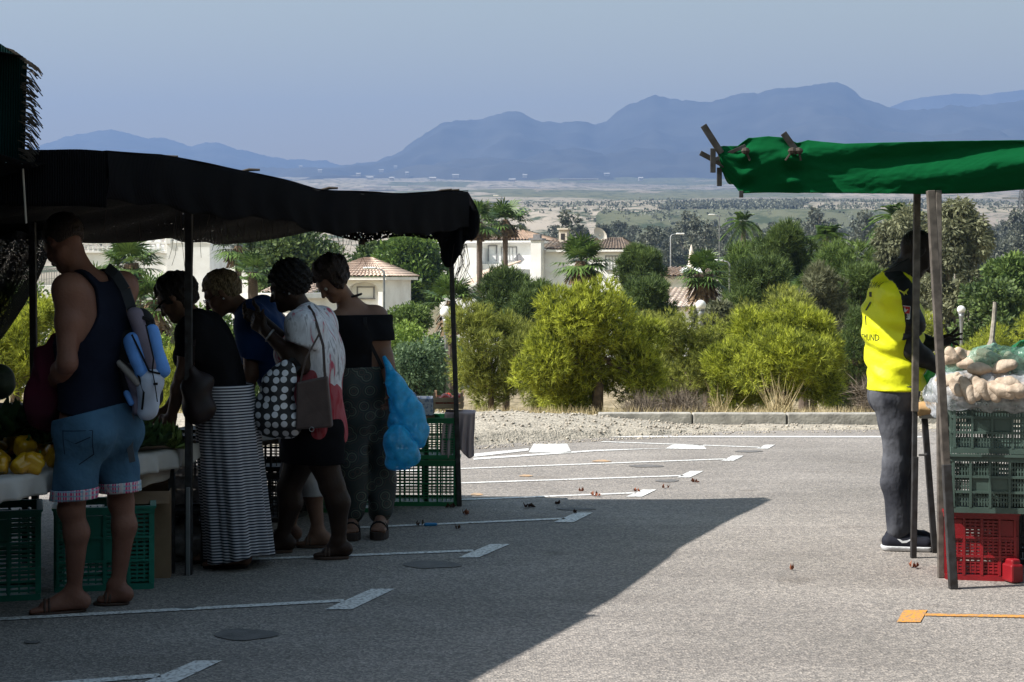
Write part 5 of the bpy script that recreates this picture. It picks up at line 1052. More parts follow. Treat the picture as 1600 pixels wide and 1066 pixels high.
def drape(name, A, B, h, drop, m, label, seed, inn=.95, wav=.012, cat='tablecloth', rag=.03, grp=None):
    A = Vector(A); B = Vector(B); L_ = (B - A).length; r = np.random.default_rng(seed)
    def fn(U, V):
        s = V * (inn + drop); top = np.clip(inn - s, 0, None); dn = np.clip(s - inn, 0, None); dn = np.minimum(dn, drop * (1 + rag * 6 * fbm(U * 9, U * 0 + seed, 3, seed))); wv_ = wav * (np.sin(U * L_ * 34 + 2 * fbm(U * 8, V, 2, seed)) + .6 * np.sin(U * L_ * 61)) * np.clip(dn / drop, 0, 1)
        x = A.x + (B.x - A.x) * U + Pn_.x * top - Pn_.x * (.014 + wv_ + .01 * np.clip(dn * 20, 0, 1)) * (dn > 0); y = A.y + (B.y - A.y) * U + Pn_.y * top - Pn_.y * (.014 + wv_ + .01 * np.clip(dn * 20, 0, 1)) * (dn > 0); return x - A.x, y - A.y, h + .006 + .006 * fbm(U * 14, V * 9, 3, seed) * (dn <= 0) - dn
    o = sheet(name, fn, int(L_ * 90) + 10, 70, m, None, .003); o.location = (A.x, A.y, 0); return tag(o, label, cat, grp)
drape('tablecloth', TA, TB + E * .03, TH, .10, clothm, 'grey white cloth covering the vegetable table, its edge torn at the corner', 3)
# hanging end corner of the cloth
tag((lambda o: o)(sheet('paper_sheet', lambda U, V: (TB.x - .30 + .42 * U - TB.x, TB.y - .30 + .40 * U - .03 + .03 * np.sin(U * 13) * V - TB.y, TH + .03 - V * (.22 - .15 * np.abs(U - .35) ** 1.2) * (1 - .65 * U ** 3) + .01 * np.sin(U * 20)), 50, 20, mat('beige packing paper', (.58, .53, .47), .85, (.48, .43, .38), 5), None, .002)), 'crumpled beige paper hanging over the table corner beside the middle pole', 'paper'); bpy.data.objects['paper_sheet'].location = (TB.x, TB.y, 0)
drape('tablecloth', TC + E * .5, TD - E * .38, .60, .08, greyc, 'grey cloth bunched along the far table edge behind the blue bag', 6, .9, .016)
# pink cloth on the end
def pinkf(U, V):
    x0_ = W(694, 0, 11.25).x; x1_ = W(741, 0, 11.25).x; x = x0_ + (x1_ - x0_) * U; s = V * .55; dn = np.clip(s - .25, 0, None); top = np.clip(.25 - s, 0, None); return x + .012 * np.sin(V * 5) + .06 * dn * (U - .3), 11.13 + top - .012 * (dn > 0) - .010 * np.sin(U * 30 + 1) * np.clip(dn * 8, 0, 1), .625 + .01 * fbm(U * 4, V * 4, 2, 5) - dn * (.92 + .1 * np.sin(U * 9))
tag(sheet('cloth', pinkf, 50, 50, pinkc), 'faded pink cloth hanging over the green crates at the far stall corner', 'cloth')

# ================================================================ FRUIT, VEGETABLES, BOXES
pep = mat('yellow pepper skin', (.62, .38, .02), .28, (.50, .24, .01), 5, spec=.6); stemm = mat('green stem', (.06, .14, .03), .6)
def pepper_mesh():
    s = SDF(.004)
    for k in range(4): a = k * math.pi / 2 + .3; s.cone((.018 * math.cos(a), .018 * math.sin(a), .02), (.020 * math.cos(a), .020 * math.sin(a), .060), .021, .026, k=.008)
    s.ball((0, 0, .10), .018, k=.012, sub=True); return s.mesh('pepper')
pm_ = pepper_mesh(); pm_.materials.append(pep); pm_.shade_smooth(); sm_ = None
def pepper(x, y, z, rx, ry, rz, label, s):
    global sm_
    o = empty('yellow_pepper', (x, y, z), label, 'pepper', 'yellow peppers'); o.rotation_euler = (rx, ry, rz); o.scale = (s,) * 3; b = bpy.data.objects.new('flesh', pm_); COL.objects.link(b); b.parent = o
    if sm_ is None: q = MB().tube([(0, 0, .074), (0, .004, .09), (.006, .006, .105)], [.007, .005, .006], 6).lathe((0, 0, .074), [(.014, 0), (.012, .006)], 7).build('stem', stemm, o); sm_ = q.data
    else: b = bpy.data.objects.new('stem', sm_); COL.objects.link(b); b.parent = o
rr = random.Random(4)
for j, row in enumerate([(4, 726, 13), (22, 728, 12), (44, 726, 12), (66, 724, 10), (12, 712, 11), (34, 710, 11), (58, 708, 11), (78, 714, 9), (24, 698, 10), (8, 697, 10), (48, 696, 9), (70, 700, 9), (-16, 720, 12), (-14, 705, 12)]):
    px, py, _ = row; Zp = 7.35 + (730 - py) * .016; v = W(px, py, Zp); pepper(v.x, v.y, max(v.z - .045, TH + .02) + (.035 if py < 712 else 0), rr.uniform(-1.3, 1.3), rr.uniform(-1., 1.), rr.uniform(0, 6), 'yellow pepper in the heap at the near left end of the table', rr.uniform(.95, 1.2))
# leafy greens: heads of lettuce as ruffled leaves
lett = leafmat('dark leafy greens', (.01, .03, .012), (.06, .13, .04), .3, 8); lett2 = leafmat('pale leafy greens', (.05, .10, .02), (.22, .30, .09), .3, 8)
def lettuce(x, y, z, r, m, label, seed, group='heads of leafy greens', nm='leafy_greens'):
    rng = np.random.default_rng(seed); V = []; Fc = []
    for i in range(22):
        a = rng.uniform(0, 6.28); el = rng.uniform(.1, 1.3); d = np.array([math.cos(a) * math.cos(el), math.sin(a) * math.cos(el), math.sin(el)]); s = np.array([-math.sin(a), math.cos(a), 0]); L_ = r * rng.uniform(.8, 1.25); k = len(V); nu, nv = 7, 6
        for u in range(nu):
            for v in range(nv):
                t = v / (nv - 1); w_ = (u / (nu - 1) - .5) * 2; p = d * L_ * t + s * w_ * r * .42 * math.sin(math.pi * min(1, t * .8 + .12)) + np.array([0, 0, .012 * math.sin(w_ * 9 + i) * t * 1.4 + .25 * r * w_ * w_ * t]); V.append(p)
        for u in range(nu - 1):
            for v in range(nv - 1): q = k + u * nv + v; Fc.append((q, q + 1, q + nv + 1, q + nv))
    return tag(link(nm, np_mesh(nm, V, Fc), m, None, (x, y, z), True), label, 'vegetable', group)
for i, (px, py, Z, r, m_, lab) in enumerate([(18, 672, 7.7, .13, lett, 'dark leafy greens behind the yellow peppers, far left'), (48, 676, 7.75, .11, lett, 'dark leafy greens behind the pepper heap, left of the man in shorts'), (72, 684, 7.7, .09, lett, 'small dark bunch of greens touching the shorts'), (216, 690, 8.3, .11, lett, 'dark leafy greens right of the shorts'), (236, 688, 8.35, .11, lett, 'dark leafy greens in the middle of the table end'), (258, 686, 8.45, .09, lett2, 'pale green leaves on the table end nearest the middle pole'), (272, 692, 8.5, .07, lett2, 'small pale green leaf bunch at the table corner'), (217, 662, 8.6, .10, lett2, 'pale green leaves sticking up under the backpack'), (-30, 680, 7.6, .13, lett, 'dark leafy greens cut by the left photo edge')]):
    v = W(px, py, Z); lettuce(v.x, v.y, max(v.z - .03, TH + .01), r, m_, lab, 300 + i)
# red chillies heap
red = mat('dark red peppers', (.20, .012, .015), .35, (.12, .01, .01), 9)
rngc = random.Random(8)
proto_c = None
for i in range(40):
    x, y = W(rngc.uniform(30, 92), 0, 7.9).x, rngc.uniform(7.85, 8.1); a = rngc.uniform(0, 6.28); z = TH + .03 + rngc.random() * .05
    if proto_c is None: proto_c = MB().tube([(0, 0, 0), (.05, .01, .008), (.10, 0, .004), (.14, -.02, -.004)], [.014, .015, .011, .003], 7).build('red_pepper', red, None, smooth=True); o = proto_c
    else: o = proto_c.copy(); COL.objects.link(o)
    o.location = (x, y, z); o.rotation_euler = (rngc.uniform(-.3, .3), rngc.uniform(-.3, .3), a); tag(o, 'long dark red pepper in the heap behind the yellow peppers', 'pepper', 'long red peppers')
# scale, boxes and till at far left
dk = mat('black plastic housing', (.015, .015, .017), .4)
v = W(40, 640, 8.25); b = empty('weighing_scale', (v.x - .1, 8.3, TH), 'black weighing scale with a flat tray at the left end of the stall', 'scale'); MB().box((0, 0, .1), (.34, .3, .2)).build('housing', dk, b, bevel=.01); MB().box((.0, 0, .235), (.40, .34, .018)).box((.15, -.16, .245), (.12, .03, .02)).build('tray', steel, b, bevel=.004); MB().bar((-.16, -.1, .2), (-.16, -.1, .23), .02).bar((.16, .1, .2), (.16, .1, .23), .02).build('support', dk, b)
carton((v.x - .06, 8.12, TH + .0), (.3, .18, .13), .1, 'pale cardboard box in front of the weighing scale', mat('pale cardboard', (.35, .31, .27), .9), False)
# dark rounded lump in place of the vendor's head at the far left edge
tag(blobmesh('lump', [((W(-2, 576, 8.5).x, 8.5, TH + .34), (W(-2, 576, 8.5).x, 8.5, TH + .36), .085, .08)], mat('dark lump skin', (.05, .07, .04), .5, (.02, .03, .02), 20), .01, (), (W(-2, 576, 8.5).x, 8.5, TH + .3)), 'dark round melon above the scale at the left photo edge', 'lump')
tag(blobmesh('plastic_bag', [((W(-14, 645, 7.9).x, 7.9, TH + .1), (W(-10, 640, 7.9).x, 7.9, TH + .2), .07, .03)], plastic('light blue plastic', (.05, .35, .5), .9), .01, (crk,), (W(-12, 645, 7.9).x, 7.9, TH)), 'light blue plastic bag at the left photo edge above the peppers', 'bag')
# far table boxes
bl_ = mat('blue cardboard fruit box', (.02, .05, .13), .7, (.012, .03, .08), 6); wh = mat('white blue printed cardboard', (.42, .47, .55), .8, (.16, .22, .36), 45, ramp=(.42, .5)); wb = mat('thin raw wood', (.48, .36, .24), .8, (.36, .26, .17), 9, aniso=(1, 1, 12)); toma = mat('red tomato skin', (.50, .05, .02), .3, (.38, .03, .01), 6, spec=.6)
o = empty('fruit_box', (-.86, 11.28, .607), 'dark blue cardboard fruit box on the far table, behind the pole', 'box', 'fruit boxes'); MB().box((0, -.16, .06), (.40, .008, .12)).box((0, .16, .06), (.40, .008, .12)).box((-.2, 0, .06), (.008, .31, .12)).box((.2, 0, .06), (.008, .31, .12)).box((0, 0, .006), (.39, .31, .01)).build('body', bl_, o); MB().box((.16, -.13, .105), (.07, .05, .05)).box((-.16, -.13, .105), (.07, .05, .05)).box((.16, .13, .105), (.07, .05, .05)).build('stacking_tab', bl_, o); MB().box((.09, -.166, .04), (.08, .004, .05)).build('printed_label', wh, o)
o = empty('fruit_box', (-.59, 11.24, .607), 'white and blue printed fruit box on the far table, left of the pole', 'box', 'fruit boxes'); MB().box((0, -.13, .055), (.115, .008, .11)).box((0, .13, .055), (.115, .008, .11)).box((-.058, 0, .055), (.008, .25, .11)).box((.058, 0, .055), (.008, .25, .11)).box((0, 0, .006), (.108, .25, .01)).build('body', wh, o)
for (x, y, lab) in ((-.43, 11.28, 'small raw wood crate of tomatoes on the pink cloth'), (-1.06, 11.42, 'small raw wood crate of tomatoes behind the blue box')):
    o = empty('wooden_box', (x, y, .645 if x > -.5 else .607), lab, 'box', 'raw wood tomato boxes'); b = MB()
    for s in (-1, 1):
        for z in (.02, .06): b.box((0, s * .12, z), (.20, .006, .03)).box((s * .10, 0, z), (.006, .234, .03))
        for s2 in (-1, 1): b.box((s * .092, s2 * .112, .055), (.016, .016, .11))
    b.box((0, 0, .004), (.19, .23, .006)).build('body', wb, o)
tm = MB().sphere((0, 0, 0), .035, 14, (1, 1, .85)).build('tomato', toma, None, smooth=True); stm = MB().lathe((0, 0, .024), [(.010, 0), (.004, .008)], 5).build('stem', stemm, tm)
index_kids(); fi = True
for (bx_, by_, bz_) in ((-.43, 11.28, .645), (-1.06, 11.42, .607)):
    for i in range(10):
        x = bx_ + (-.062 + .042 * (i % 4)) * (1 if i < 8 else .5); y = by_ - .08 + .075 * (i // 4); z = bz_ + .045 + (.022 if i % 2 else 0) 
        o = tm if fi else copy_tree(tm); fi = False; o.location = (x, y, z); o.rotation_euler = (random.uniform(-.5, .5), random.uniform(-.5, .5), 0); tag(o, 'red tomato in the small wooden box on the pink cloth' if bx_ > -.5 else 'red tomato in the wooden box behind the blue fruit box', 'tomato', 'tomatoes on the pink cloth' if bx_ > -.5 else 'tomatoes behind the blue box')
for i, (x, y) in enumerate([(-.9, 11.22), (-.80, 11.24)]): tag(MB().sphere((0, 0, 0), .05, 14, (1, 1, .8)).build('tomato', toma, None, (0, 0, 0), True), 'large orange red tomato in the blue fruit box', 'tomato', 'tomatoes in the blue box').location = (x, y, .607 + .115)

# potato / sweet potato bags on the right
pot = mat('pale sweet potato skin', (.50, .41, .32), .8, (.34, .26, .19), 14, bump=.004); pot2 = mat('bread brown crust', (.55, .36, .17), .7, (.38, .22, .10), 12)
def potato_me(seed):
    r = random.Random(seed); s = SDF(.006); s.cone((-.05, 0, 0), (.05, r.uniform(-.01, .01), r.uniform(-.008, .008)), .028, .034, k=.01); s.ball((0, 0, .004), .041, k=.03); s.post = [folds(.004, 40, 60, 50, seed)]; me = s.mesh('sweet_potato'); me.materials.append(pot); me.shade_smooth(); return me
pms = [potato_me(i) for i in range(4)]; kk = 0
for (px, py, Z, a, lab) in [(1492, 570, 8.35, .2, 0), (1515, 568, 8.3, -.1, 0), (1548, 562, 8.3, .15, 0), (1580, 566, 8.3, .1, 0), (1610, 570, 8.3, 0, 0), (1528, 578, 8.25, .1, 0), (1566, 574, 8.25, -.2, 0),
                          (1478, 604, 8.35, .6, 1), (1494, 612, 8.25, 1.1, 1), (1512, 618, 8.22, 1.2, 1), (1532, 606, 8.2, 1.0, 1), (1545, 622, 8.2, .8, 1), (1562, 606, 8.22, .3, 1), (1578, 618, 8.2, .7, 1), (1598, 610, 8.2, .5, 1), (1508, 596, 8.3, .4, 1), (1526, 594, 8.3, .2, 1), (1550, 592, 8.3, -.2, 1), (1585, 595, 8.3, .1, 1), (1484, 622, 8.3, .8, 1), (1612, 622, 8.25, .3, 1), (1565, 628, 8.15, .4, 1), (1592, 632, 8.12, .2, 1)]:
    o = bpy.data.objects.new('sweet_potato', pms[kk % 4]); COL.objects.link(o); v = W(px, py, Z); o.location = (v.x, v.y, max(v.z, .965)); o.rotation_euler = (random.uniform(-.4, .4), a, random.uniform(-.5, .5)); o.scale = (.88, .88, .82); kk += 1
    tag(o, 'pale sweet potato in the upper clear bag on the crates' if not lab else 'pale sweet potato in the lower clear bag on the crates', 'potato', 'sweet potatoes in the upper bag' if not lab else 'sweet potatoes in the lower bag')
rq = random.Random(31)
for i in range(24):
    up_ = i >= 15; px = rq.uniform(1485, 1625); py = rq.uniform(592, 630) if not up_ else rq.uniform(556, 576); v = W(px, py, rq.uniform(8.2, 8.38) if not up_ else 8.32); o = bpy.data.objects.new('sweet_potato', pms[i % 4]); COL.objects.link(o); o.location = (v.x, v.y, max(v.z, .965)); o.rotation_euler = (rq.uniform(-.6, .6), rq.uniform(-.3, 1.3), rq.uniform(-.8, .8)); o.scale = (.8, .85, .85)
    tag(o, 'pale sweet potato in the upper clear bag on the crates' if up_ else 'pale sweet potato in the lower clear bag on the crates', 'potato', 'sweet potatoes in the upper bag' if up_ else 'sweet potatoes in the lower bag')
greenp = plastic('clear green tinted plastic', (.35, .60, .48), .35)
def bag(parts, m, label, loc, seed, nm='plastic_bag', amp=.008, vox=.009, cat='bag', grp=None): return tag(blobmesh(nm, parts, m, vox, (folds(amp, 55, 60, 40, seed), folds(amp * .5, 120, 110, 95, seed + 1)), loc, k=.03), label, cat, grp)
v = W(1545, 610, 8.27); bag([(W(1482, 608, 8.35), W(1600, 612, 8.25), .085, .085), (W(1490, 620, 8.3), W(1640, 622, 8.2), .07, .075), (W(1505, 598, 8.3), W(1600, 596, 8.3), .07, .07)], clearp, 'lower clear plastic bag of sweet potatoes on the grey green crate', (v.x, v.y, .95), 5)
v = W(1550, 568, 8.3); bag([(W(1494, 572, 8.35), W(1640, 570, 8.3), .06, .07), (W(1530, 560, 8.3), W(1600, 560, 8.3), .06, .06), (W(1548, 548, 8.3), W(1552, 540, 8.3), .03, .015)], greenp, 'upper green tinted plastic bag of sweet potatoes, tied at the top', (v.x, v.y, 1.05), 9)
v = W(1460, 615, 8.9); bag([(W(1462, 618, 8.95), W(1480, 600, 8.9), .07, .08), (W(1470, 640, 8.9), W(1490, 636, 8.9), .05, .05)], clearp, 'small clear plastic bag leaning between the pole and the crates', (v.x, v.y, .8), 12)
# green scoop-like plastic sheet right of the sling
v = W(1590, 560, 8.7); bag([(W(1568, 570, 8.75), W(1640, 552, 8.75), .045, .07), (W(1595, 548, 8.8), W(1640, 545, 8.8), .05, .06)], plastic('dark green plastic bag', (.03, .22, .10), .85), 'dark green plastic bag behind the sweet potatoes at the right photo edge', (v.x, v.y, 1.05), 15)
# sling hook with webbing above the bags
tag(MB().tube([W(1555, 472, 8.6), W(1553, 500, 8.6), W(1550, 530, 8.58), W(1547, 546, 8.56)], [.011, .012, .014, .02], 8).tube([W(1550, 528, 8.58), W(1540, 548, 8.57)], [.008, .008], 6).tube([W(1550, 528, 8.58), W(1560, 548, 8.57)], [.008, .008], 6).build('rope', mat('frayed grey rope', (.33, .30, .25), .95, (.2, .18, .15), 40), None, (0, 0, 0)), 'frayed grey rope standing up from the knot of the upper bag', 'rope')
# bread / potatoes on the board end
for i, (px, py, Z, s_, lab) in enumerate([(1442, 636, 9.12, 1.0, 'round brown loaf at the end of the counter board, beside the jeans'), (1456, 641, 9.14, .8, 'flat brown loaf on the board, right of the round one')]):
    v = W(px, py, Z); tag(blobmesh('bread_loaf', [((v.x - .02, v.y, .80), (v.x + .03 * s_, v.y, .803), .036 * s_, .04 * s_)], pot2, .006, (folds(.004, 50, 60, 60, i),), (v.x, v.y, .79)), lab, 'bread')
# green bag held over the counter by the man in yellow is built with him

# ================================================================ LITTER
lf = mat('dry russet leaf', (.30, .10, .05), .9, (.18, .07, .04), 20); lfo = mat('dark rotten leaf', (.06, .03, .02), .9)
def leaf_litter(px, py, s, m, label, seed, group='dry leaves on the asphalt'):
    r = random.Random(seed); o3 = MB(); s *= .62
    for k in range(5):
        a = r.uniform(0, 6.28); L_ = s * r.uniform(.5, 1); w_ = L_ * .3; c = Vector((r.uniform(-s, s) * .6, r.uniform(-s, s) * .4, .006)); d = Vector((math.cos(a), math.sin(a), 0)); n_ = Vector((-d.y, d.x, 0)); h = Vector((0, 0, r.uniform(.01, .03)))
        o3.quad(c, c + d * L_ * .5 + n_ * w_ + h, c + d * L_ + h * .4, c + d * L_ * .5).quad(c, c + d * L_ * .5, c + d * L_ + h * .4, c + d * L_ * .5 - n_ * w_ + h * 1.3)
    b = o3.build('dry_leaf', m, None); b.location = G(px, py); return tag(b, label, 'leaf', group)
for i, (x, y, s, m_, lab) in enumerate([(930, 776, .06, lf, 'russet leaf clump beside the white line, left of the bay corner'), (996, 769, .055, lf, 'pale russet leaf lying on the white bay corner'), (1040, 764, .05, lf, 'russet leaf right of the leaf on the bay corner'), (1086, 755, .05, lf, 'russet leaf farthest right on the sunlit asphalt'), (908, 769, .03, lf, 'tiny leaf speck on the sunlit asphalt'), (728, 805, .06, lf, 'reddish leaf in the shade right of the stall pole'), (700, 795, .07, lfo, 'dark leaves in the shade below the stall pole'), (830, 794, .10, lfo, 'dark leaf pile just inside the shade edge'), (872, 789, .05, lfo, 'dark leaf scrap on the shade edge'), (900, 803, .04, lfo, 'dark leaf on the shaded bay corner'), (712, 828, .04, lfo, 'dark leaf below the reddish one in the shade'), (655, 822, .05, lfo, 'dark leaf beside the blue scrap'), (1238, 892, .03, lf, 'small twig on the asphalt left of the stall'), (1430, 888, .05, lf, 'curled straw coloured leaf below the shoe')]): leaf_litter(x, y, s, m_, lab, 500 + i)
q = G(673, 822); tag(blobmesh('plastic_scrap', [((q.x - .03, q.y, .008), (q.x + .03, q.y, .01), .012, .01)], mat('blue plastic scrap', (.03, .25, .55), .4), .004, (), (q.x, q.y, 0)), 'crumpled blue plastic scrap on the shaded asphalt', 'litter')
# ================================================================ PEOPLE
def skinmat(name, c, c2): return mat(name, c, .5, c2, 6, bump=.002, bscale=70, spec=.22)
sk_tan = skinmat('tanned reddish skin', (.24, .115, .08), (.18, .08, .055)); sk_dark = skinmat('deep brown skin', (.035, .018, .012), (.022, .012, .008)); sk_fair = skinmat('sun browned skin', (.20, .11, .075), (.15, .08, .055)); sk_black = skinmat('very dark brown skin', (.018, .011, .009), (.012, .008, .007))
eyem = mat('eye white', (.5, .48, .45), .2); irm = mat('dark iris', (.02, .012, .01), .1)
class Body:
    """one continuous human surface grown from posed joints"""
    def __init__(s, J, head_dir, sex='f', bulk=1., hb=1., vox=.0075, lean_head=None):
        s.J = {k: Vector(v) for k, v in J.items()}; s.S = SDF(vox); s.bulk = bulk; s.eyes = []; b = bulk; S_ = s.S; J = s.J; f = sex == 'f'
        H0, H1 = J['hipL'], J['hipR']; A0, A1 = J['shL'], J['shR']; hm = (H0 + H1) / 2; sm = (A0 + A1) / 2; s.up = (sm - hm).normalized(); s.lat = (A1 - A0).normalized(); s.fwd = s.up.cross(s.lat).normalized(); s.hm = hm; s.sm = sm
        hl = (H1 - H0).normalized(); ctrl = J.get('waist', hm.lerp(sm, .45))
        tt = [-.04, .1, .25, .4, .55, .7, .85, .96]; hw = np.interp(tt, [0, .25, .45, .7, 1], [.085, .072, .066, .082, .105]) * (1 if f else 1.12); rr = np.interp(tt, [-.04, .1, .4, .7, .85, 1], [.105, .108, .092, .108, .09, .06] if f else [.10, .10, .10, .118, .10, .065])
        s.lv = []
        for t, h, r in zip(tt, hw, rr):
            c = (hm * (1 - t) ** 2 + ctrl * 2 * t * (1 - t) + sm * t * t) if t > 0 else hm.lerp(sm, t); l = hl.lerp(s.lat, max(0, min(1, t))).normalized(); s.lv.append((c, l, h * b, r * b)); S_.cone(c - l * h * b, c + l * h * b, r * b, r * b, .06, 'torso')
        gl = s.up.cross(hl)
        for q in (H0, H1): S_.ball(q - gl * .05 * b - s.up * .03, .095 * b, .05, 'torso')
        if f:
            c = hm.lerp(sm, .74) + s.fwd * .085 * b
            for q in (-1, 1): S_.ball(c + s.lat * .075 * q * b - s.up * .01, .066 * b, .04, 'torso')
        nk = J['neck']; hd = J['head']; S_.cone(nk - s.up * .03, hd - (hd - nk).normalized() * .02, .056 * hb * (1 if f else 1.12), .050 * hb * (1 if f else 1.1), .04, 'neck')
        for q, n in ((A0, 'L'), (A1, 'R')):
            S_.cone(nk - s.up * .03, q + s.up * .005, .05, .048 * b, .05, 'torso'); S_.ball(q, .058 * b * (1 if f else 1.1), .05, 'sh' + n)
            e, w_ = J['el' + n], J['wr' + n]; k = b * (1 if f else 1.15); m = q.lerp(e, .45)
            S_.cone(q, m, .052 * k, .048 * k, .04, 'ua' + n); S_.cone(m, e, .048 * k, .038 * k, .03, 'ua' + n); fm = e.lerp(w_, .3); S_.cone(e, fm, .038 * k, .041 * k, .03, 'fa' + n); S_.cone(fm, w_, .041 * k, .026 * k, .03, 'fa' + n)
        for n in 'LR':
            h, kn, an, to = J['hip' + n], J['kn' + n], J['an' + n], J['toe' + n]; k = b * (1 if f else 1.02); m = h.lerp(kn, .4); S_.cone(h, m, .088 * k, .082 * k, .05, 'th' + n); S_.cone(m, kn, .082 * k, .056 * k, .04, 'th' + n)
            c = kn.lerp(an, .28); fd = Vector((to.x - an.x, to.y - an.y, 0)).normalized(); cb = c - fd * .018; S_.cone(kn, cb, .053 * k, .056 * k, .03, 'calf' + n); S_.cone(cb, an.lerp(cb, .12), .056 * k, .034 * k, .03, 'calf' + n); S_.ball(kn + fd * .015, .045 * k, .03, 'calf' + n)
            hl_ = Vector((an.x, an.y, to.z + .018)) - fd * .035; S_.cone(an, hl_, .034, .032, .025, 'foot' + n); bl_ = Vector((to.x, to.y, to.z)) - fd * .06; si = Vector((-fd.y, fd.x, 0)); S_.cone(hl_, bl_ + si * .018 - Vector((0, 0, .004)), .030, .026, .025, 'foot' + n); S_.cone(hl_, bl_ - si * .018 - Vector((0, 0, .004)), .030, .024, .025, 'foot' + n); S_.cone(an + fd * .02, bl_, .032, .022, .03, 'foot' + n)
            for i, (o_, l_) in enumerate([(-.034, .030), (-.018, .045), (.0, .052), (.018, .056), (.036, .06)] if n == 'R' else [(.034, .030), (.018, .045), (0, .052), (-.018, .056), (-.036, .06)]):
                p = bl_ + si * o_ * -1 - Vector((0, 0, .008)); S_.cone(p, p + fd * l_ - Vector((0, 0, .003)), .012, .0105 + (.003 if i == 4 else 0), .008, 'foot' + n)
        # head
        F = unit(head_dir); U = (Vector((0, 0, 1)) if lean_head is None else unit(lean_head)); U = (U - F * U.dot(F)).normalized(); Rr = F.cross(U); s.F, s.U, s.R = F, U, Rr; ax = (Rr, F, U); c = hd; g = hb
        S_.ell(c + U * .018 * g - F * .012 * g, ax, (.074 * g, .094 * g, .090 * g), .03, 'head'); S_.ell(c + F * .028 * g - U * .035 * g, ax, (.060 * g, .066 * g, .086 * g), .03, 'head')
        for q in (-1, 1):
            S_.cone(c + F * .07 * g - U * .092 * g, c - U * .055 * g + Rr * .048 * q * g - F * .005, .024 * g, .024 * g, .025, 'head'); S_.ball(c + F * .062 * g - U * .038 * g + Rr * .036 * q * g, .026 * g, .02, 'head')
        S_.cone(c + F * .080 * g + U * .016 * g - Rr * .026 * g, c + F * .080 * g + U * .016 * g + Rr * .026 * g, .013 * g, .013 * g, .014, 'head')
        for q in (-1, 1): S_.ball(c + F * .100 * g - U * .008 * g + Rr * .031 * q * g, .018 * g, .012, 'head', True); s.eyes.append(c + F * .080 * g - U * .007 * g + Rr * .031 * q * g)
        S_.cone(c + F * .088 * g - U * .0 * g, c + F * .110 * g - U * .038 * g, .008 * g, .013 * g, .010, 'head'); S_.cone(c + F * .098 * g - U * .042 * g - Rr * .011, c + F * .098 * g - U * .042 * g + Rr * .011, .009 * g, .009 * g, .006, 'head')
        S_.cone(c + F * .088 * g - U * .066 * g - Rr * .016, c + F * .088 * g - U * .066 * g + Rr * .016, .0085 * g, .0085 * g, .005, 'head'); S_.cone(c + F * .086 * g - U * .079 * g - Rr * .013, c + F * .086 * g - U * .079 * g + Rr * .013, .009 * g, .009 * g, .005, 'head'); S_.ball(c + F * .077 * g - U * .100 * g, .019 * g, .014, 'head')
        for q in (-1, 1): e = c + Rr * .076 * q * g - U * .012 * g - F * .008 * g; S_.ell(e, ((Rr * .96 + F * .28 * -q).normalized(), F, U), (.011, .019, .031), .008, 'ear'); S_.ball(e + Rr * .014 * q + F * .004, .008, .006, 'ear', True)
    def hand(s, n, d, palm, curl=.5, spread=.2, thumb=.6, g=1., curls=None):
        """palm plus five separate bent fingers; d: fingers' direction, palm: where the palm faces"""
        w_ = s.J['wr' + n]; d = unit(d); palm = unit(palm); palm = (palm - d * palm.dot(d)).normalized(); side = d.cross(palm) * (1 if n == 'R' else -1)   # towards the thumb
        S_ = s.S; T = 'hand' + n
        for i in range(4): o_ = (.030 - .020 * i) * g; S_.cone(w_ + side * o_ * .5, w_ + d * .082 * g + side * o_, .016 * g, .0125 * g, .012, T)
        L_ = (.072, .080, .074, .058); tips = []
        for i in range(4):
            o_ = (.030 - .020 * i) * g; a = w_ + d * .085 * g + side * o_; cd = (d + side * spread * (.5 - i / 3)).normalized(); c_ = curls[i] if curls else curl * (1 + .12 * i); p = a
            for j, fr in enumerate((.46, .30, .24)): ang = c_ * (j + .6); q = cd * math.cos(ang) + palm * math.sin(ang); e = p + q * L_[i] * g * fr; S_.cone(p, e, (.0095 - .0008 * j) * g, (.0088 - .0008 * j) * g, .006, T); p = e
            tips.append(p)
        a = w_ + d * .022 * g + side * .022 * g; td = (side * .8 + d * .75 * thumb + palm * .35).normalized(); m = a + td * .045 * g; S_.cone(a, m, .016 * g, .0115 * g, .012, T); td2 = (td * .5 + d * .8 + palm * .25).normalized(); S_.cone(m, m + td2 * .030 * g, .0115 * g, .010 * g, .006, T); S_.cone(m + td2 * .03 * g, m + (td2 + palm * .3).normalized() * .052 * g, .010 * g, .0085 * g, .006, T); return tips
    def relaxed(s, n, palm, **k): s.hand(n, s.J['wr' + n] - s.J['el' + n], palm, **k)
    def build(s, label, skin, name='person', origin=None):
        c = (s.J['anL'] + s.J['anR']) / 2; o = Vector((c.x, c.y, 0)) if origin is None else Vector(origin); s.o = o; s.root = empty(name, o, label, 'person'); zz = min(s.J['toeL'].z, s.J['toeR'].z) - .022; s.S.post = [plane_cut((0, 0, zz), (0, 0, -1))]
        b = link('body', s.S.mesh('body', o), skin, s.root, smooth=True); s.body = b
        for e in s.eyes: ey = MB().sphere(e - o, .0125, 12).build('eye', eyem, s.root, smooth=True); MB().sphere(e + s.F * .0075 - o, .0062, 8).build('iris', irm, ey, smooth=True)
        return s.root
    def cloth(s, name, tags, infl, m, post=(), extra=None, vox=None, base=True, parent=None, clip=None):
        """garment grown from the same limbs, a little larger"""
        C = SDF(vox or s.S.vox); C.clip = clip or {}
        C.p = [[*q[:-3], q[-3] + .01, q[-2], q[-1]] for q in s.S.p if q[-2] in tags]
        i = infl
        if extra: extra(C)
        C.post = list(post); return link(name, C.mesh(name, s.o, infl=i), m, parent or s.root, smooth=True)
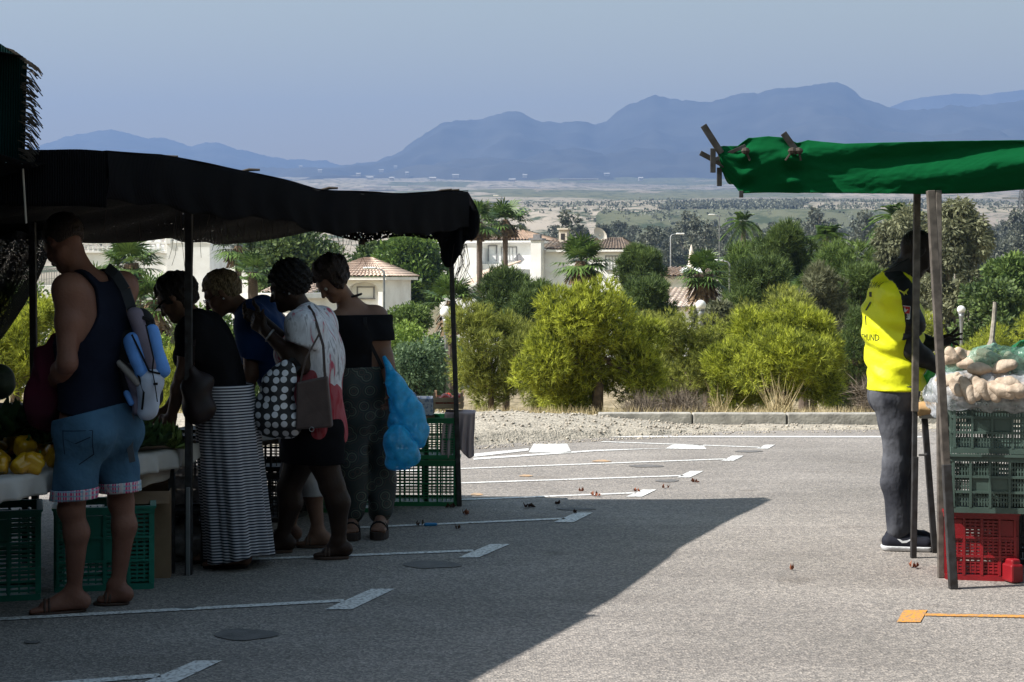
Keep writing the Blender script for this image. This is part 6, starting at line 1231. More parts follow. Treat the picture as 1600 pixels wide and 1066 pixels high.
    def hair(s, m, r=(.084, .104, .100), back=.0, face=.045, low=-.05, noise=.006, freq=(90, 90, 60), extra=None, name='hair', g=1., vox=.006, dome=.02):
        C = SDF(vox); c = s.J['head']; ax = (s.R, s.F, s.U); C.ell(c + s.U * dome * g - s.F * (.012 + back) * g, ax, [q * g for q in r], .03, 'h')
        if extra: extra(C, c, s.F, s.U, s.R)
        def face_cut(F, X, Y, Z):      # keeps the hair off the face, lower at the back than at the brow
            f = (X - c.x) * s.F.x + (Y - c.y) * s.F.y + (Z - c.z) * s.F.z; u = (X - c.x) * s.U.x + (Y - c.y) * s.U.y + (Z - c.z) * s.U.z; return np.maximum(F, np.minimum(f - face, .5) * (u < .05) + (u >= .05) * -1 + 0 * F) if True else F
        def low_cut(F, X, Y, Z): u = (X - c.x) * s.U.x + (Y - c.y) * s.U.y + (Z - c.z) * s.U.z; return np.maximum(F, low - u)
        C.post = [folds(noise, *freq, 11), folds(noise * .6, freq[0] * 2.3, freq[1] * 2.1, freq[2] * 2, 12), face_cut, low_cut]; return link(name, C.mesh(name, s.o), m, s.root, smooth=True)
def hair_mat(name, c, c2): return mat(name, c, .55, c2, 30, aniso=(6, 6, 1.5), bump=.012, bscale=26, spec=.25)
def shoe_pair(B, m, sole, h=.02, strap=True, kind='sandal', name='sandal'):
    for n in 'LR':
        an, to = B.J['an' + n], B.J['toe' + n]; fd = Vector((to.x - an.x, to.y - an.y, 0)).normalized(); si = Vector((-fd.y, fd.x, 0)); z0 = to.z - .022; hl = Vector((an.x, an.y, 0)) - fd * .045; fr = Vector((to.x, to.y, 0)) + fd * .005; mb = MB(); N_ = 24; lo = []; up = []
        L_ = (fr - hl).length
        for i in range(N_):
            t = 2 * math.pi * i / N_; x = .5 - .5 * math.cos(t); wd = (.034 + .016 * math.sin(x * math.pi * .9 - .3) + .010 * x) * (abs(math.sin(t)) ** .6); p = hl + fd * (x * (L_ + .02) - .01) + si * wd * (1 if math.sin(t) >= 0 else -1); rise = (h if kind != 'wedge' else h * (1.9 - 1.2 * x)) ; lo.append(p + Vector((0, 0, .002))); up.append(p + Vector((0, 0, max(z0 + .004, .012) if kind != 'wedge' else max(z0 + .004, .012))))
        k = 0; mb.v = [q - B.o for q in lo + up]; mb.f = [tuple(range(N_ - 1, -1, -1)), tuple(range(N_, 2 * N_))] + [(i, (i + 1) % N_, N_ + (i + 1) % N_, N_ + i) for i in range(N_)]; o = mb.build(name, sole, B.root, bevel=.003)
        if strap:
            s2 = SDF(.005); zt = z0 + .055; f0 = Vector((to.x, to.y, z0)) - fd * .055
            for a in (0, .045) if kind == 'wedge' else (0, .02): 
                c = f0 - fd * a; pts = [c + si * .048 * math.cos(t) + Vector((0, 0, .008 + .050 * math.sin(t))) for t in np.linspace(0, math.pi, 8)]
                for p, q in zip(pts, pts[1:]): s2.cone(p, q, .006, .006, .004)
            if kind == 'wedge':
                pts = [Vector((an.x, an.y, an.z + .01)) + (fd * math.cos(t) + si * math.sin(t)) * .040 for t in np.linspace(0, 2 * math.pi, 14)]
                for p, q in zip(pts, pts[1:]): s2.cone(p, q, .006, .006, .004)
            link('strap', s2.mesh('strap', B.o), m, o, smooth=True)
def strap_line(pts, w_, t, m, name, parent, o, up=(0, -1, 0)):
    mb = MB(); P = [Vector(p) for p in pts]
    for a, b in zip(P, P[1:]): mb.bar(a - o, b - o, w_, t, up)
    return mb.build(name, m, parent)
def stripe_mat(name, c1, c2, per, axis='Z', dist=.6, thr=.5, rough=.85):
    m = bpy.data.materials.new(name); m.use_nodes = True; n = m.node_tree; b = n.nodes['Principled BSDF']; b.inputs['Roughness'].default_value = rough; L = n.links.new; tc = N(m, 'ShaderNodeTexCoord'); wv = N(m, 'ShaderNodeTexWave'); wv.bands_direction = axis; wv.inputs['Scale'].default_value = 2 * math.pi / 20 / per; wv.inputs['Distortion'].default_value = dist; wv.inputs['Detail'].default_value = 1; wv.inputs['Detail Scale'].default_value = .3
    L(tc.outputs['Object'], wv.inputs['Vector']); cr = N(m, 'ShaderNodeValToRGB'); cr.color_ramp.elements[0].position = thr - .06; cr.color_ramp.elements[1].position = thr + .06; cr.color_ramp.elements[0].color = c1 + (1,); cr.color_ramp.elements[1].color = c2 + (1,); L(wv.outputs['Fac'], cr.inputs[0]); L(cr.outputs[0], b.inputs['Base Color']); return m
def dots_mat(name, bg_, fg, scale, r, ring=False, third=None, rnd=.25):
    m = bpy.data.materials.new(name); m.use_nodes = True; n = m.node_tree; b = n.nodes['Principled BSDF']; b.inputs['Roughness'].default_value = .7; L = n.links.new; tc = N(m, 'ShaderNodeTexCoord'); sx = N(m, 'ShaderNodeSeparateXYZ'); cb = N(m, 'ShaderNodeCombineXYZ'); L(tc.outputs['Object'], sx.inputs[0]); L(sx.outputs['X'], cb.inputs['X']); L(sx.outputs['Z'], cb.inputs['Y']); vo = N(m, 'ShaderNodeTexVoronoi'); vo.voronoi_dimensions = '2D'; vo.inputs['Scale'].default_value = scale; vo.inputs['Randomness'].default_value = rnd; L(cb.outputs[0], vo.inputs['Vector'])
    cr = N(m, 'ShaderNodeValToRGB'); cr.color_ramp.interpolation = 'CONSTANT'; e = cr.color_ramp.elements; e[0].position = 0; e[0].color = fg + (1,); e[1].position = r; e[1].color = bg_ + (1,)
    if ring: 
        e[0].color = bg_ + (1,)
        for p, c in ((r * .35, third or fg), (r * .5, bg_), (r * .7, fg), (r * .85, bg_), (r * 1.15, third or fg), (r * 1.25, bg_)): x = e.new(min(p, .99)); x.color = c + (1,)
    L(vo.outputs['Distance'], cr.inputs[0]); L(cr.outputs[0], b.inputs['Base Color']); return m
def text_decal(txt, size, o3, right, up, nrm, m, name, parent, body_obj, org, squeeze=1., bold=0.):
    """lettering laid on a garment: every vertex is dropped onto the cloth"""
    cu = bpy.data.curves.new('t', 'FONT'); cu.body = txt; cu.size = size; cu.align_x = 'CENTER'; cu.align_y = 'CENTER'; cu.resolution_u = 2; cu.offset = bold; to = bpy.data.objects.new('t', cu); COL.objects.link(to); dg = bpy.context.evaluated_depsgraph_get(); dg.update(); me = bpy.data.meshes.new_from_object(to.evaluated_get(dg)); bpy.data.objects.remove(to); return mesh_decal(me, o3, right, up, nrm, m, name, parent, body_obj, org, squeeze)
def mesh_decal(me, o3, right, up, nrm, m, name, parent, body_obj, org, squeeze=1., lift=.002):
    bv = BVHTree.FromPolygons([v.co for v in body_obj.data.vertices], [p.vertices for p in body_obj.data.polygons]); right = unit(right); up = unit(up); nrm = unit(nrm); org = Vector(org)
    miss = []; bm = bmesh.new(); bm.from_mesh(me); bmesh.ops.triangulate(bm, faces=bm.faces); bmesh.ops.subdivide_edges(bm, edges=[e for e in bm.edges if e.calc_length() > .02], cuts=2); bmesh.ops.triangulate(bm, faces=bm.faces)
    for v in bm.verts:
        p = Vector(o3) + right * v.co.x * squeeze + up * v.co.y - org; h = bv.ray_cast(p + nrm * .3, -nrm); v.co = (h[0] if h[0] is not None else p) + nrm * (lift + v.co.z)
        if h[0] is None or h[1].dot(nrm) < .12: miss.append(v)
    bmesh.ops.delete(bm, geom=miss, context='VERTS')
    bm.normal_update(); bm.to_mesh(me); bm.free(); return link(name, me, m, parent)
def poly_mesh(*polys):
    me = bpy.data.meshes.new('poly'); v = []; f = []
    for p in polys: k = len(v); v += [(x, y, 0) for x, y in p]; f.append(tuple(range(k, k + len(p))))
    me.from_pydata(v, [], f); return me

# ------------------------------------------------ 1. man in the tank top (left foreground)
Z = 7.6
def P1(px, py, dz): return W(px, py, Z + dz)
gl = G(78, 957, .02); J = dict(head=P1(98, 376, .02), neck=P1(135, 432, .03), shL=P1(106, 452, -.12), shR=P1(192, 448, .15), elL=P1(105, 568, -.20), wrL=P1(78, 605, .05), elR=P1(196, 540, .34), wrR=P1(120, 600, .36),
    hipL=P1(128, 668, -.06), hipR=P1(172, 662, .10), waist=P1(150, 560, .05), knL=P1(112, 795, -.08), knR=P1(190, 785, .14), anL=P1(116, 930, -.05), anR=P1(184, 925, .13), toeL=P1(50, 950, -.10), toeR=P1(152, 944, .14))
for n, z in (('L', .03), ('R', .03)): J['toe' + n].z = z; J['an' + n].z = .085
A = Body(J, (-.62, .42, -.66), 'm', .95, 1.04); A.relaxed('L', (.3, .6, 0), curl=.9); A.relaxed('R', (0, -.5, -.3), curl=.9)
A.build('man in a navy tank top and denim shorts carrying a backpack, nearest at the left', sk_tan); A.hair(hair_mat('short brown hair', (.07, .05, .04), (.04, .028, .022)), (.080, .100, .096), .008, .035, -.045, .0025, (200, 200, 200), g=1.05)
navy = mat('navy jersey cloth', (.012, .015, .030), .85, (.008, .010, .02), 5, bump=.014, bscale=9, spec=.08)
def tank_post(B):
    c = B.sm; l, u, f = B.lat, B.up, B.fwd
    def fn(F, X, Y, Z):   # racer back: arm holes bite in from both sides near the shoulders
        x = (X - c.x) * l.x + (Y - c.y) * l.y + (Z - c.z) * l.z; h = (X - c.x) * u.x + (Y - c.y) * u.y + (Z - c.z) * u.z; lim = np.interp(h, [-.34, -.24, -.12, 0, .06], [.5, .155, .085, .075, .095]); lo = np.interp(h, [-.10, -.02, .03, .1], [-.5, -.5, .035, .07]); return np.maximum(np.maximum(F, np.abs(x) - lim), lo - np.abs(x) - 0 * F)
    return fn
tk = A.cloth('tank_top', ('torso', 'thL', 'thR'), .012, navy, (folds(.007, 22, 24, 9, 3), tank_post(A), plane_cut(P1(150, 652, 0), (-.25, 0, -1))))
den = mat('washed blue denim', (.075, .17, .27), .9, (.035, .09, .16), 5, bump=.018, bscale=10, detail=7, ramp=(.3, .7))
def shorts_extra(B, r0, r1, t1):
    def f(C):
        for n in 'LR': h, k = B.J['hip' + n], B.J['kn' + n]; C.cone(h, h.lerp(k, t1), r0, r1, .05)
        C.cone(B.J['hipL'] + B.up * .06, B.J['hipR'] + B.up * .06, .112, .11, .05); C.cone(B.J['hipL'] - B.up * .03, B.J['hipR'] - B.up * .03, .115, .112, .05)
        for q in (B.J['hipL'], B.J['hipR']): C.ball(q - B.up.cross((B.J['hipR'] - B.J['hipL']).normalized()) * .05 - B.up * .03, .112, .05)
    return f
sh = A.cloth('shorts', ('zz',), .004, den, (folds(.007, 25, 24, 18, 6), plane_cut(P1(120, 762, 0), (.05, 0, -1)), plane_cut(P1(150, 640, 0), (-.25, 0, 1))), shorts_extra(A, .102, .094, 1.0))
plaid = bpy.data.materials.new('pink plaid hem'); plaid.use_nodes = True
def plaidf(m):
    n = m.node_tree; L = n.links.new; tc = N(m, 'ShaderNodeTexCoord'); prev = None
    base = N(m, 'ShaderNodeRGB'); base.outputs[0].default_value = (.62, .05, .18, 1); prev = base.outputs[0]
    for ax_, sc, col, th, rot in (('X', 11, (.30, .60, .66, 1), .78, 0), ('X', 27, (.7, .7, .68, 1), .82, 0), ('Z', 16, (.20, .36, .50, 1), .70, 0), ('Y', 12, (.65, .62, .60, 1), .86, 0)):
        w_ = N(m, 'ShaderNodeTexWave'); w_.bands_direction = ax_; w_.inputs['Scale'].default_value = sc; L(tc.outputs['Object'], w_.inputs['Vector']); g = N(m, 'ShaderNodeMath', operation='GREATER_THAN'); g.inputs[1].default_value = th; L(w_.outputs['Fac'], g.inputs[0]); ml = N(m, 'ShaderNodeMath', operation='MULTIPLY'); ml.inputs[1].default_value = .8; L(g.outputs[0], ml.inputs[0]); mx = N(m, 'ShaderNodeMixRGB'); mx.inputs[2].default_value = col; L(ml.outputs[0], mx.inputs[0]); L(prev, mx.inputs[1]); prev = mx.outputs[0]
    L(prev, n.nodes['Principled BSDF'].inputs['Base Color']); n.nodes['Principled BSDF'].inputs['Roughness'].default_value = .9
plaidf(plaid)
A.cloth('turned_up_hem', ('zz',), .010, plaid, (folds(.006, 25, 24, 18, 6), plane_cut(P1(120, 777, 0), (.05, 0, -1)), plane_cut(P1(120, 760, 0), (-.05, 0, 1))), shorts_extra(A, .102, .094, 1.0), parent=sh)
stm_ = mat('dark denim stitching', (.02, .035, .06), .9); me = poly_mesh(*[((x0, y0), (x1, y1), (x1 + .004, y1 - .003), (x0 + .004, y0 - .003)) for x0, y0, x1, y1 in ((-.07, .07, -.065, -.04), (-.065, -.04, 0, -.085), (0, -.085, .065, -.04), (.065, -.04, .07, .07), (-.07, .066, .07, .07), (-.06, .03, -.01, .01), (-.01, .01, .06, .04))])
mesh_decal(me, P1(138, 690, 0), (1, .2, 0), (0, 0, 1), (0, -1, 0), stm_, 'back_pocket', sh, sh, A.o)
brown_s = mat('brown leather', (.09, .055, .04), .6, (.05, .03, .022), 12); shoe_pair(A, brown_s, brown_s, name='flip_flop')
# garment he holds
mar = mat('maroon cloth', (.10, .008, .03), .9, (.05, .004, .015), 6)
tag(blobmesh('shopping_bag', [(P1(72, 560, .02), P1(66, 640, .0), .055, .085), (P1(88, 530, .05), P1(70, 575, .02), .03, .06), (P1(78, 650, .05), P1(98, 640, .1), .07, .06)], mar, .009, (folds(.012, 45, 40, 22, 8),), (P1(70, 600, 0).x, Z, .7)), 'maroon cloth bag held by the man in the tank top', 'bag')
# backpack
bpk = empty('backpack', P1(220, 660, .1), 'blue, grey and dusty purple backpack hanging from the shoulder of the man in shorts', 'backpack'); bo = Vector(bpk.location)
m_lav = mat('dusty purple nylon', (.22, .18, .23), .7, (.16, .13, .17), 8, bump=.003, bscale=18); m_blu = mat('light blue nylon', (.14, .34, .80), .6, (.09, .24, .60), 7, bump=.004, bscale=16); m_gry = mat('pale grey nylon', (.52, .57, .70), .7, (.40, .45, .56), 6, bump=.012, bscale=9); m_blk = mat('black webbing', (.01, .01, .012), .8); m_bei = mat('beige nylon', (.36, .32, .30), .8)
def bp(parts, m, name, post=(), parent=None, vox=.006, k=.03):
    s = SDF(vox)
    for q in parts: s.cone(P1(q[0], q[1], q[2]), P1(q[3], q[4], q[5]), q[6], q[7], k)
    s.post = list(post); return link(name, s.mesh(name, bo), m, parent or bpk, smooth=True)
fo = folds(.006, 30, 30, 24, 5)
body_bp = bp([(192, 525, .02, 204, 610, .02, .036, .045), (196, 520, .10, 206, 620, .08, .050, .055), (203, 510, .12, 212, 630, .10, .055, .06), (222, 500, .06, 236, 620, .04, .055, .055), (215, 505, .1, 225, 640, .08, .06, .04)], m_blk, 'main_compartment', (fo,))
bp([(212, 492, -.0, 236, 572, -.03, .035, .036)], m_lav, 'top_flap', (fo,)); bp([(206, 532, -.03, 222, 580, -.05, .040, .036)], m_blu, 'front_panel', (fo,)); bp([(238, 515, -.0, 252, 580, -.02, .030, .036)], m_blu, 'side_panel', (fo,))
bp([(234, 592, -.03, 230, 642, -.02, .056, .046), (240, 588, -.02, 244, 600, -.02, .04, .04)], m_gry, 'lower_pocket', (fo,)); bp([(200, 572, .0, 220, 610, -.03, .022, .024), (206, 580, 0, 216, 640, -.01, .028, .028)], m_lav, 'side_pocket', (fo,)); bp([(188, 568, -.03, 216, 598, -.06, .018, .020)], m_bei, 'trim', ()); bp([(198, 615, -.02, 205, 630, -.03, .016, .014)], m_blu, 'lower_trim', ())
strap_line([P1(206, 523, -.055), P1(222, 556, -.075), P1(233, 580, -.08), P1(250, 584, -.06)], .008, .006, m_blk, 'piping', bpk, bo); strap_line([P1(188, 560, -.04), P1(215, 583, -.075), P1(225, 612, -.08), P1(222, 640, -.06)], .009, .006, m_blk, 'piping', bpk, bo); strap_line([P1(228, 508, -.05), P1(240, 560, -.075), P1(238, 580, -.08)], .006, .006, m_blk, 'piping', bpk, bo)
strap_line([P1(238, 580, -.085), P1(242, 600, -.09), P1(246, 628, -.08)], .004, .004, m_blk, 'drawcord', bpk, bo); MB().box(P1(243, 600, -.095) - bo, (.02, .012, .012)).build('cord_lock', m_blk, bpk, bevel=.003); MB().bar(P1(222, 496, -.02) - bo, P1(240, 503, 0) - bo, .018).build('buckle', m_blk, bpk, bevel=.003)
strap_line([P1(168, 418, .06), P1(182, 430, .02), P1(196, 452, -.0), P1(205, 480, .0), P1(212, 500, .02)], .045, .012, mat('dark grey strap', (.05, .055, .065), .8), 'shoulder_strap', bpk, bo); strap_line([P1(205, 645, .02), P1(203, 700, .0), P1(207, 722, -.02)], .028, .004, mat('grey webbing', (.10, .105, .12), .8), 'hanging_strap', bpk, bo)

# ------------------------------------------------ 2. woman in the striped skirt
Z = 8.75
def P2(px, py, dz): return W(px, py, Z + dz)
J = dict(head=P2(272, 462, .05), neck=P2(306, 498, .05), shL=P2(300, 520, -.12), shR=P2(326, 512, .22), elL=P2(285, 590, -.16), wrL=P2(268, 650, -.05), elR=P2(300, 580, .30), wrR=P2(262, 640, .28), waist=P2(338, 560, .06), hipL=P2(346, 640, -.04), hipR=P2(352, 640, .12), knL=P2(360, 758, -.04), knR=P2(372, 755, .12), anL=P2(372, 878, -.04), anR=P2(352, 880, .12), toeL=P2(322, 884, -.03), toeR=P2(300, 888, .12))
for n in 'LR': J['toe' + n].z = .035; J['an' + n].z = .09
B = Body(J, (-.72, .1, -.62), 'f', .98, 1.0); B.relaxed('L', (.1, .6, 0), curl=.5); B.relaxed('R', (0, -.6, 0), curl=.5)
B.build('woman in a black top and long striped skirt bending over the table', sk_fair)
hdk = hair_mat('dark brown hair', (.018, .012, .010), (.010, .007, .006))
B.hair(hdk, (.090, .108, .104), .006, .05, -.10, .006, extra=lambda C, c, F, U, R_: (C.cone(c - F * .05 - U * .02, c - F * .045 - U * .085, .07, .05, .04), C.ball(c - F * .08 + U * .0, .06, .04)))
blk = mat('black jersey cloth', (.008, .008, .010), .9, (.005, .005, .006), 5, bump=.014, bscale=9, spec=.06)
B.cloth('top', ('torso', 'shL', 'shR', 'uaL', 'uaR'), .014, blk, (folds(.007, 24, 22, 18, 2), plane_cut(P2(345, 612, 0), (.1, 0, -1))), clip={t: [(P2(288, 552, 0), (-.2, 0, -1))] for t in ('uaL', 'uaR', 'shL', 'shR')})
def skirt(B, name, wc, hem, rx0, rx1, ry0, ry1, m, nf=9, amp=.018, vox=.008, tw=0., parent=None, top=None):
    """long skirt as a closed cloth body with deepening vertical folds"""
    N_, K = 160, 60; V = []; wc = Vector(wc); hem = Vector(hem)
    for k in range(K + 1):
        t = k / K; c = wc.lerp(hem, t); hipb = math.sin(min(t / .35, 1) * math.pi / 2); rx = rx0 + (rx1 - rx0) * (.55 * hipb + .45 * t); ry = ry0 + (ry1 - ry0) * (.6 * hipb + .4 * t)
        for j in range(N_): a = 2 * math.pi * j / N_; f = amp * t ** .8 * (math.sin(nf * a + 1.2 * math.sin(2 * a) + tw * t) + .4 * math.sin(2.3 * nf * a + 1)); V.append(tuple(c + Vector((math.cos(a) * (rx + f), math.sin(a) * (ry + f), .025 * math.cos(a) * t * 0 - .02 * t * math.sin(a * 2)))  - B.o))
    F_q = [(k * N_ + j, k * N_ + (j + 1) % N_, (k + 1) * N_ + (j + 1) % N_, (k + 1) * N_ + j) for k in range(K) for j in range(N_)]; me = np_mesh(name, V, F_q); o = link(name, me, m, parent or B.root, smooth=True); s_ = o.modifiers.new('t', 'SOLIDIFY'); s_.thickness = .004; return o
skirt(B, 'skirt', P2(350, 600, .04), P2(374, 868, .02), .148, .165, .20, .21, stripe_mat('navy and white stripes', (.012, .014, .028), (.50, .50, .54), .0150, 'Z', .5, .55), 8, .020)
shoe_pair(B, brown_s, mat('black rubber sole', (.012, .012, .012), .6), name='sandal')
sgm = mat('dark sunglasses', (.008, .008, .01), .1, spec=.8)
gb = MB(); e = B.J['head'] + B.F * .10 - B.U * .005; gb.bar(e - B.R * .065 - B.o, e + B.R * .065 - B.o, .004, .036, B.F)
for q in (-1, 1): gb.bar(e + B.R * .068 * q - B.o, B.J['head'] + B.R * .078 * q - B.o, .004, .008)
gb.build('sunglasses', sgm, B.root)
hb_ = mat('dark brown handbag leather', (.020, .010, .010), .55, (.012, .007, .007), 9)
s = SDF(.008); s.cone(P2(302, 605, -.22), P2(312, 640, -.22), .065, .08, .04); s.cone(P2(300, 580, -.22), P2(322, 600, -.2), .03, .05, .04); s.post = [folds(.010, 40, 30, 26, 4)]; o = P2(308, 650, -.22); hbag = tag(empty('handbag', o), 'slouchy dark brown handbag on the arm of the woman in the striped skirt', 'bag'); link('body', s.mesh('handbag', o), hb_, hbag, smooth=True); strap_line([P2(300, 590, -.20), P2(302, 540, -.22), P2(306, 516, -.17)], .018, .006, hb_, 'strap', hbag, o)

# ------------------------------------------------ 3. blond woman in the blue t-shirt
Z = 9.45
def P3(px, py, dz): return W(px, py, Z + dz)
J = dict(head=P3(345, 456, .0), neck=P3(386, 484, .03), shL=P3(392, 500, -.14), shR=P3(410, 488, .19), elL=P3(392, 585, -.16), wrL=P3(372, 640, -.1), elR=P3(385, 570, .24), wrR=P3(345, 620, .2), waist=P3(428, 555, .03), hipL=P3(458, 640, -.07), hipR=P3(464, 640, .12), knL=P3(478, 745, -.07), knR=P3(462, 742, .12), anL=P3(498, 838, -.07), anR=P3(452, 840, .12), toeL=P3(468, 846, -.05), toeR=P3(415, 846, .12))
for n in 'LR': J['toe' + n].z = .035; J['an' + n].z = .09
C = Body(J, (-.80, -.05, -.52), 'f', 1.0, 1.02); C.relaxed('L', (.1, .6, 0), curl=.4); C.relaxed('R', (0, -.6, 0), curl=.4)
C.build('woman with short blond hair and a blue t-shirt leaning over the table, behind the others', sk_fair)
C.hair(hair_mat('short blond hair', (.42, .33, .20), (.12, .085, .055)), (.086, .104, .100), .006, .04, -.07, .005, (120, 120, 80), extra=lambda C_, c, F, U, R_: (C_.cone(c - F * .06 + U * .03, c - F * .055 - U * .045, .065, .045, .03), C_.ball(c + U * .055 + F * .0, .065, .04)))
C.cloth('t_shirt', ('torso', 'shL', 'shR', 'uaL', 'uaR'), .018, mat('royal blue jersey', (.006, .045, .17), .85, (.004, .03, .12), 5, bump=.014, bscale=9), (folds(.008, 22, 24, 16, 8), plane_cut(P3(440, 640, 0), (.3, 0, -1))), clip={t: [(P3(396, 556, 0), (-.2, 0, -1))] for t in ('uaL', 'uaR', 'shL', 'shR')})
wt = mat('white capri cotton', (.52, .52, .54), .85, (.44, .44, .47), 5); C.cloth('capri_trousers', ('torso', 'thL', 'thR', 'calfL', 'calfR'), .018, wt, (folds(.005, 30, 30, 14, 3), plane_cut(P3(480, 772, 0), (0, 0, -1)), plane_cut(P3(450, 620, 0), (0, 0, 1))))
shoe_pair(C, brown_s, brown_s, name='sandal')
gb = MB(); e = C.J['head'] + C.F * .105 - C.U * .006
for q in (-1, 1):
    gb.tube([e + C.R * (.033 * q + .024 * math.cos(t)) + C.U * .017 * math.sin(t) - C.o for t in np.linspace(0, 2 * math.pi, 14)], .0017, 5, False); gb.bar(e + C.R * .057 * q - C.o, C.J['head'] + C.R * .08 * q - C.F * .005 - C.o, .003)
gb.build('glasses', sgm, C.root); MB().sphere(C.J['head'] + C.R * -.084 - C.U * .045 - C.o, .006, 8).build('earring', bulb, C.root)

# ------------------------------------------------ 4. woman with the phone
Z = 9.1
def P4(px, py, dz): return W(px, py, Z + dz)
J = dict(head=P4(450, 447, .02), neck=P4(480, 487, .03), shL=P4(474, 512, -.17), shR=P4(500, 506, .19), elL=P4(470, 572, -.22), wrL=P4(415, 518, -.14), elR=P4(470, 560, .22), wrR=P4(410, 500, .08), waist=P4(498, 590, .02), hipL=P4(486, 668, -.09), hipR=P4(488, 668, .11), knL=P4(520, 760, -.10), knR=P4(452, 764, .11), anL=P4(530, 850, -.10), anR=P4(442, 850, .11), toeL=P4(494, 860, -.10), toeR=P4(408, 860, .11))
for n in 'LR': J['toe' + n].z = .035; J['an' + n].z = .09
D = Body(J, (-.90, .0, -.38), 'f', 1.13, 1.02); t1 = D.hand('L', (-.75, .35, .55), (.1, .8, .4), curl=.75, thumb=.9); t2 = D.hand('R', (-.8, -.4, .3), (.2, -.6, .5), curl=.6)
D.build('woman with short curly black hair holding up a phone, polka dot bag on her arm', sk_dark)
D.hair(hair_mat('curly black hair', (.010, .008, .008), (.005, .004, .004)), (.106, .118, .114), .015, .055, -.075, .012, (150, 150, 150), dome=.03)
flo = bpy.data.materials.new('white, grey and red printed blouse'); flo.use_nodes = True
def flof(m):
    n = m.node_tree; L = n.links.new; tc = N(m, 'ShaderNodeTexCoord'); b = n.nodes['Principled BSDF']; b.inputs['Roughness'].default_value = .85
    nz = N(m, 'ShaderNodeTexNoise'); nz.inputs['Scale'].default_value = 9; nz.inputs['Detail'].default_value = 5; nz.inputs['Distortion'].default_value = 1.4; mp = N(m, 'ShaderNodeMapping'); mp.inputs['Scale'].default_value = (1.8, 1.8, .55); L(tc.outputs['Object'], mp.inputs[0]); L(mp.outputs[0], nz.inputs['Vector'])
    cr = N(m, 'ShaderNodeValToRGB'); e = cr.color_ramp.elements; e[0].position = .33; e[0].color = (.05, .04, .05, 1); e[1].position = .44; e[1].color = (.62, .62, .66, 1); x = e.new(.60); x.color = (.42, .42, .46, 1); x = e.new(.66); x.color = (.40, .06, .10, 1); L(nz.outputs['Fac'], cr.inputs[0])
    n2 = N(m, 'ShaderNodeTexNoise'); n2.inputs['Scale'].default_value = 3.2; L(mp.outputs[0], n2.inputs['Vector']); sz = N(m, 'ShaderNodeSeparateXYZ'); L(tc.outputs['Object'], sz.inputs[0])
    mr = N(m, 'ShaderNodeMapRange'); mr.inputs['From Min'].default_value = 1.12; mr.inputs['From Max'].default_value = .80; L(sz.outputs['Z'], mr.inputs['Value']); ad = N(m, 'ShaderNodeMath', operation='MULTIPLY_ADD'); ad.inputs[1].default_value = .55; L(mr.outputs[0], ad.inputs[0]); L(n2.outputs['Fac'], ad.inputs[2])
    gt = N(m, 'ShaderNodeMath', operation='GREATER_THAN'); gt.inputs[1].default_value = .72; L(ad.outputs[0], gt.inputs[0]); mx = N(m, 'ShaderNodeMixRGB'); mx.inputs[2].default_value = (.30, .008, .018, 1); m5 = N(m, 'ShaderNodeMath', operation='MULTIPLY'); m5.inputs[1].default_value = .9; L(gt.outputs[0], m5.inputs[0]); L(m5.outputs[0], mx.inputs[0]); L(cr.outputs[0], mx.inputs[1]); L(mx.outputs[0], b.inputs['Base Color'])
flof(flo)
D.cloth('blouse', ('torso', 'shL', 'shR', 'uaL', 'uaR'), .018, flo, (folds(.009, 22, 24, 14, 9), plane_cut(P4(500, 690, 0), (0, 0, -1))), lambda C_: C_.cone(P4(494, 640, -.02), P4(494, 680, -.02), .13, .15, .06), clip={t: [(P4(472, 530, 0), (-.25, 0, -1))] for t in ('uaL', 'uaR', 'shL', 'shR')})
D.cloth('skirt', ('thL', 'thR', 'torso'), .022, blk, (folds(.004, 22, 24, 14, 4), plane_cut(P4(480, 722, 0), (0, 0, -1)), plane_cut(P4(480, 650, 0), (0, 0, 1))), lambda C_: C_.cone(P4(486, 680, .0), P4(486, 730, .0), .135, .135, .06))
shoe_pair(D, brown_s, brown_s, name='sandal'); ph = (t1[0] + t1[1]) / 2 + Vector((.01, -.02, .02)); tag(MB().box((0, 0, 0), (.012, .075, .145)).build('phone', sgm, None, ph, bevel=.004), 'dark phone held up in front of the face of the woman with curly hair', 'phone').rotation_euler = (.3, .5, 0)
bc = D.J['wrL'].lerp(D.J['elL'], .12); MB().tube([bc + Vector((.02 * math.cos(t) , .036 * math.sin(t), .030 * math.cos(t))) - D.o for t in np.linspace(0, 2 * math.pi, 14)], .006, 6, False).build('bracelet', pole_m, D.root)
for q in (-1,): MB().sphere(D.J['head'] + D.R * -.086 - D.U * .045 - D.o, .007, 8).build('earring', pole_m, D.root)
# polka dot tote
s = SDF(.008); s.cone(P4(438, 600, -.30), P4(430, 650, -.30), .075, .115, .05); s.cone(P4(448, 575, -.30), P4(430, 600, -.3), .045, .07, .05); s.cone(P4(412, 640, -.26), P4(450, 662, -.28), .07, .07, .05); s.post = [folds(.010, 30, 30, 22, 7)]
o = P4(432, 690, -.30); tote = tag(empty('tote_bag', o), 'black tote bag with white polka dots on the arm of a woman', 'bag'); link('body', s.mesh('tote', o), dots_mat('white dots on black', (.010, .010, .012), (.55, .56, .60), 22, .36, rnd=.35), tote, smooth=True); strap_line([P4(440, 575, -.32), P4(458, 560, -.30), P4(468, 572, -.27), P4(452, 590, -.33)], .02, .005, m_blk, 'handle', tote, o)
hg = mat('taupe handbag leather', (.085, .060, .055), .6, (.065, .045, .042), 14, bump=.001, bscale=200)
o = P4(490, 672, -.34); hb2 = tag(empty('handbag', o), 'flat taupe handbag on long straps between the polka dot bag and the paisley trousers', 'bag')
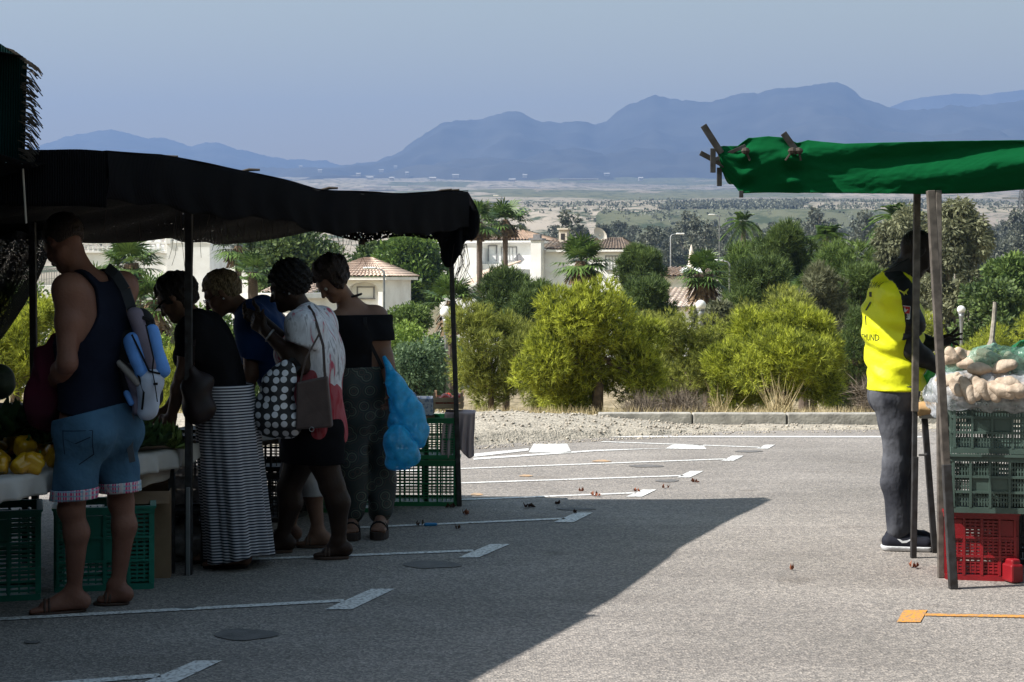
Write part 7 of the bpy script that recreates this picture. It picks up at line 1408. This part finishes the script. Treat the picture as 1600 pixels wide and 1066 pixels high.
m = MB(); q = [P4(463, 598, -.36), P4(511, 588, -.34), P4(519, 668, -.32), P4(462, 672, -.36)]; k = [v + Vector((.0, .07, 0)) for v in q]; m.quad(*[v - o for v in q]).quad(*[v - o for v in reversed(k)])
for i in range(4): m.quad(q[i] - o, k[i] - o, k[(i + 1) % 4] - o, q[(i + 1) % 4] - o)
m.build('body', hg, hb2, bevel=.01, weld=True); strap_line([P4(508, 592, -.33), P4(505, 540, -.31), P4(490, 490, -.20), P4(482, 478, -.1)], .014, .005, hg, 'strap', hb2, o); strap_line([P4(468, 602, -.35), P4(478, 560, -.34), P4(500, 520, -.30)], .010, .004, hg, 'strap', hb2, o)
MB().tube([P4(487, 671, -.375) + Vector((.012 * math.cos(t), 0, .012 * math.sin(t))) - o for t in np.linspace(0, 2 * math.pi, 12)], .002, 5, False).build('ring', pole_m, hb2)

# ------------------------------------------------ 5. woman in the paisley trousers
Z = 9.8
def P5(px, py, dz): return W(px, py, Z + dz)
J = dict(head=P5(516, 434, -.06), neck=P5(548, 474, .04), shL=P5(524, 506, -.10), shR=P5(588, 496, .10), elL=P5(520, 580, -.02), wrL=P5(500, 600, .18), elR=P5(603, 556, -.02), wrR=P5(608, 602, -.10), waist=P5(563, 560, .02), hipL=P5(550, 610, -.05), hipR=P5(590, 610, .06), knL=P5(552, 722, -.06), knR=P5(594, 722, .06), anL=P5(550, 815, -.05), anR=P5(596, 815, .04), toeL=P5(548, 826, -.20), toeR=P5(590, 830, -.16))
for n in 'LR': J['toe' + n].z = .065; J['an' + n].z = .13
J['shR'], J['shL'] = J['shL'], J['shR']; J['elR'], J['elL'] = J['elL'], J['elR']; J['wrR'], J['wrL'] = J['wrL'], J['wrR']; J['hipR'], J['hipL'] = J['hipL'], J['hipR']; J['knR'], J['knL'] = J['knL'], J['knR']; J['anR'], J['anL'] = J['anL'], J['anR']; J['toeR'], J['toeL'] = J['toeL'], J['toeR']
E_ = Body(J, (-.55, -.45, -.78), 'f', 1.0, 1.02); E_.hand('L', (.02, -.1, -1), (-.8, -.3, 0), curl=.45); E_.relaxed('R', (0, .3, -.5), curl=.5)
E_.build('woman in a black off shoulder top and paisley trousers holding blue bags', sk_fair)
E_.hair(hair_mat('dark bobbed hair', (.028, .016, .013), (.014, .009, .008)), (.098, .112, .104), .006, .05, -.085, .008, (90, 90, 60), extra=lambda C_, c, F, U, R_: (C_.cone(c - F * .065 + U * .02, c - F * .06 - U * .045, .075, .055, .03), C_.ball(c + R_ * .06 - U * .02, .05, .03), C_.ball(c - R_ * .06 - U * .02, .05, .03)), dome=.03)
E_.cloth('top', ('torso', 'uaL', 'uaR', 'shL', 'shR'), .016, blk, (folds(.007, 24, 22, 16, 5), plane_cut(P5(560, 492, 0), (.0, 0, 1)), plane_cut(P5(590, 520, 0), (.45, 0, -1.0)) if 0 else plane_cut(P5(555, 578, 0), (0, 0, -1)), lambda F, X, Y, Z: np.maximum(F, np.minimum((X - P5(588, 0, 0).x) * 8, 1) * .0 + np.where(X > P5(583, 0, 0).x, P5(0, 532, 0).z - Z, -1)), lambda F, X, Y, Z: np.maximum(F, np.where(X < P5(531, 0, 0).x, P5(0, 532, 0).z - Z, -1))))
pai = dots_mat('green and cream paisley print', (.012, .022, .022), (.085, .10, .075), 13, .42, True, (.05, .035, .03), 1.)
E_.cloth('trousers', ('thL', 'thR', 'calfL', 'calfR', 'torso'), .022, pai, (folds(.010, 26, 26, 12, 4), plane_cut(P5(550, 816, 0), (0, 0, -1)), plane_cut(P5(550, 572, 0), (0, 0, 1))), lambda C_: [C_.cone(J['kn' + n], J['kn' + n].lerp(J['an' + n], .95), .058, .052, .03) for n in 'LR'])
shoe_pair(E_, m_blk, mat('dark cork wedge sole', (.05, .035, .03), .8), kind='wedge', name='wedge_sandal')
MB().tube([E_.J['neck'] + Vector((.062 * math.cos(t), .062 * math.sin(t), .035 + .02 * math.cos(t))) - E_.o for t in np.linspace(0, 2 * math.pi, 18)], .007, 6, False).build('necklace', m_blk, E_.root)
ws = E_.J['wrL'].lerp(E_.J['elL'], .08); MB().tube([ws + Vector((.030 * math.cos(t), .030 * math.sin(t), 0)) - E_.o for t in np.linspace(0, 2 * math.pi, 14)], .006, 6, False).build('wristwatch', pole_m, E_.root)
so_b = strap_line([P5(570, 496, -.10), P5(571, 508, -.13), P5(580, 540, -.12), P5(598, 576, -.10)], .02, .005, m_blk, 'bag_strap', E_.root, E_.o)
bluep = plastic('translucent blue plastic', (.03, .50, .85), .95, .3)
def blue_bag(parts, label, org, seed, strap):
    o = empty('plastic_bag', org, label, 'bag', 'blue plastic shopping bags'); s = SDF(.008)
    for q in parts: s.cone(*q, k=.05)
    def pl(F, X, Y, Z): return F + .005 * np.sin((X - org.x) * 75 + 3 * np.sin(Z * 9 + seed)) * np.clip((Z - org.z - .02) * 4, .15, 1) 
    s.post = [pl, folds(.005, 60, 55, 40, seed)]; link('body', s.mesh('bag', o.location), bluep, o, smooth=True); hm_ = MB()
    for pts, r in strap: hm_.tube([p - Vector(o.location) for p in pts], r, 7)
    hm_.build('handle', bluep, o, smooth=True); return o
blue_bag([(P5(620, 600, -.20), P5(645, 672, -.20), .05, .085), (P5(640, 640, -.2), P5(652, 680, -.2), .08, .055), (P5(606, 575, -.16), P5(622, 610, -.2), .018, .05), (P5(625, 660, -.2), P5(648, 690, -.2), .07, .04)], 'upper blue plastic bag of the woman in paisley trousers, hanging from her forearm', P5(640, 700, -.2), 3, [([P5(600, 558, -.10), P5(606, 570, -.14), P5(612, 585, -.17)], [.012, .02, .03])])
blue_bag([(P5(622, 690, -.28), P5(628, 706, -.28), .085, .088), (P5(622, 668, -.28), P5(623, 690, -.28), .02, .06), (P5(640, 712, -.28), P5(616, 722, -.28), .06, .05)], 'lower rounder blue plastic bag, tied and full of fruit', P5(625, 738, -.28), 5, [([P5(607, 612, -.14), P5(612, 640, -.22), P5(621, 668, -.28)], [.010, .014, .022]), ([P5(616, 615, -.14), P5(622, 645, -.22), P5(624, 668, -.28)], [.010, .012, .018])])

# ------------------------------------------------ 6. man in the yellow football shirt
Z = 9.38
def P6(px, py, dz): return W(px, py, Z + dz)
J = dict(head=P6(1434, 393, -.02), neck=P6(1402, 428, .0), shL=P6(1396, 458, .18), shR=P6(1406, 462, -.17), elL=P6(1432, 540, .24), wrL=P6(1462, 538, .16), elR=P6(1426, 548, -.20), wrR=P6(1472, 578, -.12), waist=P6(1396, 540, .0), hipL=P6(1398, 612, .09), hipR=P6(1402, 612, -.09), knL=P6(1412, 725, .10), knR=P6(1400, 725, -.09), anL=P6(1408, 832, .10), anR=P6(1404, 836, -.10), toeL=P6(1452, 850, .12), toeR=P6(1455, 856, -.13))
for n in 'LR': J['toe' + n].z = .045; J['an' + n].z = .10
Fm = Body(J, (.74, .12, -.62), 'm', .98, 1.09); Fm.hand('L', (.85, .1, .30), (.0, -.6, -.6), curl=.12, spread=.9, curls=[-.15, .1, .15, .3]); tr_ = Fm.hand('R', (.85, 0, -.55), (-.2, .7, -.5), curl=.5)
Fm.build('man in a yellow and black football shirt looking down at the right stall', sk_black); Fm.hair(hair_mat('cropped black hair', (.008, .007, .007), (.005, .004, .004)), (.078, .098, .094), .004, .05, -.04, .002, (200, 200, 200), g=1.02)
yel = mat('neon yellow polyester', (.78, .80, .015), .55, (.66, .70, .012), 6, bump=.016, bscale=9, trans=.12); yb = mat('black polyester', (.008, .008, .010), .6, (.005, .005, .006), 5, bump=.012, bscale=9)
ty = ('torso', 'shL', 'shR', 'uaL', 'uaR'); cut = [plane_cut(P6(1400, 609, 0), (0, 0, -1))]; scl = {t: [(P6(1414, 522, 0), (.25, 0, -1.0))] for t in ('uaL', 'uaR')}
def loose(C_): C_.cone(P6(1394, 520, 0), P6(1404, 600, 0), .125, .128, .06); C_.cone(P6(1388, 470, 0), P6(1392, 520, 0), .112, .122, .06)
fy = folds(.013, 18, 20, 26, 5); fy2 = folds(.005, 22, 20, 46, 9)
shirt = Fm.cloth('football_shirt', ty, .022, yel, [fy, fy2] + cut, loose, clip=scl)
# black shoulder and sleeve panels, a hair's breadth proud of the yellow
def panel_cut(sgn):
    def fn(F, X, Y, Z_): # a band running over the shoulder and down the outer front of the sleeve
        x = (X - Fm.J['shR'].x); z = (Z_ - Fm.J['shR'].z); y = np.abs(Y - Fm.J['neck'].y); lo = .000 + np.interp(z, [-.4, -.1, .05, .2], [.03, .0, -.035, -.09]); hi = lo + np.interp(z, [-.3, -.05, .1], [.14, .12, .10]); return np.maximum(F, np.maximum(np.maximum(lo - x, x - hi) + 0 * F, .035 - y + 0 * F))
    return fn
Fm.cloth('shoulder_panel', ty, .0255, yb, [fy, fy2] + cut + [panel_cut(1), plane_cut(P6(1414, 521, 0), (.25, 0, -1))], loose, parent=shirt, clip=scl)
for n in 'LR': Fm.cloth('sleeve_hem', ('ua' + n,), .027, yb, [fy, fy2, plane_cut(P6(1414, 525, 0), (.25, 0, -1.0)), plane_cut(P6(1414, 513, 0), (-.25, 0, 1.0))], None, parent=shirt)
Fm.cloth('collar', ('neck',), .016, yb, [plane_cut(P6(1396, 440, 0), (.5, 0, -1)), plane_cut(P6(1400, 412, 0), (-.6, 0, 1))], lambda C_: C_.cone(P6(1396, 418, 0), P6(1402, 438, 0), .048, .066, .03), parent=shirt)
Fm.cloth('long_sleeve', ('uaL', 'uaR', 'faL', 'faR'), .006, yb, [folds(.003, 40, 40, 40, 3)])
grey = bpy.data.materials.new('washed grey denim'); jm = mat('washed grey denim', (.10, .105, .12), .9, (.028, .030, .038), 5, bump=.03, bscale=9, detail=8, ramp=(.38, .62), aniso=(1, 1, .7), spec=.1)
jeans = Fm.cloth('jeans', ('thL', 'thR', 'calfL', 'calfR', 'torso'), .010, jm, [folds(.003, 26, 26, 14, 4), plane_cut(P6(1400, 838, 0), (0, 0, -1)), plane_cut(P6(1400, 600, 0), (0, 0, 1))], lambda C_: [C_.cone(J['kn' + n], J['kn' + n].lerp(J['an' + n], .97), .052, .052, .03) for n in 'LR'])
# running shoes
shoe_k = mat('black knit shoe', (.008, .010, .02), .8, (.005, .006, .012), 20); wsole = mat('white foam sole', (.62, .64, .66), .5)
for n in 'LR':
    an, to = J['an' + n], J['toe' + n]; fd = Vector((to.x - an.x, to.y - an.y, 0)).normalized(); si = Vector((-fd.y, fd.x, 0)); a0 = Vector((an.x, an.y, 0)) - fd * .05; t0_ = Vector((to.x, to.y, 0)) + fd * .02
    s = SDF(.006)
    for q in (-1, 1): s.cone(a0 + Vector((0, 0, .05)) + si * .012 * q, t0_ - fd * .05 + Vector((0, 0, .045)) + si * .020 * q, .040, .034, .02)
    s.cone(an + Vector((0, 0, .01)) - fd * .01, a0 + fd * .10 + Vector((0, 0, .06)), .045, .042, .03); s.post = [plane_cut((0, 0, .022), (0, 0, -1))]; sho = link('shoe', s.mesh('shoe', Fm.o), shoe_k, Fm.root, smooth=True)
    s = SDF(.006)
    for q in (-1, 1): s.cone(a0 + Vector((0, 0, .03)) + si * .014 * q - fd * .004, t0_ - fd * .045 + Vector((0, 0, .028)) + si * .020 * q, .042, .036, .02)
    s.post = [plane_cut((0, 0, .003), (0, 0, -1)), plane_cut((0, 0, .030), (0, 0, 1))]; link('sole', s.mesh('sole', Fm.o), wsole, sho, smooth=True)
    if n == 'R': mesh_decal(poly_mesh(((-.055, .012), (-.03, -.010), (-.005, -.008), (.055, .030), (.0, .006), (-.025, .002), (-.04, .010))), (a0 + fd * .085 + Vector((0, 0, .060))), (-fd if 0 else fd), (0, 0, 1), (0, -1, 0), wsole, 'side_mark', sho, sho, Fm.o)
# lettering and marks on the shirt
ink = mat('dark print', (.03, .035, .01), .6); wpr = mat('white print', (.62, .64, .62), .6); rpr = mat('red print', (.45, .03, .03), .6); ypr = mat('yellow print', (.62, .60, .05), .6)
bn = Vector((-.90, -.43, 0)).normalized(); br = Vector((.43, -.90, 0)).normalized(); upb = Vector((.08, 0, 1)).normalized()
text_decal('KAGAWA', .052, P6(1366, 446, -.03), br, upb, bn, ink, 'lettering', shirt, shirt, Fm.o, .95)
mesh_decal(poly_mesh(((-.016, -.014), (.016, -.014), (.016, .014), (-.016, .014))), P6(1364, 460, -.05), br, upb, bn, ink, 'small_patch', shirt, shirt, Fm.o)
text_decal('1', .19, P6(1361, 492, -.05), br, upb, bn, ink, 'number', shirt, shirt, Fm.o, .8); text_decal('DORTMUND', .052, P6(1362, 527, -.02), br, upb, bn, ink, 'lettering', shirt, shirt, Fm.o, .95)
pan = bpy.data.objects.get('shoulder_panel'); fr_ = Vector((0, -1, 0)); rt = Vector((1, 0, 0)); upz = Vector((0, 0, 1))
def rrect(w_, h_, r=.006): return [(sx * (w_ / 2 - r) + r * math.cos(a), sy * (h_ / 2 - r) + r * math.sin(a)) for sx, sy, a0 in ((1, 1, 0), (-1, 1, 90), (-1, -1, 180), (1, -1, 270)) for a in [math.radians(a0 + q) for q in (0, 45, 90)]]
bc_ = P6(1410, 488, -.2); tl = Vector((.10, 0, 1)).normalized(); tr2 = Vector((1, 0, -.10)).normalized()
mesh_decal(poly_mesh(rrect(.052, .074)), bc_, tr2, tl, fr_, wpr, 'sleeve_badge', pan, pan, Fm.o, lift=.004); mesh_decal(poly_mesh(rrect(.044, .038, .003)), bc_ + tl * .014, tr2, tl, fr_, rpr, 'badge_field', pan, pan, Fm.o, lift=.006)
mesh_decal(poly_mesh(((-.014, -.010), (-.006, -.003), (-.010, .004), (-.004, .006), (0, .0), (.010, .006), (.013, .003), (.004, -.004), (0, -.007), (-.008, -.013)), ((-.009, .007), (-.004, .007), (-.004, .012), (-.009, .012))), bc_ + tl * .014, tr2, tl, fr_, wpr, 'badge_figure', pan, pan, Fm.o, lift=.008)
text_decal('BUNDES', .011, bc_ - tl * .014, tr2, tl, fr_, ink, 'badge_lettering', pan, pan, Fm.o).location = (0, -.005, 0); text_decal('LIGA', .016, bc_ - tl * .026, tr2, tl, fr_, ink, 'badge_lettering', pan, pan, Fm.o).location = (0, -.005, 0)
# leaping cat mark
mesh_decal(poly_mesh(((-.034, .008), (-.020, .006), (-.008, .000), (.002, -.004), (.010, .004), (.020, .012), (.030, .018), (.026, .008), (.018, .000), (.016, -.010), (.022, -.020), (.012, -.014), (.006, -.012), (.002, -.024), (-.004, -.014), (-.014, -.006), (-.026, .002))), P6(1407, 455, -.2), tr2, tl, fr_, ypr, 'leaping_cat_mark', pan, pan, Fm.o, lift=.004)
mesh_decal(poly_mesh([(.02 * math.cos(t), .024 * math.sin(t)) for t in np.linspace(0, 6.28, 20, endpoint=False)]), P6(1440, 502, -.1), rt, upz, (.5, -.85, 0), ink, 'crest', shirt, shirt, Fm.o, lift=.004)
# green bag he is filling
gp = plastic('bright green plastic', (.06, .55, .14), .95, .35)
s = SDF(.007); s.cone(P6(1468, 560, .06), P6(1452, 605, .02), .028, .045, .04); s.cone(P6(1484, 550, .1), P6(1490, 572, .1), .02, .035, .03); s.cone(P6(1450, 590, .02), P6(1478, 572, .08), .03, .03, .04); s.cone(P6(1487, 535, .12), P6(1486, 555, .1), .006, .02, .02); s.post = [folds(.007, 70, 60, 50, 2)]
o = P6(1465, 612, .05); tag(link('plastic_bag', s.mesh('green_bag', o), gp, None, o, True), 'bright green plastic bag held open by the man in yellow', 'bag')
